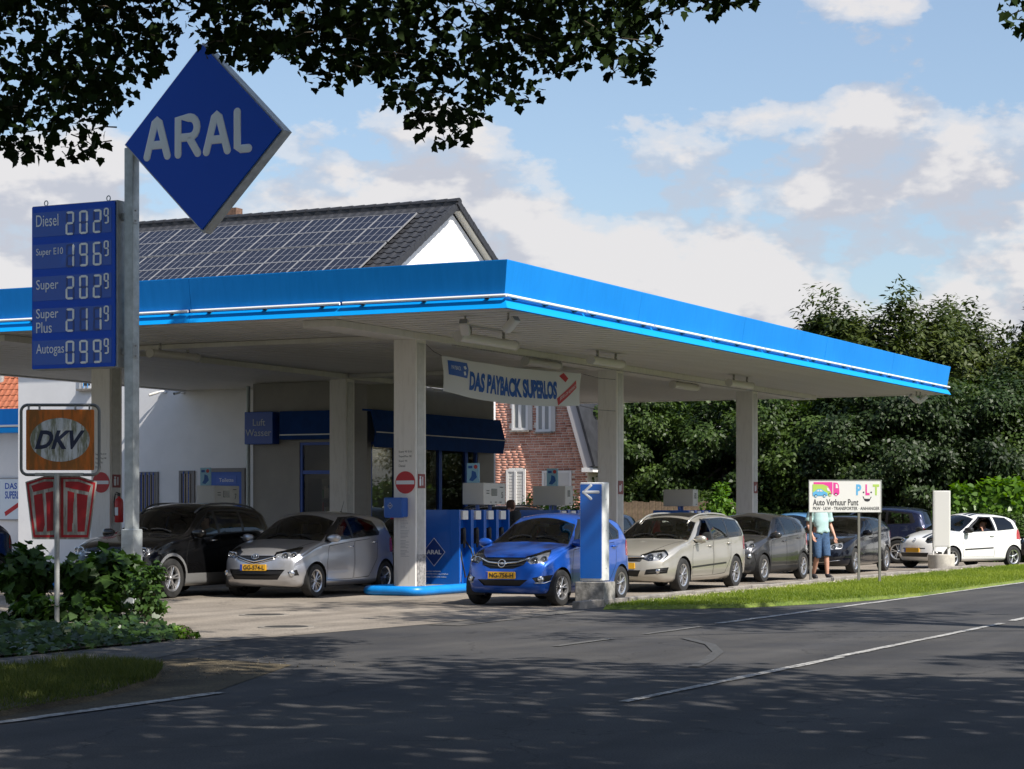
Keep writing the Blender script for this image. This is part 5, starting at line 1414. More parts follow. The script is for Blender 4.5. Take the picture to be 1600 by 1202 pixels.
    for f in fs:
        f = [k for n_, k in enumerate(f) if k != f[n_ - 1]]
        if len(set(f)) >= 3:
            try: bm.faces.new([bv[k] for k in f])
            except ValueError: pass
    lay = bm.faces.layers.int.new('cls')
    bmesh.ops.recalc_face_normals(bm, faces=bm.faces)
    bm.normal_update()
    bvh = BVHTree.FromBMesh(bm)
    xn = x_of(0)
    def cut(poly, proj, pred, cls, over=None):
        # poly: convex polygon in a 2-D projection given by proj = (axis a, axis b, origin) so that (s, t) = (co.a, co.b)
        A, B, o = proj
        n = len(poly); cx = sum(p[0] for p in poly) / n; cy = sum(p[1] for p in poly) / n
        sxs = [p[0] for p in poly]; sys_ = [p[1] for p in poly]
        lo = (min(sxs) - .12, min(sys_) - .12); hi = (max(sxs) + .12, max(sys_) + .12)
        st = lambda co: ((co - o).dot(A), (co - o).dot(B))
        fcs = []
        for f in bm.faces:
            q = f.verts[0].co; s0, s1 = st(q)
            if s0 < lo[0] - .25 or s0 > hi[0] + .25 or s1 < lo[1] - .25 or s1 > hi[1] + .25: continue
            if not pred(f): continue
            ss = [st(v.co) for v in f.verts]
            if max(s[0] for s in ss) < lo[0] or min(s[0] for s in ss) > hi[0] or max(s[1] for s in ss) < lo[1] or min(s[1] for s in ss) > hi[1]: continue
            fcs.append(f)
        if not fcs: return
        aa, bb, ab = A.dot(A), B.dot(B), A.dot(B); det = aa * bb - ab * ab
        for i in range(n):
            p, q = poly[i], poly[(i + 1) % n]; d = (q[0] - p[0], q[1] - p[1]); l = math.hypot(*d)
            if l < 1e-5: continue
            nr = (A * d[1] - B * d[0]) / l
            geom = set(fcs)
            for f in fcs: geom.update(f.edges); geom.update(f.verts)
            k1 = (p[0] * bb - p[1] * ab) / det; k2 = (p[1] * aa - p[0] * ab) / det
            ret = bmesh.ops.bisect_plane(bm, geom=list(geom), dist=1e-5, plane_co=o + A * k1 + B * k2, plane_no=nr.normalized())
            fcs = [g for g in ret['geom'] if isinstance(g, bmesh.types.BMFace) and g.is_valid]
        sgn = sum(poly[i][0] * poly[(i + 1) % n][1] - poly[(i + 1) % n][0] * poly[i][1] for i in range(n))
        for f in fcs:
            c = st(f.calc_center_median()); ok = True
            for i in range(n):
                p, q = poly[i], poly[(i + 1) % n]
                if ((q[0] - p[0]) * (c[1] - p[1]) - (q[1] - p[1]) * (c[0] - p[0])) * sgn < -1e-9: ok = False; break
            if ok and (over is None or f[lay] in over): f[lay] = cls
    Zv = Vector((0, 0, 1)); Xb = Vector((-1, 0, 0)); O = Vector((xn, 0, 0))
    SIDE = (Xb, Zv, O)                                     # (xf, z)
    FRONT = (Vector((0, 1, 0)), Zv, O)                     # (y, z)
    TOPV = (Xb, Vector((0, 1, 0)), O)                      # (xf, y)
    def diag(sd): return (Xb + Vector((0, sd, 0)), Zv, O)  # (xf + |y|, z)
    is_side = lambda f: abs(f.calc_center_median().y) > hw * .45 and abs(f.normal.y) > .30
    is_sideL = lambda f: abs(f.calc_center_median().y) > hw * .5 and f.normal.z > -.9
    # wheel arches
    xw = [fo, fo + wb]; ra = r + sp.get('arch_gap', .045)
    if sp.get('clad'):
        for x in xw: cut(circ(x, r, ra + sp['clad'], 24), SIDE, lambda f: is_sideL(f) and f.calc_center_median().z < .95, CL_CLAD)
        cut([(xw[0] + .2, .0), (xw[1] - .2, 0), (xw[1] - .2, sp.get('cladz', .36)), (xw[0] + .2, sp.get('cladz', .36))], SIDE, lambda f: is_sideL(f), CL_CLAD)
    for x in xw: cut(circ(x, r, ra, 24), SIDE, lambda f: is_sideL(f) and f.calc_center_median().z < .95, CL_DEL)
    # doors and gaps
    for k, dp in enumerate(sp.get('doors', [])):
        for i in range(len(dp)):
            pass
        big = dp
        cx = sum(p[0] for p in dp) / len(dp); cz = sum(p[1] for p in dp) / len(dp)
        sm = []
        for p in dp:
            vx, vz = p[0] - cx, p[1] - cz; l = math.hypot(vx, vz); sm.append((p[0] - vx / l * .013, p[1] - vz / l * .013))
        ovr = (CL_BODY, CL_GAP, CL_CLAD)
        cut(big, SIDE, lambda f: is_side(f) and f.calc_center_median().z < float(belt(1.9)) + .02, CL_GAP, (CL_BODY,))
        cut(sm, SIDE, lambda f: is_side(f) and f.calc_center_median().z < float(belt(1.9)) + .02, CL_DOOR1 if k == 0 else CL_DOOR2, (CL_GAP,))
    if sp.get('mould'):
        a, b, w_ = sp['mould']; cut(strip(a, b, w_), SIDE, is_side, CL_MOULD, (CL_DOOR1, CL_DOOR2, CL_BODY, CL_GAP))
    # daylight opening: black surround, then the panes
    up_side = lambda f: is_side(f) and f.calc_center_median().z > .75
    for pl in sp['dlo']: cut(pl, SIDE, up_side, CL_SEAL)
    for pl in sp['panes']: cut(pl, SIDE, up_side, CL_SIDE)
    # windscreen: seen from above
    y0, y1 = sp.get('ws_y', (hw * .86, hw * .68)); x0, x1 = cow + .03, wtop - .01
    def wsp(g): return [(x0 - g + .10, -y0 - g), (x0 - g, -y0 * .5), (x0 - .012 - g, 0), (x0 - g, y0 * .5), (x0 - g + .10, y0 + g), (x1 + g + .08, y1 + g), (x1 + g, 0), (x1 + g + .08, -y1 - g)]
    def wconv(g):
        return [(x0 - g + .06, -y0 - g), (x0 - .012 - g, -y0 * .35), (x0 - .012 - g, y0 * .35), (x0 - g + .06, y0 + g), (x1 + g, y1 + g), (x1 + g, -y1 - g)]
    is_ws = lambda f: f.normal.x > .12 and f.normal.z > .15 and f.calc_center_median().z > float(top(cow)) - .10 and f[lay] not in (CL_SIDE,) and cow - .25 < xn - f.calc_center_median().x < wtop + .35
    cut(wconv(.018), TOPV, is_ws, CL_SEAL); cut(wconv(0), TOPV, is_ws, CL_WIND)
    # bonnet outline gap
    # rear window and tail lamps
    rz0, rz1, ry = sp.get('rearwin', (H * .68, H * .92, hw * .66))
    is_rear = lambda f: f.normal.x < -.2 and xn - f.calc_center_median().x > L - 1.1
    cut([(-ry - .06, rz0), (ry + .06, rz0), (ry - .06, rz1), (-ry + .06, rz1)], FRONT, is_rear, CL_REAR)
    for sd in (1, -1):
        DB = (Vector((1, sd, 0)), Zv, Vector((x_of(L), 0, 0)))
        tz0, tz1, ts0 = sp.get('tail', (.72, 1.02, .42))
        cut([(ts0, tz0), (hw + .35, tz0 + .04), (hw + .30, tz1), (ts0 + .1, tz1 - .02)], DB, lambda f: f.calc_center_median().y * sd > .25 and xn - f.calc_center_median().x > L - .65, CL_TAIL)
    # front end
    is_front = lambda f: f.normal.x > .22 and xn - f.calc_center_median().x < .75
    for cls, pl in sp.get('front', []):
        c = {'grille': CL_GRILL, 'lower': CL_LOWER, 'fog': CL_FOG, 'body': CL_BODY, 'seal': CL_SEAL, 'clad': CL_CLAD}[cls]
        cut(pl, FRONT, is_front, c)
        if cls == 'fog' or sp.get('mirror_front'): cut([(-p[0], p[1]) for p in pl], FRONT, is_front, c)
    for sd in (1, -1):
        cut(sp['lamp'], diag(sd), lambda f: f.calc_center_median().y * sd > .16 and xn - f.calc_center_median().x < 1.15 and (f.normal.x > .1 or abs(f.normal.y) > .3) and f.normal.z < .97, CL_LAMP)
    # bonnet shut line
    hb = sp.get('hood')
    if hb:
        for sd in (1, -1):
            cut([(hb[0][0], sd * hb[0][1]), (hb[1][0], sd * hb[1][1]), (hb[1][0], sd * (hb[1][1] - .012)), (hb[0][0], sd * (hb[0][1] - .012))], TOPV, lambda f: f.normal.z > .35 and xn - f.calc_center_median().x < cow + .05, CL_GAP, (CL_BODY,))
    # ---- split into parts
    bmesh.ops.delete(bm, geom=[f for f in bm.faces if f[lay] == CL_DEL], context='FACES')
    bm.faces.ensure_lookup_table()
    wire = lambda z: z
    def extract(cls, name, m, parent=root, inset=0.0, side=None, pred=None):
        sel = [f for f in bm.faces if f[lay] == cls and (pred is None or pred(f)) and (side is None or f.calc_center_median().y * side > 0)]
        if not sel: return None
        vm = {}; v_ = []; f_ = []; nn = []
        for f in sel:
            q = []
            for v in f.verts:
                if v.index not in vm:
                    vm[v.index] = len(v_); v_.append(v.co - v.normal * inset)
                q.append(vm[v.index])
            f_.append(q)
        me = bpy.data.meshes.new(name); me.from_pydata([tuple(v) for v in v_], [], f_); me.materials.append(m)
        me.polygons.foreach_set('use_smooth', [True] * len(me.polygons)); me.set_sharp_from_angle(angle=R(38))
        me.update()
        return link(name, me, None, parent)
    bm.verts.index_update(); bm.normal_update()
    bm.verts.ensure_lookup_table()
    body = extract(CL_BODY, 'body', pm)
    extract(CL_CLAD, 'wheel_arch_trim', sp.get('cladm', M_PLAST), body)
    extract(CL_GAP, 'panel_gap', M_GAP, body, .004)
    extract(CL_SEAL, 'window_surround', M_SEAL, body, .001)
    extract(CL_MOULD, 'rubbing_strip', M_PLAST, body, -.006)
    for sd in (1, -1):
        for cl in (CL_DOOR1, CL_DOOR2):
            d = extract(cl, 'door', pm, root, 0, sd)
            if d is None: continue
            # handle
            hx, hz = sp['handles'][0 if cl == CL_DOOR1 else 1]
            hit = bvh.ray_cast(Vector((xn - hx, sd * 2, hz)), Vector((0, -sd, 0)))
            if hit[0]:
                p = hit[0]; mb = MB(); mb.tube([(p.x + .085, p.y - sd * .004, p.z), (p.x + .06, p.y + sd * .030, p.z), (p.x - .06, p.y + sd * .030, p.z), (p.x - .085, p.y - sd * .004, p.z)], .013, 8)
                mb.build('door_handle', sp.get('handle_m', pm), d, smooth=True)
    gl = sp.get('glass', M_CARGL)
    for pl_i, pl in enumerate(sp['panes']):
        cx = sum(p[0] for p in pl) / len(pl); xs_ = [p[0] for p in pl]
        for sd in (1, -1):
            if sd == 1 and pl_i in sp.get('open', ()): continue
            extract(CL_SIDE, 'side_window', M_CARGL2 if pl_i >= sp.get('tint_from', 9) else gl, root, .003, sd, lambda f: min(xs_) - .01 < xn - f.calc_center_median().x < max(xs_) + .01)
    extract(CL_WIND, 'windscreen', gl, root, .002)
    extract(CL_REAR, 'rear_window', M_CARGL2, root, .002)
    for sd in (1, -1): extract(CL_TAIL, 'tail_light', M_RED, root, -.003, sd)
    gr = extract(CL_GRILL, 'grille', M_GRILL, root, .012)
    extract(CL_LOWER, 'air_intake', M_GRILL, root, .018)
    # fog recesses with lamps
    for sd in (1, -1):
        fg = extract(CL_FOG, 'fog_recess', sp.get('fogm', M_GRILL), root, .008, sd)
        if fg and sp.get('fog'):
            y, z, rad = sp['fog']; hit = bvh.ray_cast(Vector((5, sd * y, z)), Vector((-1, 0, 0)))
            if hit[0]:
                n = hit[1]; T = Matrix.Translation(hit[0] + n * .002) @ n.to_track_quat('Z', 'Y').to_matrix().to_4x4()
                mb = MB(); mb.lathe([(0.001, .012), (rad * .8, .008), (rad, .004), (rad, -.02)], 20, T); mb.build('fog_lamp', M_LAMPIN, fg, auto=50)
                mb = MB(); mb.lathe([(rad, .0), (rad * 1.08, .012), (rad * 1.18, .008), (rad * 1.18, -.02)], 20, T); mb.build('lamp_ring', M_CHROME, fg, auto=50)
    # headlights: lens shell over reflector bowls
    for sd in (1, -1):
        ins = extract(CL_LAMP, 'headlight', sp.get('lampm') or mat('lamp_inner', (0.46, 0.46, 0.48), 0.3, 0.35), root, .045, sd)
        if ins is None: continue
        extract(CL_LAMP, 'lens', M_LENS, ins, 0.0, sd)
        for (y, z, rad) in sp.get('bowls', []):
            hit = bvh.ray_cast(Vector((5, sd * y, z)), Vector((-1, 0, 0)))
            if hit[0]:
                T = Matrix.Translation(hit[0] + Vector((-.034, 0, 0))) @ Vector((1, .12 * sd, 0)).to_track_quat('Z', 'Y').to_matrix().to_4x4()
                mb = MB(); mb.lathe([(rad * .30, .010), (rad * .42, -.012), (rad * .7, .0), (rad * .95, .016), (rad, .022), (rad * 1.12, .020), (rad * 1.12, -.03)], 22, T); mb.lathe([(.0005, .030), (rad * .2, .024), (rad * .30, .010)], 16, T)
                mb.build('reflector', M_LAMPIN, ins, auto=40)
    # shine the clear lamp unit's sheet metal between the bowls
    # wheel liners, floor, interior
    for x in xw:
        for sd in (1, -1):
            mb = MB()
            T = Matrix.Translation((xn - x, sd * (hw - .19), r)) @ Matrix.Rotation(R(90), 4, 'X')
            a = ra - .002; n = 20; vv = []
            for k in range(n + 1):
                t = PI * (-.12 + 1.24 * k / n)
                vv += [(a * math.cos(t), a * math.sin(t), -.17), (a * math.cos(t), a * math.sin(t), .17)]
            mb.add(vv, [(2 * k, 2 * k + 1, 2 * k + 3, 2 * k + 2) for k in range(n)], T)
            zi = .17 * sd
            mb.add([(0, 0, zi)] + [(a * math.cos(PI * (-.12 + 1.24 * k / n)), a * math.sin(PI * (-.12 + 1.24 * k / n)), zi) for k in range(n + 1)], [(0, k + 1, k + 2) for k in range(n)], T)
            mb.build('wheel_liner', M_PLAST, root)
    mb = MB()
    zf = .30; xa, xb_ = xn - cow - .15, xn - (L - .35)
    mb.bbox((xb_, -hw * .86, zf - .02), (xa, hw * .86, zf)); mb.bbox((xa, -hw * .86, zf), (xa + .02, hw * .86, float(top(cow)) - .14))
    bz = float(belt(2.0)) - .03
    for sd in (1, -1): mb.bbox((xb_ + .02, sd * hw * .90 - .01, zf), (xa - .2, sd * hw * .90 + .01, bz - .02))
    mb.build('cabin', M_INT, root)
    zc = float(top(cow))
    mb = MB(); mb.rbox((xa - .22, 0, zc - .20), (.50, W * .80, .20), .07, axis='y'); mb.rbox((xa - .38, hw * .40, zc - .10), (.18, .36, .10), .04, axis='y'); ds = mb.build('dashboard', M_INT, root, auto=50)
    sx = xa - .72
    mb = MB(); T = Matrix.Translation((xa - .60, hw * .42, zc - .12)) @ Matrix.Rotation(R(-68), 4, 'Y')
    cp = [(.18 * math.cos(t), .18 * math.sin(t), 0) for t in np.linspace(0, 2 * PI, 25)]
    mb.tube(cp, .014, 6, T, cap=False); mb.tube([(-.17, 0, -.02), (0, 0, -.04), (.17, 0, -.02)], .018, 6, T); mb.build('steering_wheel', M_PLAST, ds, smooth=True)
    def seat(x, y, w, nm='seat'):
        mb = MB(); mb.rbox((x, y, .46), (.50, w, .20), .07, axis='y')
        Tb = Matrix.Translation((x - .24, y, .52)) @ Matrix.Rotation(R(-16), 4, 'Y'); mb.rbox((0, 0, .30), (.14, w * .96, .60), .06, Tb, axis='y')
        s_ = mb.build(nm, M_SEAT, root, auto=50)
        for yy in ((0,) if w < .8 else (-.36, .36)):
            mb = MB(); mb.rbox((-.01, yy, .70), (.11, .26, .18), .05, Tb, axis='y'); mb.tube([(0, yy - .05, .58), (0, yy - .05, .66)], .008, 6, Tb); mb.tube([(0, yy + .05, .58), (0, yy + .05, .66)], .008, 6, Tb); mb.build('headrest', M_SEAT, s_, auto=50)
    xsd = xn - (cow + 1.28)
    for sd in (1, -1): seat(xsd, sd * hw * .42, .50)
    if L > 3.4: seat(xn - (cow + 2.08), 0, W * .70, 'rear_bench')
    # mirror inside the windscreen
    mb = MB(); mb.rbox((xn - wtop - .06 + .1, 0, float(top(wtop)) - .13), (.03, .22, .065), .02, axis='x'); mb.build('rear_view_mirror', M_PLAST, root, auto=50)
    # door mirrors
    mx, mz = sp['mirror']
    for sd in (1, -1):
        hit = bvh.ray_cast(Vector((xn - mx, sd * 2, mz)), Vector((0, -sd, 0)))
        y = hit[0].y if hit[0] else sd * hw * .93
        mb = MB(); sz = sp.get('mirror_s', 1.0)
        # shell: rounded lofted pod
        sec = [(-.02, .35), (.03, .8), (.09, 1.0), (.15, .98), (.19, .80), (.212, .45)]
        prev = []; vv = []; ff = []; n = 12
        for k, (dy, s) in enumerate(sec):
            for q in range(n):
                t = 2 * PI * q / n; ex = math.copysign(abs(math.cos(t)) ** .7, math.cos(t)); ez = math.copysign(abs(math.sin(t)) ** .7, math.sin(t))
                vv.append((xn - mx + (.075 * s * ex + .01 - .10 * dy) * sz, y + sd * (dy + .03) * sz, mz + (.072 * s * ez + .012) * sz))
        for k in range(len(sec) - 1):
            for q in range(n): ff.append((k * n + q, k * n + (q + 1) % n, (k + 1) * n + (q + 1) % n, (k + 1) * n + q))
        ff.append(tuple(range(n))); ff.append(tuple(reversed(range((len(sec) - 1) * n, len(sec) * n))))
        mb.add(vv, ff); mr = mb.build('door_mirror', sp.get('mirror_m', pm), root, auto=60)
        mb = MB(); mb.tube([(xn - mx - .03, y - sd * .03, mz - .05), (xn - mx, y + sd * .06, mz - .035)], .03, 8); mb.build('mirror_arm', M_PLAST, mr, smooth=True)
    # wheels
    tw = sp.get('tw', .19)
    ty, ri = wheel_meshes(r, tw, sp.get('spokes', 7), sp.get('wstyle', 'single'), 0)
    if sp.get('rimm'):
        ri = ri.copy(); ri.materials[0] = sp['rimm']
    for i, x in enumerate(xw):
        for sd in (1, -1):
            o = link('wheel', ty, None, root); o.location = (xn - x, sd * (hw - tw / 2 - .012), r)
            st_ = sp.get('steer', 0) if i == 0 else 0
            o.rotation_euler = (0, .3 * i + .5 * (sd > 0), (0 if sd > 0 else PI) + st_)
            link('rim', ri, None, o)
    # number plate
    if sp.get('plate') is not None:
        pz = sp.get('plate_z', .45); hit = bvh.ray_cast(Vector((5, 0, pz)), Vector((-1, 0, 0))); px_ = hit[0].x + sp.get('plate_out', .012)
        Tp = Matrix(((0, 0, 1, px_), (1, 0, 0, sp.get('plate_y', 0)), (0, 1, 0, pz), (0, 0, 0, 1)))
        mb = MB(); mb.prism(rrect(-.26, -.055, .26, .055, .012), -.02, .004, Tp); pl = mb.build('number_plate', M_PLATE, root)
        mb = MB(); mb.prism([(-.258, -.053), (-.215, -.053), (-.215, .053), (-.258, .053)], .0042, .006, Tp); mb.build('euro_band', M_PEU, pl)
        if sp['plate']:
            mb = MB(); add_text(mb, sp['plate'], Tp @ Tm((.02, 0, .0045)), w=.42, h=.075, t=.003, bold=.012); mb.build('plate_lettering', M_PTXT, pl)
    def ray_front(y, z):
        h_ = bvh.ray_cast(Vector((5, y, z)), Vector((-1, 0, 0))); return h_[0], h_[1]
    def ray_side(xf, z, sd):
        h_ = bvh.ray_cast(Vector((xn - xf, sd * 2, z)), Vector((0, -sd, 0))); return h_[0]
    def ray_top(xf, y):
        h_ = bvh.ray_cast(Vector((xn - xf, y, 3)), Vector((0, 0, -1))); return h_[0], h_[1]
    # chrome / trim bars laid over the nose: each (name, [(y, z)...], radius, material, flatten)
    for nm, path, rad, m in sp.get('bars', []):
        mb = MB(); pts = []
        for i in range(len(path) - 1):
            for k in range(6):
                y = path[i][0] + (path[i + 1][0] - path[i][0]) * k / 6; z = path[i][1] + (path[i + 1][1] - path[i][1]) * k / 6
                p, nq = ray_front(y, z)
                if p: pts.append(p + Vector((.001, 0, 0)))
        p, nq = ray_front(*path[-1])
        if p: pts.append(p + Vector((.001, 0, 0)))
        if len(pts) > 1: mb.tube(pts, rad, 8); mb.build(nm, m, gr or root, smooth=True)
    # emblem
    em = sp.get('emblem')
    if em:
        p, nq = ray_front(0, em[1]); T = Matrix(((0, 0, 1, p.x + .012), (1, 0, 0, 0), (0, 1, 0, em[1]), (0, 0, 0, 1))) @ Matrix.Rotation(R(-em[2]), 4, 'X')
        mb = MB(); k = em[3]
        ell = lambda rx, ry, ox=0, oy=0, rad=.006: mb.tube([(ox + rx * math.cos(t), oy + ry * math.sin(t), 0) for t in np.linspace(0, 2 * PI, 25)], rad * k, 6, T, cap=False)
        if em[0] == 'ovals': ell(.07 * k, .048 * k); ell(.024 * k, .045 * k); ell(.052 * k, .018 * k, 0, .022 * k)
        elif em[0] == 'bolt':
            ell(.058 * k, .058 * k, 0, 0, .009); mb.tube([(-.085 * k, .006 * k, 0), (.012 * k, .012 * k, .003), (-.012 * k, -.012 * k, .003), (.085 * k, -.006 * k, 0)], .007 * k, 6, T)
        elif em[0] == 'rhomb': mb.tube([(0, .07 * k, 0), (.045 * k, 0, 0), (0, -.07 * k, 0), (-.045 * k, 0, 0), (0, .07 * k, 0)], .011 * k, 6, T)
        elif em[0] == 'ring':
            ell(.055 * k, .055 * k, 0, 0, .007); mb.tube([(-.035 * k, .035 * k, 0), (-.012 * k, -.035 * k, 0), (0, 0, 0), (.012 * k, -.035 * k, 0), (.035 * k, .035 * k, 0)], .005 * k, 6, T)
        elif em[0] == 'oval': ell(.065 * k, .035 * k)
        mb.build('emblem', M_CHROME, root, smooth=True)
    # roof rails
    if sp.get('rails'):
        x0_, x1_, yy = sp['rails']
        for sd in (1, -1):
            pts = []
            for k in range(13):
                xf = x0_ + (x1_ - x0_) * k / 12; p, nq = ray_top(xf, sd * yy); lift = .012 + sp.get('rail_h', .05) * math.sin(PI * k / 12) ** .35
                pts.append(p + Vector((0, 0, lift)))
            mb = MB(); mb.tube(pts, .017, 8); mb.build('roof_rail', sp.get('rail_m', M_RIM), root, smooth=True)
    if sp.get('sunroof'):
        x0_, x1_, yy = sp['sunroof']; mb = MB(); n = 8; vv = []
        for i in range(n + 1):
            for j in range(n + 1):
                p, nq = ray_top(x0_ + (x1_ - x0_) * i / n, -yy + 2 * yy * j / n); vv.append(p + Vector((0, 0, .006)))
        mb.add(vv, [(i * (n + 1) + j, i * (n + 1) + j + 1, (i + 1) * (n + 1) + j + 1, (i + 1) * (n + 1) + j) for i in range(n) for j in range(n)])
        mb.build('sunroof', M_SEAL, root, smooth=True)
    if sp.get('aerial'):
        p, nq = ray_top(sp['aerial'], 0); mb = MB(); mb.tube([p, p + Vector((-.12, 0, .22))], [.006, .003], 6); mb.lathe([(.03, 0), (.012, .03)], 10, Matrix.Translation(p)); mb.build('aerial', M_PLAST, root)
    # wipers
    for yy in (.12, -.38):
        pts = []
        for k in range(7):
            y = yy + .42 * k / 6; p, nq = ray_top(cow + .10 + .05 * math.sin(k / 6 * PI) - .0 * k, y)
            if p: pts.append(p + Vector((.0, 0, .018)))
        mb = MB(); mb.tube(pts, .009, 6); mb.build('wiper', M_PLAST, root)
    bm.free()
    # bonnet stripes etc. are added by the caller through these probes
    root_probe = dict(top=ray_top, front=ray_front, side=ray_side, xn=xn)
    return root, root_probe
def place(car, u, v, yaw=0.0, flip=True):
    # heading -U by default (towards the camera)
    p = S(u, v); car.location = (p.x, p.y, 0.004); car.rotation_euler = (0, 0, AZ + (PI if flip else 0) + yaw)
# ------------------------------------------------------------------ the individual cars
def hatch_glass(L, cow, wtop, b0, b1, zt, roof_x, q=None):
    pass
PB = paint('paint_royal_blue', (0.008, 0.095, 0.50), 0.40, 0.30)
PS = paint('paint_silver', (0.52, 0.52, 0.54), 0.75, 0.30)
PBE = paint('paint_champagne', (0.50, 0.475, 0.42), 0.6, 0.34)
PG = paint('paint_graphite', (0.062, 0.062, 0.066), 0.6, 0.28)
PK = paint('paint_black', (0.004, 0.004, 0.0045), 0.0, 0.25)
PKB = paint('paint_blueblack', (0.004, 0.005, 0.010), 0.0, 0.25)
PW = paint('paint_white', (0.80, 0.80, 0.79), 0.0, 0.35)
PN = paint('paint_navy', (0.012, 0.018, 0.055), 0.4, 0.25)
PLB = paint('paint_lightblue', (0.10, 0.27, 0.50), 0.4, 0.3)
PDB = paint('paint_darkblue', (0.010, 0.035, 0.14), 0.5, 0.25)
PDG = paint('paint_darkgrey', (0.03, 0.03, 0.033), 0.4, 0.3)
CARS = {}
def spec_karl(label, pm, **k):
    s = dict(label=label, name='blue_hatchback', paint=pm, L=3.675, W=1.60, H=1.48, wb=2.385, fo=.66, r=.288, tw=.175,
        top=[(0, .42), (.012, .50), (.035, .60), (.07, .70), (.12, .775), (.22, .835), (.45, .905), (.75, .965), (.93, 1.0), (1.05, 1.07), (1.30, 1.225), (1.55, 1.365), (1.72, 1.435), (2.0, 1.475), (2.4, 1.48), (2.85, 1.455), (3.2, 1.40), (3.32, 1.36), (3.45, 1.15), (3.56, .98), (3.63, .80), (3.66, .62), (3.675, .48)],
        belt=[(0, .60), (.3, .74), (.9, .89), (1.6, .93), (2.6, .99), (3.2, 1.05), (3.675, .95)], cowl=.96, wtop=1.62, bow=.34,
        doors=[[(1.02, .30), (1.92, .30), (1.98, .95), (1.10, .89), (1.0, .6)], [(1.94, .30), (2.50, .32), (2.78, .62), (2.86, 1.0), (2.0, .95)]],
        handles=[(1.84, .86), (2.72, .92)], handle_m=pm,
        dlo=[[(1.13, .955), (2.95, 1.045), (3.02, 1.18), (2.80, 1.335), (2.2, 1.395), (1.78, 1.375)]],
        panes=[[(1.30, .985), (1.90, 1.005), (1.86, 1.355), (1.79, 1.345)], [(1.98, 1.010), (2.66, 1.045), (2.60, 1.315), (2.2, 1.365), (1.95, 1.36)], [(2.71, 1.05), (2.90, 1.065), (2.95, 1.16), (2.66, 1.29)]],
        front=[('grille', [(-.43, .775), (-.36, .655), (-.2, .595), (.2, .595), (.36, .655), (.43, .775), (.2, .765), (-.2, .765)][0:6]), ('lower', [(-.44, .425), (.44, .425), (.32, .325), (-.32, .325)]), ('fog', [(.50, .455), (.735, .50), (.71, .40), (.56, .375)])],
        lamp=[(.50, .745), (.60, .670), (.92, .695), (1.22, .90), (1.08, .885), (.56, .79)], bowls=[(.50, .725, .055), (.62, .745, .05)],
        fog=(.62, .435, .045), mirror=(1.16, .985), spokes=5, wstyle='double', plate='NG-756-H', plate_z=.495, plate_out=.02,
        bars=[('chrome_bar', [(-.43, .765), (-.25, .700), (0, .680), (.25, .700), (.43, .765)], .017, M_CHROME), ('grille_slat', [(-.36, .66), (0, .625), (.36, .66)], .008, M_PLAST), ('grille_slat', [(-.38, .735), (0, .735), (.38, .735)], .006, M_PLAST), ('fog_trim', [(.54, .375), (.66, .372), (.725, .41)], .008, M_CHROME), ('fog_trim', [(-.54, .375), (-.66, .372), (-.725, .41)], .008, M_CHROME)],
        emblem=('bolt', .682, 12, 1.05), hood=((.18, .52), (.95, .68)), steer=-.10)
    s.update(k); return s
def spec_yaris(label, pm, **k):
    s = dict(label=label, name='silver_hatchback', paint=pm, L=3.885, W=1.695, H=1.51, wb=2.51, fo=.76, r=.295, tw=.18,
        top=[(0, .42), (.012, .50), (.035, .60), (.07, .70), (.12, .765), (.22, .82), (.45, .895), (.75, .965), (.98, 1.02), (1.12, 1.095), (1.42, 1.28), (1.70, 1.415), (1.88, 1.475), (2.15, 1.508), (2.5, 1.51), (3.0, 1.485), (3.4, 1.43), (3.52, 1.39), (3.68, 1.16), (3.78, .98), (3.85, .80), (3.875, .62), (3.885, .48)],
        belt=[(0, .60), (.3, .745), (.9, .90), (1.6, .955), (2.6, 1.02), (3.3, 1.10), (3.885, .95)], cowl=.97, wtop=1.76, bow=.36,
        doors=[[(1.12, .30), (2.04, .30), (2.10, .975), (1.2, .90), (1.1, .6)], [(2.06, .30), (2.62, .32), (2.92, .64), (3.0, 1.03), (2.12, .975)]],
        handles=[(1.95, .88), (2.84, .945)], handle_m=M_CHROME,
        dlo=[[(1.10, .965), (3.02, 1.07), (3.06, 1.12), (2.92, 1.33), (2.3, 1.425), (1.92, 1.405)]],
        panes=[[(1.38, 1.0), (2.03, 1.03), (1.99, 1.385), (1.92, 1.38)], [(2.10, 1.035), (2.94, 1.085), (2.86, 1.315), (2.3, 1.395), (2.07, 1.395)]],
        front=[('grille', [(-.42, .74), (-.40, .70), (0, .585), (.40, .70), (.42, .74), (0, .66)][0:1] + [(-.36, .665), (0, .575), (.36, .665), (.42, .74)]), ('lower', [(-.56, .50), (.56, .50), (.44, .325), (-.44, .325)]), ('fog', [(.60, .455), (.72, .50), (.74, .40), (.64, .385)])],
        lamp=[(.48, .745), (.56, .685), (.95, .70), (1.26, .885), (1.12, .88), (.56, .80)], bowls=[(.52, .735, .055), (.64, .745, .05)],
        fog=(.665, .435, .045), mirror=(1.26, 1.02), spokes=7, wstyle='double', rimm=M_RIM, plate='GG-574-L', plate_z=.535, plate_out=.02,
        bars=[('chrome_bar', [(-.42, .735), (-.16, .665), (0, .635), (.16, .665), (.42, .735)], .013, M_CHROME), ('chrome_bar', [(-.38, .685), (0, .590), (.38, .685)], .010, M_RIM)],
        emblem=('ovals', .725, 25, 1.0), hood=((.2, .50), (.95, .70)), aerial=3.05)
    s.update(k); return s
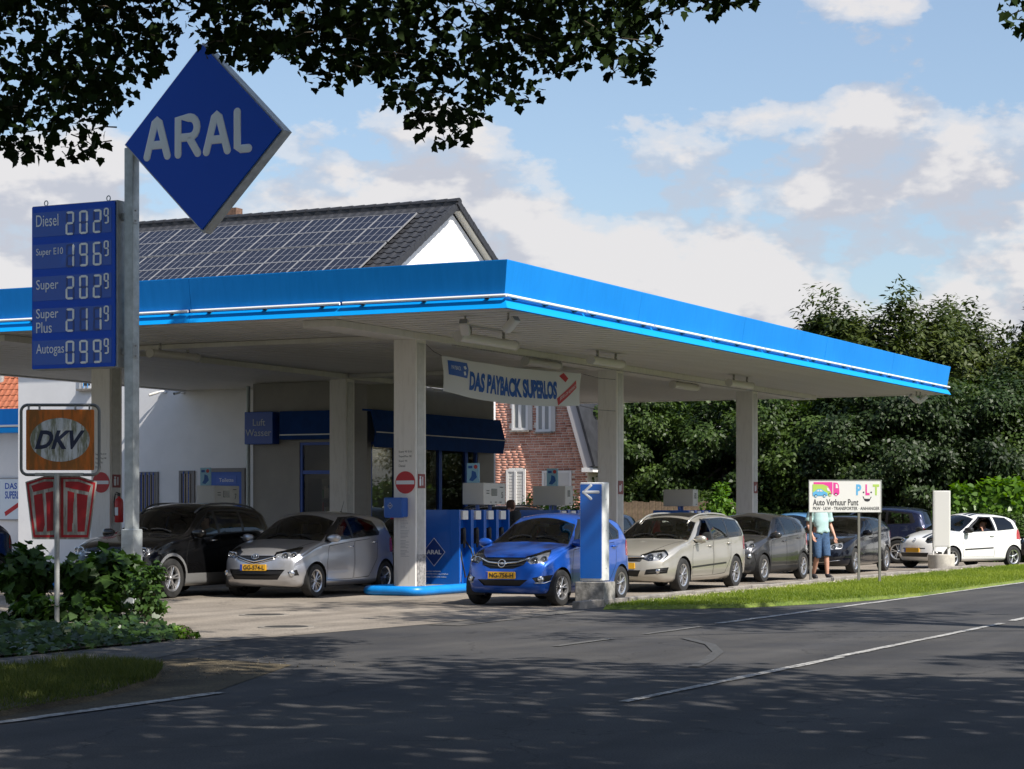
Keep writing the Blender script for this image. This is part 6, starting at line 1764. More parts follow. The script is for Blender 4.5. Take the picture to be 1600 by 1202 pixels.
def spec_astra(label, pm, **k):
    s = dict(label=label, name='estate_car', paint=pm, L=4.515, W=1.753, H=1.48, wb=2.703, fo=.93, r=.315, tw=.205,
        top=[(0, .42), (.012, .48), (.035, .56), (.07, .64), (.12, .71), (.25, .775), (.6, .865), (.95, .93), (1.25, .985), (1.42, 1.065), (1.75, 1.245), (2.05, 1.375), (2.25, 1.425), (2.6, 1.465), (3.1, 1.48), (3.7, 1.465), (4.1, 1.42), (4.22, 1.38), (4.34, 1.15), (4.43, .95), (4.49, .75), (4.505, .6), (4.515, .46)],
        belt=[(0, .56), (.3, .68), (.9, .84), (1.6, .91), (2.6, .955), (3.6, .995), (4.2, 1.02), (4.515, .9)], cowl=1.27, wtop=2.10, bow=.36,
        doors=[[(1.34, .28), (2.36, .28), (2.42, .95), (1.42, .865), (1.32, .6)], [(2.38, .28), (3.0, .30), (3.32, .62), (3.4, .985), (2.44, .95)]],
        handles=[(2.24, .845), (3.24, .885)], handle_m=pm,
        dlo=[[(1.47, .915), (4.02, 1.015), (4.12, 1.05), (3.95, 1.335), (3.2, 1.385), (2.30, 1.365)]],
        panes=[[(1.66, .945), (2.36, .97), (2.36, 1.335), (2.27, 1.335)], [(2.45, .975), (3.20, 1.0), (3.22, 1.35), (2.45, 1.35)], [(3.28, 1.005), (3.98, 1.035), (4.04, 1.06), (3.90, 1.31), (3.30, 1.35)]], open=(0,), tint_from=9,
        front=[('grille', [(-.40, .685), (.40, .685), (.34, .575), (-.34, .575)]), ('lower', [(-.36, .42), (.36, .42), (.30, .30), (-.30, .30)]), ('fog', [(.46, .43), (.79, .47), (.77, .36), (.42, .335)])],
        lamp=[(.44, .63), (.60, .585), (1.02, .605), (1.18, .70), (1.16, .80), (.80, .77), (.46, .70)], bowls=[(.50, .655, .06), (.645, .675, .055)],
        fog=(.64, .40, .04), mirror=(1.56, .965), spokes=10, wstyle='multi', plate='', plate_z=.50, plate_out=.02, mould=((1.30, .455), (3.05, .505), .03),
        bars=[('chrome_bar', [(-.40, .665), (0, .655), (.40, .665)], .022, M_RIM), ('grille_slat', [(-.36, .60), (.36, .60)], .01, M_PLAST), ('intake_slat', [(.46, .40), (.76, .43)], .006, M_PLAST), ('intake_slat', [(.46, .375), (.76, .40)], .006, M_PLAST)],
        emblem=('bolt', .665, 20, .8), hood=((.15, .44), (1.26, .72)), rails=(1.95, 4.05, .50), rail_m=pm, rail_h=.02, sunroof=(2.25, 3.0, .42))
    s.update(k); return s
def spec_picanto(label, pm, **k):
    s = spec_karl(label, pm); s.update(name='grey_hatchback', L=3.67, W=1.625, H=1.50, r=.295, clad=.06, cladz=.34,
        lamp=[(.46, .75), (.56, .685), (.92, .72), (1.24, .93), (1.08, .92), (.52, .815)], bowls=[(.50, .755, .065), (.63, .775, .055)],
        front=[('grille', [(-.36, .775), (-.30, .70), (.30, .70), (.36, .775)]), ('lower', [(-.50, .52), (.50, .52), (.42, .33), (-.42, .33)]), ('fog', [(.54, .60), (.70, .62), (.73, .44), (.62, .39), (.55, .42)])],
        fog=(.635, .56, .042), bars=[('chrome_bar', [(-.36, .71), (0, .70), (.36, .71)], .012, M_CHROME), ('skid_trim', [(-.5, .325), (0, .30), (.5, .325)], .02, M_RIM)], emblem=('oval', .82, 30, .9), plate='', plate_z=.50, spokes=8, wstyle='multi', steer=0, glass=M_CARGL, fogm=M_PLAST)
    s.update(k); return s
def spec_volvo(label, pm, **k):
    s = dict(label=label, name='black_hatchback', paint=pm, L=4.37, W=1.80, H=1.43, wb=2.647, fo=.92, r=.315, tw=.205,
        top=[(0, .42), (.012, .48), (.035, .56), (.07, .64), (.12, .705), (.25, .765), (.6, .845), (.95, .905), (1.28, .96), (1.46, 1.04), (1.82, 1.225), (2.12, 1.345), (2.35, 1.395), (2.7, 1.425), (3.1, 1.42), (3.6, 1.36), (3.95, 1.27), (4.10, 1.15), (4.22, .98), (4.30, .82), (4.35, .65), (4.36, .55), (4.37, .46)],
        belt=[(0, .56), (.3, .67), (.9, .83), (1.6, .91), (2.6, .98), (3.5, 1.06), (4.0, 1.06), (4.37, .85)], cowl=1.30, wtop=2.18, bow=.38,
        doors=[[(1.40, .28), (2.34, .28), (2.40, .965), (1.48, .87), (1.38, .6)], [(2.36, .28), (2.92, .30), (3.22, .62), (3.3, 1.03), (2.42, .965)]],
        handles=[(2.22, .86), (3.14, .92)],
        dlo=[[(1.55, .92), (3.45, 1.06), (3.55, 1.10), (3.3, 1.24), (2.8, 1.335), (2.38, 1.325)]],
        panes=[[(1.74, .955), (2.36, .985), (2.36, 1.30), (2.30, 1.295)], [(2.43, .99), (3.14, 1.045), (3.06, 1.235), (2.75, 1.30), (2.42, 1.305)], [(3.19, 1.055), (3.44, 1.075), (3.25, 1.19), (3.12, 1.22)]],
        front=[('grille', [(-.36, .69), (.36, .69), (.42, .60), (.34, .50), (-.34, .50), (-.42, .60)]), ('lower', [(-.46, .40), (.46, .40), (.38, .30), (-.38, .30)]), ('fog', [(.56, .42), (.80, .45), (.78, .39), (.60, .37)])],
        lamp=[(.50, .63), (.64, .585), (1.02, .62), (1.24, .80), (.92, .775), (.54, .70)], bowls=[(.55, .655, .05), (.67, .675, .045)],
        mirror=(1.66, .975), spokes=5, wstyle='double', plate=None,
        bars=[('chrome_bar', [(-.38, .505), (0, .49), (.38, .505)], .008, M_CHROME), ('intake_trim', [(-.7, .335), (-.3, .29), (.3, .29), (.7, .335)], .008, M_CHROME)], emblem=('oval', .60, 5, .9), hood=((.15, .46), (1.28, .74)))
    s.update(k); return s
def spec_twingo(label, pm, **k):
    s = dict(label=label, name='white_hatchback', paint=pm, L=3.60, W=1.655, H=1.47, wb=2.367, fo=.70, r=.285, tw=.18,
        top=[(0, .42), (.012, .50), (.035, .60), (.07, .69), (.12, .755), (.22, .815), (.45, .895), (.75, .965), (.92, 1.0), (1.05, 1.06), (1.35, 1.24), (1.65, 1.385), (1.85, 1.44), (2.1, 1.468), (2.5, 1.465), (2.95, 1.42), (3.2, 1.36), (3.32, 1.29), (3.42, 1.08), (3.50, .92), (3.56, .76), (3.585, .62), (3.60, .48)],
        belt=[(0, .60), (.3, .73), (.9, .885), (1.6, .94), (2.6, .985), (3.2, 1.03), (3.60, .9)], cowl=.95, wtop=1.72, bow=.36,
        doors=[[(1.08, .30), (2.28, .30), (2.34, .955), (1.15, .885), (1.05, .6)]], handles=[(2.2, .86)], handle_m=pm,
        dlo=[[(1.12, .945), (2.36, .985), (2.28, 1.365), (1.90, 1.375)], [(2.42, .985), (3.12, 1.03), (3.05, 1.22), (2.85, 1.34), (2.36, 1.365)]],
        panes=[[(1.32, .975), (2.30, 1.005), (2.22, 1.335), (1.90, 1.345)], [(2.46, 1.01), (3.06, 1.045), (3.0, 1.20), (2.82, 1.31), (2.40, 1.335)]], open=(0,), tint_from=1,
        front=[('grille', [(-.40, .545), (.40, .545), (.40, .515), (-.40, .515)]), ('lower', [(-.50, .42), (.50, .42), (.44, .31), (-.44, .31)]), ('fog', [(.58, .47), (.74, .44), (.74, .34), (.62, .345)])],
        lamp=[(.48, .72), (.56, .665), (.95, .685), (1.16, .83), (1.0, .865), (.56, .80)], bowls=[(.52, .725, .055), (.64, .74, .05)],
        fog=(.665, .40, .045), mirror=(1.22, 1.0), mirror_m=M_PLAST, mirror_s=1.1, spokes=5, wstyle='single', plate='', plate_z=.485, plate_out=.02, mould=((1.14, .50), (2.24, .535), .035), emblem=('rhomb', .745, 22, .9), hood=((.2, .5), (.95, .7)))
    s.update(k); return s
def spec_suv(label, pm, **k):
    s = dict(label=label, name='black_suv', paint=pm, L=4.43, W=1.81, H=1.665, wb=2.604, fo=.88, r=.345, tw=.225,
        top=[(0, .50), (.012, .58), (.035, .68), (.07, .79), (.12, .88), (.25, .95), (.6, 1.02), (.95, 1.075), (1.2, 1.12), (1.36, 1.20), (1.68, 1.40), (1.95, 1.555), (2.15, 1.615), (2.5, 1.655), (3.0, 1.66), (3.6, 1.63), (4.0, 1.57), (4.14, 1.51), (4.27, 1.25), (4.35, 1.05), (4.40, .85), (4.42, .65), (4.43, .5)], nz=.44,
        belt=[(0, .66), (.3, .84), (.9, .99), (1.6, 1.05), (2.6, 1.10), (3.6, 1.14), (4.43, 1.0)], cowl=1.22, wtop=2.02, bow=.34,
        doors=[[(1.30, .36), (2.28, .36), (2.34, 1.09), (1.40, 1.0), (1.28, .7)], [(2.30, .36), (2.90, .38), (3.2, .72), (3.28, 1.12), (2.36, 1.09)]],
        handles=[(2.16, .99), (3.12, 1.03)], handle_m=M_CHROME,
        dlo=[[(1.45, 1.06), (3.9, 1.16), (3.98, 1.2), (3.85, 1.46), (3.1, 1.545), (2.24, 1.53)]],
        panes=[[(1.62, 1.085), (2.30, 1.115), (2.29, 1.495), (2.20, 1.49)], [(2.38, 1.12), (3.10, 1.145), (3.10, 1.505), (2.37, 1.51)], [(3.17, 1.15), (3.84, 1.175), (3.76, 1.42), (3.17, 1.495)]], tint_from=9,
        front=[('grille', [(-.42, .83), (.42, .83), (.36, .70), (-.36, .70)]), ('lower', [(-.50, .56), (.50, .56), (.42, .42), (-.42, .42)]), ('fog', [(.56, .56), (.78, .60), (.76, .48), (.58, .47)])],
        lamp=[(.46, .78), (.58, .715), (1.0, .735), (1.18, .83), (1.12, .915), (.56, .90)], bowls=[(.55, .81, .075), (.70, .82, .06)],
        fog=(.67, .53, .045), mirror=(1.56, 1.11), mirror_s=1.1, spokes=5, wstyle='double', plate='', plate_z=.56, plate_out=.02, clad=.05, cladz=.42, cladm=mat('suv_trim_grey', (0.30, 0.30, 0.30), 0.4, 0.5),
        bars=[('chrome_bar', [(-.40, .80), (0, .79), (.40, .80)], .012, M_CHROME), ('chrome_bar', [(-.38, .74), (0, .73), (.38, .74)], .012, M_CHROME)], emblem=('ring', .775, 12, 1.3), hood=((.15, .5), (1.2, .76)), rails=(2.0, 4.0, .58), rail_h=.03, rail_m=mat('rail_dark', (0.10, 0.10, 0.10), 0.35, 0.6))
    s.update(k); return s
# ------------------------------------------------------------------ place the fleet
karl, pk = build_car(spec_karl('blue hatchback with yellow plate NG-756-H nosing out beside the arrow pylon', PB)); place(karl, 1.52, -0.07)
yar, py_ = build_car(spec_yaris('silver hatchback with yellow plate GG-574-L waiting left of the pump island', PS)); place(yar, 2.6, 5.2, R(1.0))
ast, pa = build_car(spec_astra('champagne estate car with roof rails right behind the blue hatchback', PBE)); place(ast, 8.05, 0.42, R(-1.0))
pic, pp = build_car(spec_picanto('graphite grey small hatchback with black arch trim behind the champagne estate', PG)); place(pic, 13.75, 0.80, R(-2.0))
vol, pv_ = build_car(spec_volvo('glossy blue-black hatchback behind the three posts of the rental sign', PKB)); place(vol, 20.7, 1.0)
twi, pt = build_car(spec_twingo('white three-door hatchback with black bonnet stripes at the right', PW))
twi.location = (12.12, 57.0, 0.004); twi.rotation_euler = (0, 0, math.atan2(-.58, -.815))
suv, ps_ = build_car(spec_suv('black SUV with roof rails and grey arch trim behind the sign pole', PK)); place(suv, 1.35, 7.36, R(0.5))
# dark rally stripes over the white car's bonnet and roof
M_STR = mat('stripe_black', (0.012, 0.012, 0.013), 0.35, coat=0.6)
for y0 in (.20, .36):
    for a, b in ((.22, .95), (1.78, 2.7)):
        mb = MB(); vv = []
        n = 14
        for i in range(n + 1):
            xf = a + (b - a) * i / n
            for y in (y0 - .05, y0 + .05):
                p, q = pt['top'](xf + .0, y); vv.append(p + Vector((0, 0, .004)))
        mb.add(vv, [(2 * i, 2 * i + 2, 2 * i + 3, 2 * i + 1) for i in range(n)]); mb.build('bonnet_stripe', M_STR, twi, smooth=True)
# further cars: copies of the built ones with their own paint
def repaint(car, old, new, skip=()):
    done = {}
    def rec(o):
        if o.type == 'MESH' and old.name in [m.name for m in o.data.materials if m]:
            if o.data.name not in done:
                d = o.data.copy()
                for i, m in enumerate(d.materials):
                    if m == old: d.materials[i] = new
                done[o.data.name] = d
            o.data = done[o.data.name]
        for c in o.children: rec(c)
    rec(car)
def drop(car, names):
    for o in [x for x in car.children_recursive if x.name.split('.')[0] in names]: bpy.data.objects.remove(o)
def another(src, old, new, name, label, drops=('number_plate', 'plate_lettering', 'euro_band', 'emblem', 'bonnet_stripe', 'aerial'), group='cars queuing at the station'):
    c = copy_tree(src); c.name = name; tag(c, label, 'car', group); repaint(c, old, new); drop(c, drops); return c
c = another(suv, PK, PN, 'navy_suv', 'navy blue SUV seen from behind, parked beyond the blue-black hatchback', drops=('number_plate', 'plate_lettering', 'euro_band', 'emblem', 'roof_rail'), group='cars parked behind the station'); c.location = (10.4, 62.5, 0.004); c.rotation_euler = (0, 0, math.atan2(.45, -.9))
c = another(suv, PK, PDB, 'dark_suv', 'dark blue car waiting between the pumps behind the blue hatchback'); place(c, 13.2, 7.0, R(0))
c = another(yar, PS, PDB, 'dark_hatchback', 'dark blue hatchback half hidden behind the second column', ('number_plate', 'plate_lettering', 'euro_band', 'emblem', 'aerial')); place(c, 18.6, 5.9 + 1.0, R(0))
c = another(yar, PS, PDG, 'dark_hatchback', 'dark car queuing close behind the silver hatchback', ('number_plate', 'plate_lettering', 'euro_band', 'emblem', 'aerial')); place(c, 8.3, 6.1, R(0))
c = another(karl, PB, PLB, 'light_blue_hatchback', 'light blue car whose roof shows left of the man', group='cars parked behind the station'); c.location = (8.35, 62.5, 0.004); c.rotation_euler = (0, 0, math.atan2(-.9, -.42))
c = another(vol, PKB, PDG, 'dark_hatchback', 'dark car just entering at the right edge behind the white car', group='cars parked behind the station'); c.location = (17.05, 63.0, 0.004); c.rotation_euler = (0, 0, R(180))
c = another(vol, PKB, PDB, 'dark_blue_saloon', 'dark blue car at the left edge behind the shrubs', drops=('number_plate', 'emblem')); place(c, 2.0, 11.9 + 1.9, R(6))
# ================================================================== SIGNS, PUMPS, FURNITURE
M_SIGNB = mat('sign_blue', (0.001, 0.070, 0.50), 0.25, spec=0.15)
M_SIGNG = mat('sign_grey_metal', (0.36, 0.37, 0.36), 0.5, 0.4, var=0.2, vscale=7)
M_POLE = mat('pole_grey', (0.42, 0.45, 0.45), 0.55, 0.2, var=0.22, vscale=5)
M_LET = mat('letter_grey', (0.72, 0.74, 0.76), 0.45)
DP = 33.0; PPX = FPX / DP
pole_p = bpos(206, DP)
def pylon():
    t = thing('price_pylon', 'tall grey sign pole carrying the blue diamond and the fuel price board', 'sign', pole_p, AZ)
    ztop = zz(232, DP)
    mb = MB(); mb.rbox((0, 0, ztop / 2), (.17, .17, ztop), .012); mb.rbox((.0, -.0, 1.0), (.001, .001, .001), .0002) if False else None
    pl = mb.build('pole', M_POLE, t, auto=40)
    mb = MB(); mb.rbox((0, 0, zz(827, DP) / 2), (.245, .245, zz(827, DP)), .02); bs = mb.build('pole_base', M_POLE, t, auto=40)
    mb = MB(); mb.bbox((-.128, -.08, .3), (-.1235, .085, zz(850, DP))); mb.build('access_cover', mat('cover_grey', (0.36, 0.39, 0.39), 0.5, 0.2), bs)
    # diamond box
    cz = zz(229, DP); cy = -1.44
    dmb = MB(); D = [(-1.46, 0), (0, -1.45), (1.46, 0), (0, 1.45)]
    dmb.prism(D, -.22, .0, FACE(-.16, cy, cz)); dia = dmb.build('diamond_box', M_SIGNG, t)
    dmb = MB(); k = .972; dmb.prism([(x * k, y * k) for x, y in D], .0005, .035, FACE(-.16, cy, cz)); dmb.build('diamond_face', M_SIGNB, dia)
    lb = MB(); TF_ = FACE(-.195, cy, cz)
    s = .27; rr = .066
    def A(x, w=.19): return [[(x - w, -s), (x - .04, s * .86), (x + .0, s * .97), (x + .04, s * .86), (x + w, -s)], [(x - w * .62, -s * .38), (x + w * .62, -s * .38)]]
    P = A(-.67) + [[(-.28, -s), (-.28, s * .95), (-.09, s * .95)] + arc(-.06, s * .42, .13, s * .53, 90, -90, 8) + [(-.26, -s * .11)], [(-.08, -s * .11), (.08, -s)]] + A(.43) + [[(.80, s * 1.0), (.80, -s * .92), (.86, -s), (1.0, -s)]]
    P = [[(x * 1.0 - .15, y * 1.04 + .05) for x, y in p] for p in P]
    strokes(lb, P, rr, TF_, .06); lb.build('lettering', M_LET, dia, smooth=True)
    mb = MB(); mb.bbox((-.05, -.28, cz - .16), (.05, -.08, cz + .10)); mb.build('diamond_bracket', M_POLE, t)
    # price board: left of the pole
    yw = 1.66; z0, z1 = zz(578, DP + .6), zz(322, DP + .6); zc = (z0 + z1) / 2; y0 = .17; T = FACE(-.14, y0 + yw / 2, zc); hh = (z1 - z0) / 2
    mb = MB(); mb.bbox((-.14, y0, z0), (.10, y0 + yw, z1)); bd = mb.build('price_board', M_SIGNG, t)
    mb = MB(); mb.prism(rrect(-yw / 2 + .012, -hh + .012, yw / 2 - .03, hh - .012, .02), .0005, .03, T); mb.build('board_face', M_SIGNB, bd)
    names = [['Diesel'], ['Super E10'], ['Super'], ['Super', 'Plus'], ['Autogas']]; vals = ['2029', '1969', '2029', '2119', '0999']
    SEG = {'0': 'abcdef', '1': 'bc', '2': 'abged', '9': 'abcdfg', '6': 'acdefg'}
    ph = 2 * hh / 5.12
    for i in range(5):
        yc = hh - ph * (i + .5) - .06
        mb = MB(); mb.prism(rrect(-yw / 2 + .03, yc - ph * .36, yw / 2 - .09, yc + ph * .40, .015), .0305, .034, T); mb.build('row_panel', mat('row_blue', (0.008, 0.085, 0.42), 0.15, spec=0.3), bd)
        mb = MB(); TT = T @ Tm((0, 0, .0345))
        if len(names[i]) == 1: add_text(mb, names[i][0], TT, h={0: .185, 1: .14, 2: .20, 4: .20}[i], w={0: .44, 1: .53, 2: .44, 4: .55}[i], cx=-.73, cy=yc + .07 - (.02 if i in (2, 4) else 0), t=.004, align='l')
        else:
            add_text(mb, 'Super', TT, h=.20, w=.44, cx=-.73, cy=yc + .10, t=.004, align='l'); add_text(mb, 'Plus', TT, h=.17, w=.31, cx=-.73, cy=yc - .10, t=.004, align='l')
        mb.build('fuel_name', M_LET, bd)
        for k, ch in enumerate(vals[i]):
            dg = MB(); gh = MB()
            small = k == 3; w, h = (.165, .37) if not small else (.095, .245); cx = -.06 + k * .265 if not small else .645; cy = yc + (.0 if not small else .075)
            th = .034 if not small else .024
            # italic-free seven segment outline pieces
            def seg(nm, mbx, z1_=.010):
                a, b = w / 2, h / 2; g = .006
                H_ = lambda y: [(-a + th * .35 + g, y), (-a + th + g, y + th / 2), (a - th - g, y + th / 2), (a - th * .35 - g, y), (a - th - g, y - th / 2), (-a + th + g, y - th / 2)]
                V_ = lambda x, ya, yb: [(x, ya + g), (x + th / 2, ya + th / 2 + g), (x + th / 2, yb - th / 2 - g), (x, yb - g), (x - th / 2, yb - th / 2 - g), (x - th / 2, ya + th / 2 + g)]
                xo = a - th / 2
                q = {'a': H_(b - th / 2), 'd': H_(-b + th / 2), 'g': H_(0), 'b': V_(xo, 0, b - .004), 'c': V_(xo, -b + .004, 0), 'f': V_(-xo, 0, b - .004), 'e': V_(-xo, -b + .004, 0)}[nm]
                mbx.prism([(x + cx, y + cy) for x, y in q], 0.0005, z1_, TT)
            for nm in 'abcdefg':
                if nm in SEG[ch]: seg(nm, dg)
                else: seg(nm, gh, .003)
            dg.build('price_digit', mat('digit_pale', (0.80, 0.82, 0.80), 0.5), bd)
            if gh.v: gh.build('unlit_segments', mat('digit_dark', (0.004, 0.035, 0.19), 0.4), bd)['kind'] = 'stuff'
    for yy in (-.6, .62):
        mb = MB(); mb.tube([(yy + .05 * math.cos(a) * .7, hh + .045 + .04 * math.sin(a), -.05) for a in np.linspace(0, 2 * PI, 13)], .009, 6, T, cap=False); mb.build('lifting_eye', M_SIGNG, bd)
    for z in (z0 + .25, z1 - .25):
        mb = MB(); mb.bbox((-.10, -.10, z - .12), (.02, -.0852, z + .12)); br = mb.build('bracket_plate', M_SIGNG, t)
        mb = MB()
        for q in (-.08, .08): mb.lathe([(.0005, .014), (.014, .012), (.014, 0)], 8, Tm((-.04, -.101, z + q), (R(90), 0, 0)))
        mb.build('bolts', M_RUB, br)
        mb = MB(); mb.bbox((-.05, .085, z - .05), (.05, .168, z + .05)); mb.build('bracket_arm', M_SIGNG, t)
pylon()

# ---- twin fuel-card sign on a post
def dirty(name, col, stain, scale=(3.0, 1.0)):
    # vertical grime streaks on an old sign face
    m = mat(name, col, 0.5); nt = m.node_tree; b = nt.nodes['Principled BSDF']; tc = nt.nodes.new('ShaderNodeTexCoord')
    mp = nt.nodes.new('ShaderNodeMapping'); mp.inputs['Scale'].default_value = (1, scale[0], scale[1]); n = nt.nodes.new('ShaderNodeTexNoise'); n.inputs['Scale'].default_value = 2.0; n.inputs['Detail'].default_value = 9; n.inputs['Roughness'].default_value = 0.7
    r = nt.nodes.new('ShaderNodeValToRGB'); r.color_ramp.elements[0].position = .44; r.color_ramp.elements[1].position = .56; r.color_ramp.elements[0].color = tuple(stain) + (1,); r.color_ramp.elements[1].color = tuple(col) + (1,)
    nt.links.new(tc.outputs['Object'], mp.inputs[0]); nt.links.new(mp.outputs[0], n.inputs['Vector']); nt.links.new(n.outputs['Fac'], r.inputs[0]); nt.links.new(r.outputs[0], b.inputs['Base Color']); return m
def card_sign():
    d = 28.7; p = bpos(89, d); t = thing('fuel_card_sign', 'post with an orange DKV sign above a red UTA sign, weathered', 'sign', p, R(90))
    # local frame faces -X = towards the camera; +Y = image left
    k = d / FPX
    yl = lambda px: (89 - px) * k
    mb = MB(); mb.tube([(0, 0, -.05), (0, 0, zz(740, d))], .036, 12); mb.build('post', M_SIGNG, t, auto=40)
    x0, x1, y0, y1 = yl(33), yl(155), zz(742, d), zz(633, d)
    path = rrect(-x0, y0, -x1, y1, .09, 6); path.append(path[0])
    mb = MB(); mb.tube([(0, -x, y) for x, y in path], .021, 10, cap=False); fr = mb.build('frame', mat('frame_steel', (0.16, 0.17, 0.17), 0.5, 0.5), t, smooth=True)
    a0, a1, b0, b1 = yl(41), yl(147), zz(735, d), zz(640, d); cy, cz = (a0 + a1) / 2, (b0 + b1) / 2; T = FACE(-.012, cy, cz); w, h = (a0 - a1) / 2, (b1 - b0) / 2
    mb = MB(); mb.prism(rrect(-w, -h, w, h, .02), -.03, .0, T); pn = mb.build('orange_panel', dirty('dkv_orange', (0.56, 0.145, 0.012), (0.27, 0.10, 0.014), (4, .6)), t)
    mb = MB(); mb.prism(arc(0, 0, w * .88, h * .72, 0, 352, 40), .0005, .004, T); mb.build('oval', dirty('dkv_white', (0.62, 0.65, 0.67), (0.20, 0.21, 0.14), (5, .9)), pn)
    mb = MB(); add_text(mb, 'DKV', T @ Tm((0, 0, .0045)), w=w * 1.48, h=h * .62, t=.004, bold=.035, shear=.35); mb.build('lettering', mat('dkv_navy', (0.012, 0.02, 0.055), 0.5), pn)
    for px in (62, 118, 45, 140):
        mb = MB(); mb.bbox((-.02, yl(px) - .012, zz(641, d)), (.005, yl(px) + .012, zz(634, d))); mb.build('clamp', M_RUB, fr)
    mb = MB(); mb.bbox((-.02, yl(130), zz(744, d)), (.02, yl(55), zz(739, d))); mb.build('cross_bar', M_SIGNG, t)
    # red shield, lower
    X = lambda px: (px - 89) * k; Z = lambda py: zz(py, d)
    T = FACE(.055, 0, 0)
    def poly(mbx, pts, z0, z1): mbx.prism([(X(a), Z(b)) for a, b in pts], z0, z1, T)
    red = mat('uta_red', (0.36, 0.010, 0.016), 0.5, var=0.2, vscale=4); wh = dirty('uta_white', (0.48, 0.47, 0.43), (0.24, 0.23, 0.20), (5, 1))
    mb = MB(); poly(mb, [(38, 753), (68, 744), (122, 744), (150, 753), (138, 843), (49, 843)], -.02, 0); sh = mb.build('red_shield', wh, t)
    for nm, mt, lst, z0, z1 in (
        ('shield_field', red, [[(40, 754.5), (68, 746), (93, 746), (93, 840), (51, 840)], [(94, 746), (122, 746), (148, 754.5), (136.5, 840), (94, 840)]], .0005, .004),
        ('outline', wh, [[(44, 757.5), (68, 749), (89, 749), (89, 836), (54, 836)], [(98, 749), (121, 749), (144.5, 757.5), (134, 836), (98, 836)]], .0045, .007),
        ('letters', red, [[(47.5, 759), (68, 752.5), (82, 752.5), (82, 761.5), (51, 769)], [(51.5, 774), (65, 771), (69, 820), (66, 831), (57, 831)], [(70, 770), (82, 767.5), (82, 829), (72, 831), (71.5, 790)], [(101, 752.5), (121, 752.5), (141, 759), (138, 769), (101, 761.5)], [(104.5, 767), (115, 770), (112, 831), (104, 831)], [(119, 771), (136, 774), (131, 831), (120, 831)], [(113, 783), (122, 783), (122, 798), (112, 798)]][:6], .0075, .010),
        ('letters', wh, [[(114, 784), (119, 784), (118, 802), (113, 802)], [(112, 818), (117, 818), (116.5, 831), (111.5, 831)]], .0105, .012)):
        mb = MB()
        for q in lst: poly(mb, q, z0, z1)
        mb.build(nm, mt, sh)
card_sign()

# ---- blue arrow pylon on its concrete block
def arrow():
    p = S(upx(930, -1.27), -1.27); t = thing('arrow_pylon', 'blue pylon with a white left arrow standing on a concrete block', 'sign', (p.x, p.y, 0), AZ)
    mb = MB(); mb.rbox((0, 0, .19), (.46, .50, .39), .012); mb.build('concrete_block', mat('block_concrete', (0.27, 0.26, 0.24), 0.95, var=0.45, vscale=9, bump=0.6, bscale=30), t)
    k = 34.4 / FPX; z0, z1 = .40, zz(755, 34.4)
    mb = MB(); mb.rbox((0.02, .02, (z0 + z1) / 2), (.27, .40, z1 - z0), .02); bx = mb.build('housing', mat('pylon_white', (0.62, 0.63, 0.62), 0.45, var=0.08), t, auto=40)
    mb = MB(); mb.prism(rrect(-.185, z0 + .04, .185, z1 - .03, .02), .0005, .012, FACE(-.115, .02, 0)); mb.build('blue_face', mat('pylon_blue', (0.005, 0.12, 0.50), 0.25, coat=0.4), bx)
    mb = MB(); zc = zz(770, 34.4); strokes(mb, [[(-.13, zc), (.13, zc)], [(.0, zc + .105), (-.13, zc), (.0, zc - .105)]], .024, FACE(-.1275, .02, 0), .15); mb.build('arrow', mat('arrow_white', (0.70, 0.72, 0.74), 0.5), bx, smooth=True)
    mb = MB()
    for q in (.6, 1.2, 1.7): mb.lathe([(.0005, .006), (.010, .005), (.010, 0)], 8, Tm((.02, -.1805, q), (R(90), 0, 0)))
    mb.build('screws', M_RUB, bx)
arrow()

# ---- white blank pylon on a concrete ring
def blank():
    d = 53.5; p = bpos(1471, d); t = thing('blank_pylon', 'blank white pylon on two legs in a round concrete base on the grass', 'sign', (p.x, p.y, 0.05), R(90))
    k = d / FPX
    mb = MB(); mb.lathe([(.001, .0), (.33, 0), (.335, .02), (.335, .36), (.32, .375), (.26, .375), (.25, .36), (.25, .22), (.001, .20)], 36); mb.build('concrete_ring', mat('ring_concrete', (0.50, 0.47, 0.42), 0.9, var=0.22, vscale=5, bump=.3), t, auto=40)
    z0, z1 = zz(855, d) - .05, zz(767, d) - .05; w = 27 * k
    mb = MB(); mb.rbox((0, .0, (z0 + z1) / 2), (.12, w, z1 - z0), .012); b = mb.build('panel', mat('blank_white', (0.66, 0.655, 0.63), 0.5, var=.03), t, auto=40)
    mb = MB(); mb.prism([(-w / 2 + .04, z0 + .03), (w / 2 - .04, z0 + .03), (w / 2 - .04, z1 - .03), (-w / 2 + .04, z1 - .03)], .0005, .005, FACE(-.061)); mb.build('panel_face', mat('blank_face', (0.60, 0.59, 0.57), 0.4), b)
    for yy, ww in ((-w / 2 + .03, .07), (w / 2 - .02, .035)):
        mb = MB(); mb.rbox((0.02, yy, (z0 + .2) / 2 + .05), (ww, ww, z0 - .12), .006); mb.build('leg', M_WHITE, t)
blank()

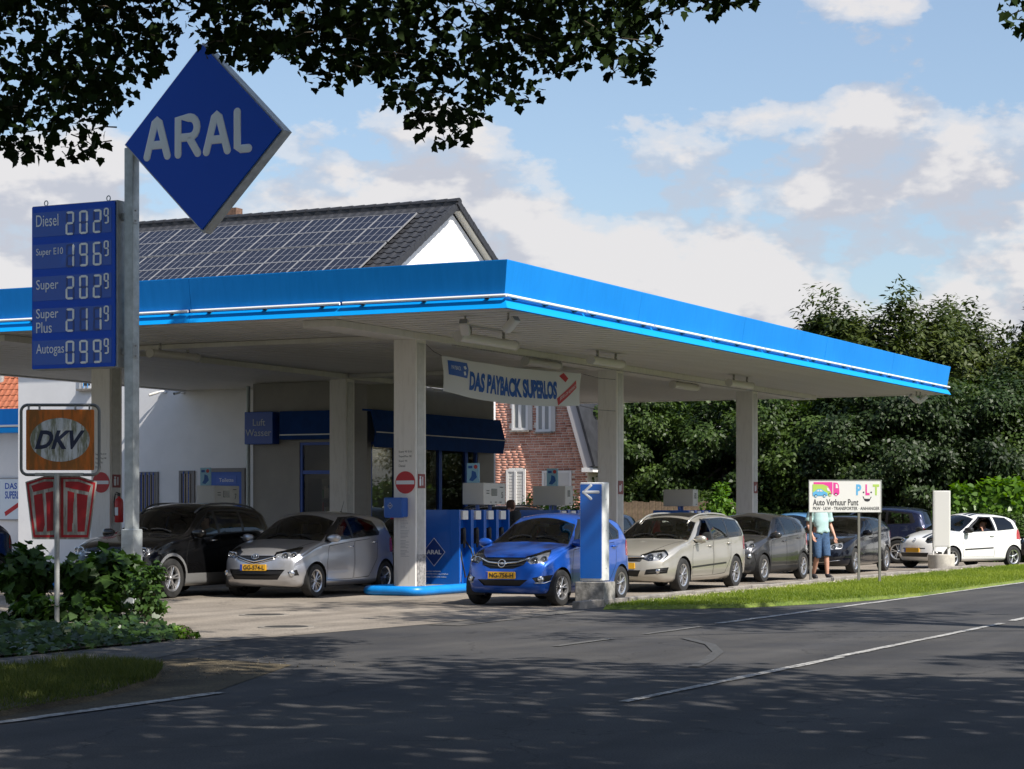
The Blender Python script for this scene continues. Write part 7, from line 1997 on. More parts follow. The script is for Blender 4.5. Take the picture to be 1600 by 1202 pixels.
# ---- rental sign board
def rental():
    d = 43.2; p = bpos(1320, d); k = d / FPX; t = thing('rental_sign', 'white rental sign board reading Auto Verhuur Punt on metal posts', 'sign', (p.x, p.y, 0.05), R(90))
    X = lambda px: (px - 1320) * k; Z = lambda py: zz(py, d) - .05
    T = FACE(-.02, 0, 0)
    w0, w1, z0, z1 = X(1264.5), X(1376.5), Z(800), Z(751)
    mb = MB(); mb.prism([(w0, z0), (w1, z0), (w1, z1), (w0, z1)], -.03, 0, T); bd = mb.build('board', mat('board_white', (0.74, 0.73, 0.71), 0.45), t)
    mb = MB(); q = .012
    for a, b, c, e in ((w0 - q, w1 + q, z1, z1 + q), (w0 - q, w1 + q, z0 - q, z0), (w0 - q, w0, z0, z1), (w1, w1 + q, z0, z1)): mb.prism([(a, c), (b, c), (b, e), (a, e)], -.035, .008, T)
    mb.build('edge_trim', M_SIGNG, bd)
    for px, xx in ((1267, -.0), (1375, 0), (1348, .45)):
        mb = MB(); mb.rbox((.025 + xx + .02, -X(px), (z1 if xx == 0 else z0 + .3) / 2 - .03), (.05, .05, (z1 if xx == 0 else z0 + .3) + .02), .006); mb.build('post', mat('post_grey', (0.20, 0.195, 0.18), 0.6, 0.3), t)
    mb = MB(); xa = -X(1264); mb.bbox((.44, -X(1378), z0 + .02), (.465, -X(1330), z1 - .02)); mb.build('rear_board', M_SIGNG, t)
    pk_, gn, bl, bk = mat('print_pink', (0.72, 0.06, 0.32), 0.5), mat('print_green', (0.42, 0.60, 0.12), 0.5), mat('print_blue', (0.12, 0.42, 0.72), 0.5), mat('print_black', (0.03, 0.03, 0.035), 0.5)
    ww = MATS['board_white']
    def shp(nm, m, polys, z):
        mb = MB()
        for pl in polys: mb.prism([(X(a), Z(b)) for a, b in pl], .0005 + z, .0025 + z, T)
        mb.build(nm, m, bd)
    shp('truck_print', pk_, [[(1271, 753.5), (1300.5, 753.5), (1300.5, 772), (1290, 772), (1271, 757)], [(1301.8, 754), (1308, 754.5), (1310.5, 758), (1311.5, 771), (1310, 773.5), (1301.8, 773.5)], arc(1306, 773, 2.6, 2.6, 0, 330, 10)], 0)
    shp('truck_window', ww, [[(1305.5, 756.5), (1308, 757), (1309.5, 763), (1305.5, 763)], arc(1306, 773, 1.3, 1.3, 0, 330, 10)], .0025)
    shp('van_print', gn, [[(1269.5, 757), (1286, 757.2), (1293, 760), (1298, 769), (1298.5, 773.5), (1270, 773.5), (1269.5, 768)], arc(1296.5, 773.5, 2.5, 2.5, 0, 330, 10)], .0026)
    shp('van_window', ww, [[(1291.5, 762), (1294.5, 763), (1297, 768.5), (1292.5, 767)], arc(1296.5, 773.5, 1.2, 1.2, 0, 330, 10)], .0052)
    shp('car_print', bl, [[(1269.5, 770), (1273, 768), (1277, 764.6), (1283, 764.3), (1287.5, 768), (1292.5, 770.5), (1293, 774.5), (1270, 775)], arc(1274.5, 775, 2.4, 2.4, 0, 330, 10), arc(1288, 775, 2.4, 2.4, 0, 330, 10)], .0053)
    shp('car_window', ww, [[(1275, 768), (1278, 765.7), (1279.5, 765.7), (1279.5, 768.2)], [(1280.6, 765.7), (1283, 765.8), (1285.5, 768.4), (1280.6, 768.2)], arc(1274.5, 775, 1.2, 1.2, 0, 330, 10), arc(1288, 775, 1.2, 1.2, 0, 330, 10)], .0079)
    def tx(s, x0, x1, yb, yt, m, bold=.015, nm='lettering'):
        mb = MB(); add_text(mb, s, T, w=X(x1) - X(x0), h=Z(yt) - Z(yb), cx=X((x0 + x1) / 2), cy=Z((yb + yt) / 2), t=.003, bold=bold); mb.build(nm, m, bd)
    tx('Auto Verhuur Punt', 1270, 1341, 790, 780, bk); tx('PKW · LKW · TRANSPORTER · ANHANGER', 1270, 1374, 797.2, 792, bk, .01)
    tx('P', 1337.5, 1345.5, 774, 757, bl, .04); tx('L', 1352, 1358.5, 774, 757, pk_, .04); tx('T', 1363.5, 1373.5, 774, 757, gn, .04)
    shp('smile_print', bk, [arc(1349, 769.5, 1.3, 1.3, 0, 330, 10), arc(1361, 769.5, 1.3, 1.3, 0, 330, 10), [(1347.5, 776), (1349.2, 776), (1350.5, 779.5), (1351, 783)], [(1361.8, 776.5), (1360.2, 776.5), (1359, 779.5), (1358, 783)], [(1350.2, 779.5), (1359.5, 779.5), (1358.5, 783), (1355, 784), (1351, 783)]], 0)
rental()

# ---- pumps
M_PUMPW = mat('pump_grey', (0.50, 0.49, 0.46), 0.4, 0.1); M_PUMPB = mat('pump_blue', (0.004, 0.10, 0.46), 0.35, coat=0.3); M_PUMPD = mat('pump_darkblue', (0.004, 0.035, 0.20), 0.4)
M_HOSE = mat('hose_black', (0.012, 0.012, 0.012), 0.5); M_SCR = mat('pump_display', (0.06, 0.08, 0.08), 0.15)
def pump(label, u, v, length, width, num, hoses, boxw, boxl, boxu, diamond=False, poster=True, z0=.12):
    t = thing('fuel_pump', label, 'fuel pump', S(u, v, z0), AZ, 'fuel pumps under the canopy')
    # local: x along U from the front face, y left; nozzle side faces -Y
    h = 1.42
    mb = MB(); mb.bbox((0, .16, 0), (length, width, h)); mb.build('body', M_PUMPB, t)
    n = hoses
    for i in range(n + 1):
        x = length * i / n; mb = MB(); mb.bbox((x - .055 if i else 0, -.001, 0), (x + .055 if i < n else length, .159, h)); mb.build('divider', M_PUMPB, t)
    for i in range(n):
        x = length * (i + .5) / n
        mb = MB(); mb.rbox((x, .05, h - .10), (.22, .10, .17), .01, axis='y'); mb.build('grade_label', M_WHITE, t)
        nz = MB(); nz.tube([(x, .04, h - .34), (x - .02, .02, h - .52), (x, .03, h - .72)], [.03, .035, .02], 8); nz.rbox((x, .06, h - .50), (.10, .10, .30), .03, axis='x'); no = nz.build('nozzle', M_HOSE, t, smooth=False)
        hs = MB(); hs.tube([(x + .02, .02, h - .58), (x + .10, -.06, h - .75), (x + .11, -.09, .55), (x + .05, -.05, .18), (x - .05, -.02, .14), (x - .07, .04, .45), (x - .06, .12, .9)], .016, 8); hs.build('hose', M_HOSE, no, smooth=True)
        mb = MB(); mb.bbox((x - .04, .12, .05), (x + .04, .155, .62)); mb.build('hose_rail', M_ALU, t)
    # display head on short legs
    for dx in (.2, .75):
        mb = MB(); mb.tube([(boxu + boxl * dx, boxw * .5, h), (boxu + boxl * dx, boxw * .5, h + .12)], .04, 8); mb.build('head_leg', M_PUMPB, t)
    mb = MB(); mb.rbox((boxu + boxl / 2, boxw / 2, h + .31), (boxl, boxw, .42), .015); hd = mb.build('display_head', M_PUMPW, t, auto=40)
    TY = FACEY(boxu + boxl / 2, -.001, h + .31)
    mb = MB(); mb.prism([(-.14, -.04), (.09, -.04), (.09, .10), (-.14, .10)] if boxl > .6 else [(-.08, -.02), (.04, -.02), (.04, .12), (-.08, .12)], .0005, .006, TY); mb.build('screen', M_SCR, hd)
    mb = MB()
    for q in ((-.36, .05, .12), (-.36, 0, .12), (-.30, -.10, .2), (.22, .12, .14), (-.4, -.17, .1), (-.2, -.17, .06), (.0, -.17, .08), (.2, -.17, .1)):
        if abs(q[0]) + q[2] > boxl / 2 + .02: continue
        mb.prism([(q[0], q[1]), (q[0] + q[2], q[1]), (q[0] + q[2], q[1] + .018), (q[0], q[1] + .018)], .0005, .003, TY)
    if num: add_text(mb, num, TY, h=.12, cx=boxl * .34, cy=-.02, t=.004)
    mb.build('print', mat('print_dark', (0.05, 0.05, 0.05), 0.5), hd)['kind'] = 'stuff'
    if poster:
        mb = MB(); mb.bbox((boxu + .02, boxw * .25, h + .522), (boxu + .05, boxw * .25 + .26, h + .90)); po = mb.build('poster', mat('poster_lightblue', (0.28, 0.52, 0.66), 0.5), t)
        mb = MB(); TP = FACE(boxu + .0195, boxw * .25 + .13, h + .71); mb.prism(rrect(-.1, .09, -.01, .14, .01), .0005, .003, TP); mb.prism([(-.08, -.14), (.0, -.16), (.09, -.08), (.06, .02), (-.02, .05), (-.03, -.06)], .0005, .003, TP); mb.build('poster_print', mat('poster_blue', (0.01, 0.10, 0.36), 0.5), po)
        mb = MB(); mb.prism(arc(.06, .12, .04, .04, 0, 340, 14), .0005, .003, TP); mb.build('poster_stamp', mat('poster_red', (0.5, 0.05, 0.05), 0.5), po)
    if diamond:
        TD = FACE(-.001, .16 + (width - .16) * .42, .62)
        mb = MB(); Dd = [(-.24, 0), (0, -.27), (.24, 0), (0, .27)]; mb.prism(Dd, .0005, .003, TD); de = mb.build('diamond_edge', mat('decal_white', (0.66, 0.70, 0.75), 0.4), t)
        mb = MB(); mb.prism([(a * .95, b * .95) for a, b in Dd], .0035, .005, TD); mb.build('diamond_decal', M_PUMPD, de)
        mb = MB(); add_text(mb, 'ARAL', TD @ Tm((0, 0, .0055)), w=.32, h=.085, t=.002, bold=.03); mb.build('lettering', MATS['decal_white'], de)
        mb = MB()
        for q, (sx, ww_) in enumerate(((-.2, .34), (-.2, .50), (-.2, .46))): add_text(mb, ['Rauchen verboten', 'Feststellarretierung einhaken', 'richtige Zapfpistole wahlen'][q], TD @ Tm((0, -.36 - .055 * q, 0)), w=ww_, h=.032, cx=sx + .0, cy=0, t=.002, align='l')
        mb.build('notice', MATS['decal_white'], t)
    return t
pump('fuel pump number 5 with four nozzles beside the nearest column', 5.0, 3.45, 2.15, 1.05, '5', 4, .46, .95, 1.02, diamond=True)
pump('grey-headed fuel pump in front of the brick house', 11.0, 4.15, 1.5, .95, '', 3, .78, .40, .30)
pump('grey-headed fuel pump seen over the champagne estate car', 18.6, 4.15, 1.5, .95, '', 3, .80, .34, .30, poster=False)
pump('fuel pump number 7 seen over the roof of the black SUV', 6.3, 10.45, 2.15, 1.05, '7', 4, .46, .95, .9)
# pump islands with blue rounded kerbs
def island(label, u0, u1, v0, v1):
    t = thing('pump_island', label, 'island', S(u0, v0, 0.004), AZ, 'pump islands')
    lu, lv = u1 - u0, v1 - v0
    mb = MB(); mb.prism(rrect(.09, .09, lu - .09, lv - .09, .12), 0.0, .125); mb.build('slab', mat('island_concrete', (0.22, 0.21, 0.2), 0.9, var=0.2), t)
    path = rrect(.08, .08, lu - .08, lv - .08, .22, 6); path.append(path[0])
    mb = MB(); mb.tube([(x, y, .085) for x, y in path], .088, 12, cap=False); mb.build('kerb_bumper', mat('bumper_blue', (0.004, 0.22, 0.66), 0.4, var=0.12, vscale=3), t, smooth=True)
island('pump island with bright blue bumper around the nearest column', 2.6, 8.2, 3.0, 4.25)
island('pump island with blue bumper around the second column', 10.4, 14.6, 3.3, 4.8)
island('pump island with blue bumper around the third column', 18.0, 23.4, 3.3, 4.9)
island('pump island with blue bumper around the left column', 3.2, 9.4, 10.2, 11.9)

# ---- column fittings
def column_items(u, v, who, full):
    f = u - .2005
    def at(y, z): return FACE(0, y, z)
    t = thing('no_entry_sign', 'round red no entry sign on the %s column' % who, 'sign', S(f, v, 0), AZ, 'no entry signs on columns')
    zc = zz(754, S(f, v).y)
    mb = MB(); mb.prism(arc(0, 0, .205, .205, 0, 350, 36), .001, .012, FACE(0, -.02, zc)); ds = mb.build('disc', mat('sign_red', (0.46, 0.012, 0.02), 0.45), t)
    mb = MB(); mb.prism([(-.19, -.035), (.19, -.035), (.19, .035), (-.19, .035)], .0125, .015, FACE(0, -.02, zc)); mb.build('bar', MATS['decal_white'], ds)
    mb = MB(); tx = ['Super 95 E10', 'SuperPlus 98', 'Super 95', 'Diesel']
    c = thing('column_lettering', 'fuel names printed in dark letters on the %s column' % who, 'lettering', S(f, v, 0), AZ, 'fuel lists on columns')
    for i, s_ in enumerate(tx): add_text(mb, s_, FACE(0, .12, zc + .56 - .085 * i), h=.045, w=.022 * len(s_), t=.002, align='l')
    mb.build('print', mat('print_dark'), c)
    t = thing('extinguisher_sign', 'small dark red fire extinguisher sign on the %s column' % who, 'sign', S(u, v - .232, zz(752, S(u, v).y)), AZ, 'extinguisher signs on columns')
    mb = MB(); mb.bbox((-.13, -.018, -.13), (.13, -.0075, .13)); mb.build('plate', mat('plate_red', (0.20, 0.012, 0.016), 0.4), t)
    mb = MB(); TY = FACEY(0, -.0182, 0); mb.prism(rrect(-.09, -.09, -.02, .05, .02), .0003, .002, TY); mb.prism([(-.075, .055), (-.035, .055), (-.02, .09), (-.09, .09)], .0003, .002, TY); mb.prism([(.02, -.08), (.05, -.08), (.05, .08), (.02, .08)], .0003, .002, TY); mb.build('pictogram', MATS['decal_white'], t)
column_items(3.9, 3.9, 'nearest', True)
column_items(4.2, 11.0, 'left', True)
for (u, v, who) in ((13.3, 3.95, 'second'), (22.4, 4.0, 'third')):
    t = thing('extinguisher_sign', 'small dark red fire extinguisher sign on the %s column' % who, 'sign', S(u, v - .232, zz(762, S(u, v).y)), AZ, 'extinguisher signs on columns')
    mb = MB(); mb.bbox((-.13, -.018, -.15), (.13, -.0075, .15)); mb.build('plate', MATS['plate_red'], t)
    mb = MB(); TY = FACEY(0, -.0182, 0); mb.prism(rrect(-.09, -.1, -.02, .05, .02), .0003, .002, TY); mb.prism([(.02, -.08), (.05, -.08), (.05, .08), (.02, .08)], .0003, .002, TY); mb.build('pictogram', MATS['decal_white'], t)
# blue service box and red box on the nearest column
yv = 3.9; f = 3.9 - .2; d0 = S(f, yv).y; zb = zz(793, d0)
t = thing('service_box', 'blue box with a white diamond mark on the nearest column', 'box', S(f, yv + .12, zb), AZ)
mb = MB(); mb.rbox((-.11, 0, 0), (.218, .40, .36), .03, axis='x'); bx = mb.build('body', mat('box_blue', (0.008, 0.09, 0.40), 0.35), t, auto=40)
mb = MB(); mb.bbox((-.235, -.16, -.19), (-.10, .16, -.15)); mb.build('tray', MATS['box_blue'], bx)
mb = MB(); TT = FACE(-.2195, .06, .03); mb.prism([(-.055, 0), (0, -.06), (.055, 0), (0, .06)], .0005, .002, TT); dd = mb.build('diamond_mark', MATS['decal_white'], bx)
mb = MB(); mb.prism([(-.048, 0), (0, -.052), (.048, 0), (0, .052)], .0025, .004, TT); mb.build('diamond_field', M_PUMPD, dd)
mb = MB(); add_text(mb, 'ARAL', TT @ Tm((0, 0, .0042)), w=.066, h=.02, t=.001, bold=.02); mb.build('lettering', MATS['decal_white'], dd)
t = thing('red_box', 'small red box fixed behind the blue box on the nearest column', 'box', S(3.9 - .02, yv + .232, zb - .02), AZ)
mb = MB(); mb.rbox((0, .06, 0), (.22, .118, .40), .02, axis='y'); rb = mb.build('body', mat('box_red', (0.45, 0.02, 0.02), 0.4), t, auto=40)
mb = MB(); mb.bbox((-.114, .02, .0), (-.1105, .10, .16)); mb.build('label_plate', MATS['decal_white'], rb)
# notice text lines on the nearest column
t = thing('column_notice', 'long printed notice in fine grey lines on the nearest column', 'notice', S(3.9 - .2005, 3.9, 0), AZ)
mb = MB(); random.seed(12); z = zb - .25
for i in range(26):
    w = random.uniform(.10, .19)
    if i % 7 != 6: mb.prism([(-.085, z), (-.085 + w, z), (-.085 + w, z + .008), (-.085, z + .008)], .0005, .0015, FACE(0, 0, 0))
    z -= .026
mb.build('print_lines', mat('print_grey', (0.42, 0.42, 0.43), 0.6), t)
# fire extinguisher by the left column
p = bpos(186, 42.0); t = thing('fire_extinguisher', 'red fire extinguisher hanging on the left column', 'extinguisher', (p.x, p.y, zz(815, 42)), AZ)
mb = MB(); mb.lathe([(.001, -.02), (.075, -.02), (.085, 0), (.085, .38), (.07, .44), (.03, .475), (.03, .50)], 20); mb.build('cylinder', MATS['box_red'], t, auto=50)
mb = MB(); mb.rbox((0, 0, .53), (.05, .05, .07), .01); mb.tube([(0, 0, .56), (-.10, 0, .58)], .010, 6); mb.build('valve', M_HOSE, t)
mb = MB(); mb.tube([(0, 0, .53), (0, .09, .55), (0, .12, .40), (0, .11, .1)], .013, 8); mb.build('hose', M_HOSE, t, smooth=True)
mb = MB(); mb.bbox((-.0875, -.04, .12), (-.0855, .04, .28)); mb.build('label', MATS['decal_white'], t)

# ---- banner between the first two columns
def banner():
    a = pd(690, 556, S(5.0, 3.7).y); b = pd(909, 584, S(9.9, 3.1).y)
    t = thing('banner', 'white banner reading DAS PAYBACK SUPERLOS hung under the canopy', 'banner', a)
    ex = (b - a); Ln = Vector((ex.x, ex.y, 0)).length; dx = Vector((ex.x, ex.y, 0)).normalized(); slope = ex.z / Ln
    nrm = Vector((dx.y, -dx.x, 0)); hl = .665
    def P(s, h, o=0.0):
        # s along 0..1, h down 0..1: gentle folds and sag
        sag = -.05 * math.sin(PI * s); fold = .035 * math.sin(s * 9 + h * 2) * (.3 + .7 * h) + .02 * math.sin(s * 23)
        edge = .035 * math.sin(PI * h) * ((1 - s) ** 6 - s ** 6)
        q = dx * (s * Ln + edge) + Vector((0, 0, s * Ln * slope + sag - h * hl * (1 + .10 * math.sin(PI * s)) )) + nrm * (fold + o)
        return q
    n, m_ = 60, 10; mb = MB(); vs = [P(i / n, j / m_) for i in range(n + 1) for j in range(m_ + 1)]
    mb.add(vs, [(i * (m_ + 1) + j, i * (m_ + 1) + j + 1, (i + 1) * (m_ + 1) + j + 1, (i + 1) * (m_ + 1) + j) for i in range(n) for j in range(m_)])
    cl = mb.build('cloth', mat('banner_cloth', (0.60, 0.61, 0.64), 0.7), t, smooth=True)
    def wrap(nm, polys, m, o):
        # flat print following the cloth: subdivide polygons onto the folded surface
        bmx = bmesh.new()
        for vs_, fs_ in polys:
            bvs = [bmx.verts.new((x, y, 0)) for x, y in vs_]
            for f_ in fs_:
                try: bmx.faces.new([bvs[i] for i in f_])
                except ValueError: pass
        bmesh.ops.triangulate(bmx, faces=bmx.faces)
        for k in range(1, 60):
            bmesh.ops.bisect_plane(bmx, geom=bmx.verts[:] + bmx.edges[:] + bmx.faces[:], plane_co=(k / 60, 0, 0), plane_no=(1, 0, 0), dist=1e-6)
        for k in range(1, 10):
            bmesh.ops.bisect_plane(bmx, geom=bmx.verts[:] + bmx.edges[:] + bmx.faces[:], plane_co=(0, k / 10, 0), plane_no=(0, 1, 0), dist=1e-6)
        for v in bmx.verts: v.co = P(v.co.x, v.co.y, o)
        me = bpy.data.meshes.new(nm); bmx.to_mesh(me); bmx.free(); me.materials.append(m); link(nm, me, None, cl)
    def txt(s, x0, x1, y0, y1, bold=.0, shear=0.0, rot=0.0):
        vs_, fs_ = text_geo(s, bold, shear); xs_ = [v[0] for v in vs_]; ys_ = [v[1] for v in vs_]; a0, a1, b0, b1 = min(xs_), max(xs_), min(ys_), max(ys_)
        out = [(x0 + (v[0] - a0) / (a1 - a0) * (x1 - x0), y1 - (v[1] - b0) / (b1 - b0) * (y1 - y0) + rot * ((v[0] - a0) / (a1 - a0) - .5)) for v in vs_]
        return out, fs_
    def pg(pts): return pts, [tuple(range(len(pts)))]
    pb = mat('banner_blue', (0.0, 0.075, 0.36), 0.6)
    wrap('headline', [txt('DAS PAYBACK SUPERLOS', .185, .805, .28, .80, .055)], pb, .005)
    wrap('logo_field', [pg([(.03, .10), (.165, .08), (.175, .26), (.165, .50), (.03, .50)])], mat('payback_blue2', (0.01, 0.09, 0.42), 0.5), .005)
    wrap('logo_print', [txt('PAYBACK', .05, .115, .22, .33), pg([(.135, .2), (.15, .17), (.16, .24), (.145, .28)]), pg([(.135, .34), (.15, .32), (.155, .42), (.14, .44)])], MATS['decal_white'], .009)
    wrap('ribbon', [pg([(.815, .98), (.805, .78), (.955, .22), (.965, .45)]), pg([(.82, .12), (.85, .02), (.885, .18), (.865, .30)])], mat('ribbon_red'), .005)
    wrap('ribbon_print', [txt('JEDES LOS GEWINNT!', .825, .955, .54, .66, .0, 0, -.40)], MATS['decal_white'], .009)
    for s, h, tgt in ((0, 0, S(4.1, 3.68, 4.60)), (0, 1, S(4.1, 3.68, 3.85)), (1, 0, S(13.1, 3.75, 4.45)), (1, 1, S(13.1, 3.75, 3.75))):
        q = P(s, h); g = tgt - a; mb = MB(); mb.tube([tuple(q), tuple(q.lerp(g, .5) + Vector((0, 0, -.03))), tuple(g)], .006, 5); mb.build('rope', M_HOSE, t)
banner()
# ================================================================== PEOPLE
M_SKIN = mat('skin', (0.50, 0.27, 0.19), 0.55, var=0.08, vscale=12)
M_HAIR = mat('hair_brown', (0.05, 0.028, 0.016), 0.7, var=0.3, vscale=30)
def skin_mesh(name, verts, edges, radii, root_i, sub=2):
    me = bpy.data.meshes.new(name); me.from_pydata([tuple(v) for v in verts], edges, [])
    ob = bpy.data.objects.new(name, me); COL.objects.link(ob)
    md = ob.modifiers.new('skin', 'SKIN'); md.use_smooth_shade = True
    lay = me.skin_vertices[0].data
    for i, r_ in enumerate(radii): lay[i].radius = (r_, r_) if not isinstance(r_, tuple) else r_; lay[i].use_root = (i == root_i)
    ss = ob.modifiers.new('sub', 'SUBSURF'); ss.levels = sub; ss.render_levels = sub
    bpy.context.view_layer.update()
    dg = bpy.context.evaluated_depsgraph_get(); out = bpy.data.meshes.new_from_object(ob.evaluated_get(dg))
    bpy.data.objects.remove(ob)
    return out
def person(label, loc, rz, joints, shirt, trousers, shoe, group=None, hair=None, trouser_to='knee', sleeve=.55, sub=2):
    t = thing('person', label, 'person', loc, rz, group)
    J = {k: Vector(v) for k, v in joints.items()}
    V_ = []; E = []; Rr = []; ix = {}
    def add(k, p, r_, par=None):
        ix[k] = len(V_); V_.append(p); Rr.append(r_)
        if par is not None: E.append((ix[par], ix[k]))
    pel = J['pelvis']; ch = J['chest']; nk = J['neck']; hd = J['head']
    add('pelvis', pel, (.155, .115)); add('waist', pel.lerp(ch, .45), (.145, .105), 'pelvis'); add('chest', ch, (.165, .12), 'waist'); add('upper', ch.lerp(nk, .6), (.12, .09), 'chest'); add('neck', nk, .055, 'upper'); add('jaw', nk.lerp(hd, .55) + J['face'] * .015, .075, 'neck'); add('head', hd, .098, 'jaw'); add('crown', hd + (hd - nk).normalized() * .075, .07, 'head')
    for s in 'LR':
        add('sh' + s, J['sh' + s], .07, 'upper'); el, wr, hn = J['el' + s], J['wr' + s], J['hand' + s]
        add('ua' + s, J['sh' + s].lerp(el, .5), .052, 'sh' + s); add('el' + s, el, .042, 'ua' + s); add('fa' + s, el.lerp(wr, .35), .042, 'el' + s); add('wr' + s, wr, .027, 'fa' + s)
        pal = wr.lerp(hn, .55); add('palm' + s, pal, (.038, .020), 'wr' + s)
        d = (hn - wr).normalized(); side = J['face'].cross(d).normalized() if J['face'].cross(d).length > .1 else Vector((1, 0, 0)); side = d.cross(Vector((0, 0, 1))) if d.cross(Vector((0, 0, 1))).length > .3 else J['face']
        side = side.normalized(); crl = J['face'] * .012
        for q, (o, ln) in enumerate(((-.030, .066), (-.010, .078), (.010, .073), (.029, .056))):
            b0 = pal + d * .035 + side * o; add('f%d%s' % (q, s), b0, .0095, 'palm' + s); add('g%d%s' % (q, s), b0 + d * ln * .55 + crl * .6, .0088, 'f%d%s' % (q, s)); add('h%d%s' % (q, s), b0 + d * ln * .9 + crl * 2.2, .0075, 'g%d%s' % (q, s))
        tb = pal - d * .015 - side * .036; add('t0' + s, tb, .0115, 'palm' + s); add('t1' + s, tb + d * .035 - side * .018 + crl, .0098, 't0' + s)
        hp, kn, an, toe = J['hip' + s], J['kn' + s], J['an' + s], J['toe' + s]
        add('hip' + s, hp, .098, 'pelvis'); add('th' + s, hp.lerp(kn, .5), .082, 'hip' + s); add('kn' + s, kn, .058, 'th' + s); add('ca' + s, kn.lerp(an, .35), .058, 'kn' + s); add('an' + s, an, .038, 'ca' + s)
        fd = (toe - an); add('ball' + s, an + fd * .65 + Vector((0, 0, -.012)), (.045, .032), 'an' + s); add('toe' + s, toe, (.034, .024), 'ball' + s)
    me = skin_mesh('body', V_, E, Rr, 0, sub)
    body = link('body', me, M_SKIN, t)
    # garments: shells lifted off the body's own surface, cut by which bone is nearest
    segs = [(ix[a] if isinstance(a, str) else a, b) for a, b in E]
    names = {v: k for k, v in ix.items()}
    def near(co):
        best = None; bd = 1e9; bt = 0
        for a, b in E:
            pa, pb = V_[a], V_[b]; ab = pb - pa; l2 = ab.length_squared
            tt = max(0, min(1, (co - pa).dot(ab) / l2)) if l2 > 1e-9 else 0; dd = (pa + ab * tt - co).length
            if dd < bd: bd = dd; best = (names[a], names[b]); bt = tt
        return best, bt
    cls = {}
    for p in me.polygons:
        (a, b), tt = near(p.center); cls[p.index] = (a, b, tt)
    nv = [v.normal.copy() for v in me.vertices]
    def shell(nm, fn, off, m, flare=None):
        sel = [p for p in me.polygons if fn(*cls[p.index], p.center)]
        if not sel: return
        vm = {}; vs_ = []; fs_ = []
        for p in sel:
            q = []
            for vi in p.vertices:
                if vi not in vm:
                    vm[vi] = len(vs_); co = me.vertices[vi].co + nv[vi] * off
                    if flare: co = flare(co, nv[vi])
                    vs_.append(co)
                q.append(vm[vi])
            fs_.append(q)
        o = bpy.data.meshes.new(nm); o.from_pydata([tuple(v) for v in vs_], [], fs_); o.polygons.foreach_set('use_smooth', [True] * len(o.polygons)); o.materials.append(m)
        ob = link(nm, o, None, t); sd = ob.modifiers.new('thick', 'SOLIDIFY'); sd.thickness = .008; sd.offset = 1
    tors = ('pelvis', 'waist', 'chest', 'upper')
    def is_shirt(a, b, tt, c):
        if a == 'pelvis' and b == 'waist': return True
        if b[:-1] == 'hip' and c.z > pel.z + .02: return True
        if a in ('waist', 'chest') : return True
        if a == 'upper' and b == 'neck': return tt < .55
        if a == 'upper' and b[:-1] == 'sh': return True
        if b[:-1] == 'ua': return True
        if b[:-1] == 'el': return tt < sleeve
        return False
    shell('shirt', is_shirt, .020, shirt, lambda co, n: co + n * (.018 if co.z < ch.z else .006))
    def is_tr(a, b, tt, c):
        if b[:-1] in ('hip', 'th'): return True
        if a == 'pelvis': return c.z < pel.z + .06
        if b[:-1] == 'kn': return True
        if trouser_to == 'ankle' and b[:-1] in ('ca', 'an'): return True
        return b[:-1] == 'ca' and tt < .15
    shell('trousers' if trouser_to == 'ankle' else 'shorts', is_tr, .016, trousers, lambda co, n: co + n * .012)
    shell('shoes', lambda a, b, tt, c: b[:-1] in ('ball', 'toe') or (b[:-1] == 'an' and tt > .9), .010, shoe)
    up = (hd - nk).normalized(); fc = (J['face'] - up * J['face'].dot(up)).normalized()
    shell('hair', lambda a, b, tt, c: b in ('head', 'crown', 'jaw') and ((c - hd).dot(up) > .045 or ((c - hd).dot(fc) < -.005 and (c - hd).dot(up) > -.09)) and not ((c - hd).dot(fc) > .05 and (c - hd).dot(up) < .07), .012, hair or M_HAIR)
    # face
    sd_ = up.cross(fc)
    fp = hd + fc * .092 - up * .005
    mb = MB(); mb.tube([fp + up * .03 - fc * .01, fp + fc * .008 - up * .005, fp + fc * .022 - up * .028, fp - up * .036], [.010, .012, .016, .010], 8); mb.build('nose', M_SKIN, body, smooth=True)
    for s in (1, -1):
        mb = MB(); mb.lathe([(.0005, .008), (.007, .006), (.011, 0), (.0005, -.005)], 10, Matrix.Translation(fp + up * .022 + sd_ * s * .032 - fc * .010) @ fc.to_track_quat('Z', 'Y').to_matrix().to_4x4()); mb.build('eye', mat('eye_dark', (0.06, 0.045, 0.04), 0.2), body, smooth=True)
        mb = MB(); mb.tube([hd + sd_ * s * .092 + up * .03 - fc * .01, hd + sd_ * s * .104 + up * .01 - fc * .02, hd + sd_ * s * .094 - up * .03 - fc * .005], [.010, .015, .008], 8); mb.build('ear', M_SKIN, body, smooth=True)
    mb = MB(); mb.tube([fp - up * .062 + sd_ * .024 - fc * .014, fp - up * .064 - fc * .002, fp - up * .062 - sd_ * .024 - fc * .014], [.003, .007, .003], 8); mb.build('mouth', mat('lips', (0.38, 0.14, 0.11), 0.5), body, smooth=True)
    return t
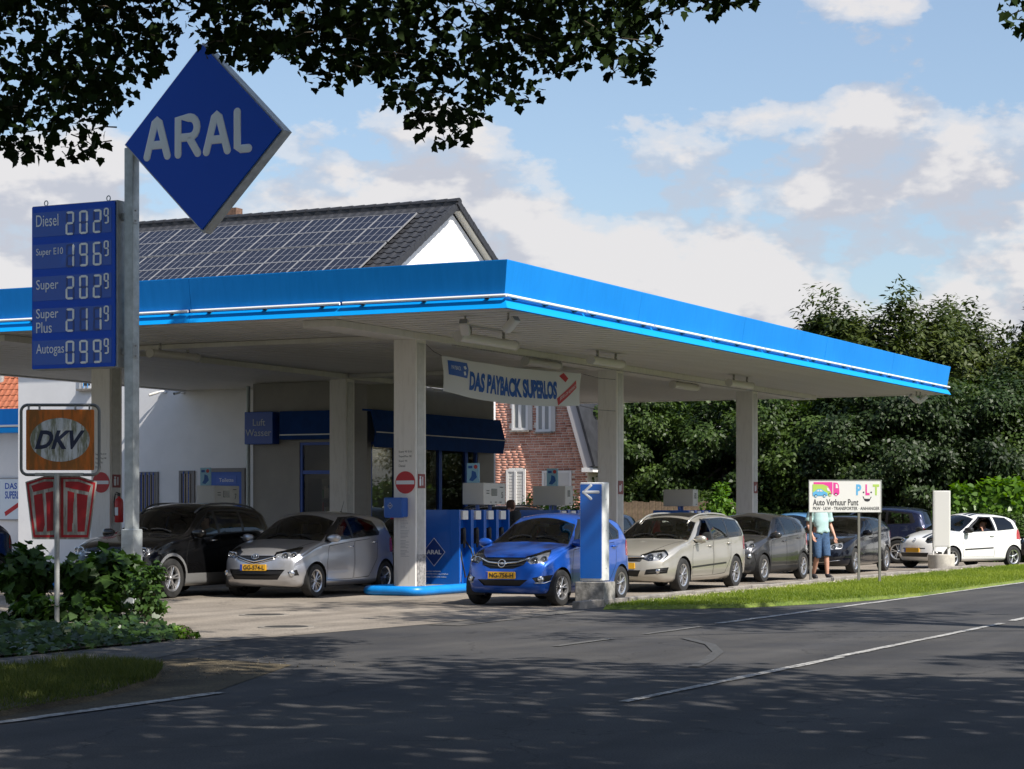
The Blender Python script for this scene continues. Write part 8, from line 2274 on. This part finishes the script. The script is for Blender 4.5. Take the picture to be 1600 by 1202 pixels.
# local frame: +X forward (the way the person faces), +Y left
def standing(h=1.80, stride=.14, armsw=.12):
    k = h / 1.80
    s = lambda x, y, z: (x * k, y * k, z * k)
    return dict(face=Vector((1, 0, 0)), pelvis=s(0, 0, .98), chest=s(.02, 0, 1.30), neck=s(.01, 0, 1.52), head=s(.03, 0, 1.69),
        shL=s(0, .19, 1.45), elL=s(-.03, .27, 1.17), wrL=s(.10, .30, .93), handL=s(.16, .29, .80), shR=s(0, -.19, 1.45), elR=s(-.05, -.27, 1.17), wrR=s(.10, -.25, .95), handR=s(.17, -.23, .83),
        hipL=s(0, .10, .92), knL=s(.06 + stride * .3, .10, .51), anL=s(stride, .10, .085), toeL=s(stride + .18, .12, .03), hipR=s(0, -.10, .92), knR=s(.05, -.09, .51), anR=s(-stride, -.08, .09), toeR=s(-stride + .18, -.10, .03))
pm = S(14.2, -.95)
pm = bpos(1281, 46.0); pm.z = 0.03
person('man in mint T-shirt and denim shorts standing behind the rental sign', pm, math.atan2(-.85, .35), standing(1.84), mat('shirt_mint', (0.42, 0.60, 0.60), 0.85, var=0.06, vscale=20), mat('denim', (0.045, 0.095, 0.19), 0.9, var=0.3, vscale=30), mat('shoe_dark', (0.02, 0.02, 0.025), 0.6))
pb_ = bpos(797, 42.6); 
person('dark-haired person standing behind fuel pump number 5', (pb_.x, pb_.y, .004), math.atan2(.6, .6), standing(1.76, .05), mat('shirt_dark', (0.03, 0.035, 0.04), 0.9), mat('trousers_dark', (0.03, 0.03, 0.035), 0.9), mat('shoe_dark'), hair=mat('hair_auburn', (0.07, 0.03, 0.018), 0.7), trouser_to='ankle')
def seated(hand='wheel'):
    d = dict(face=Vector((1, 0, 0)), pelvis=(0, 0, .58), chest=(-.10, 0, .87), neck=(-.13, 0, 1.08), head=(-.10, 0, 1.24), shL=(-.12, .18, 1.01), shR=(-.12, -.18, 1.01),
        elL=(.06, .27, .83), wrL=(.27, .20, .93), handL=(.37, .15, .97), elR=(.06, -.25, .83), wrR=(.27, -.18, .93), handR=(.37, -.14, .97),
        hipL=(.02, .10, .57), knL=(.45, .14, .66), anL=(.66, .13, .38), toeL=(.82, .13, .36), hipR=(.02, -.10, .57), knR=(.45, -.12, .66), anR=(.70, -.11, .39), toeR=(.86, -.11, .38))
    if hand == 'face': d.update(elL=(.12, .26, .86), wrL=(.08, .14, 1.08), handL=(.03, .06, 1.19))
    return d
def driver(car, probe, spc, label, shirt, hand='wheel', hair=None, dz=0.0):
    L = probe['xn']; x = L - (spc['cowl'] + 1.28) - .02; y = spc['W'] / 2 * .42
    M = Matrix.Translation(car.location) @ Matrix.Rotation(car.rotation_euler.z, 4, 'Z'); w = M @ Vector((x, y, dz))
    return person(label, w, car.rotation_euler.z, seated(hand), shirt, mat('trousers_dark'), mat('shoe_dark'), group='drivers in the cars', hair=hair, trouser_to='ankle', sub=1)
driver(twi, pt, spec_twingo('', PW), 'driver of the white car in a pale top with a hand raised to the face', mat('shirt_pale', (0.50, 0.52, 0.58), 0.85), 'face', dz=-.06)
driver(yar, py_, spec_yaris('', PS), 'driver sitting in the silver hatchback', mat('shirt_grey', (0.25, 0.28, 0.32), 0.85), dz=-.04)
driver(ast, pa, spec_astra('', PBE), 'driver in a red top in the champagne estate car', mat('shirt_red', (0.35, 0.03, 0.03), 0.85), dz=-.07)
driver(pic, pp, spec_picanto('', PG), 'driver sitting in the graphite grey hatchback', mat('shirt_navy', (0.03, 0.04, 0.09), 0.85), dz=-.04)
driver(suv, ps_, spec_suv('', PK), 'driver in a light blue top in the black SUV', mat('shirt_lightblue', (0.30, 0.42, 0.55), 0.85), dz=.10)
print('objects', len(bpy.data.objects), 'polys', sum(len(m.polygons) for m in bpy.data.meshes))
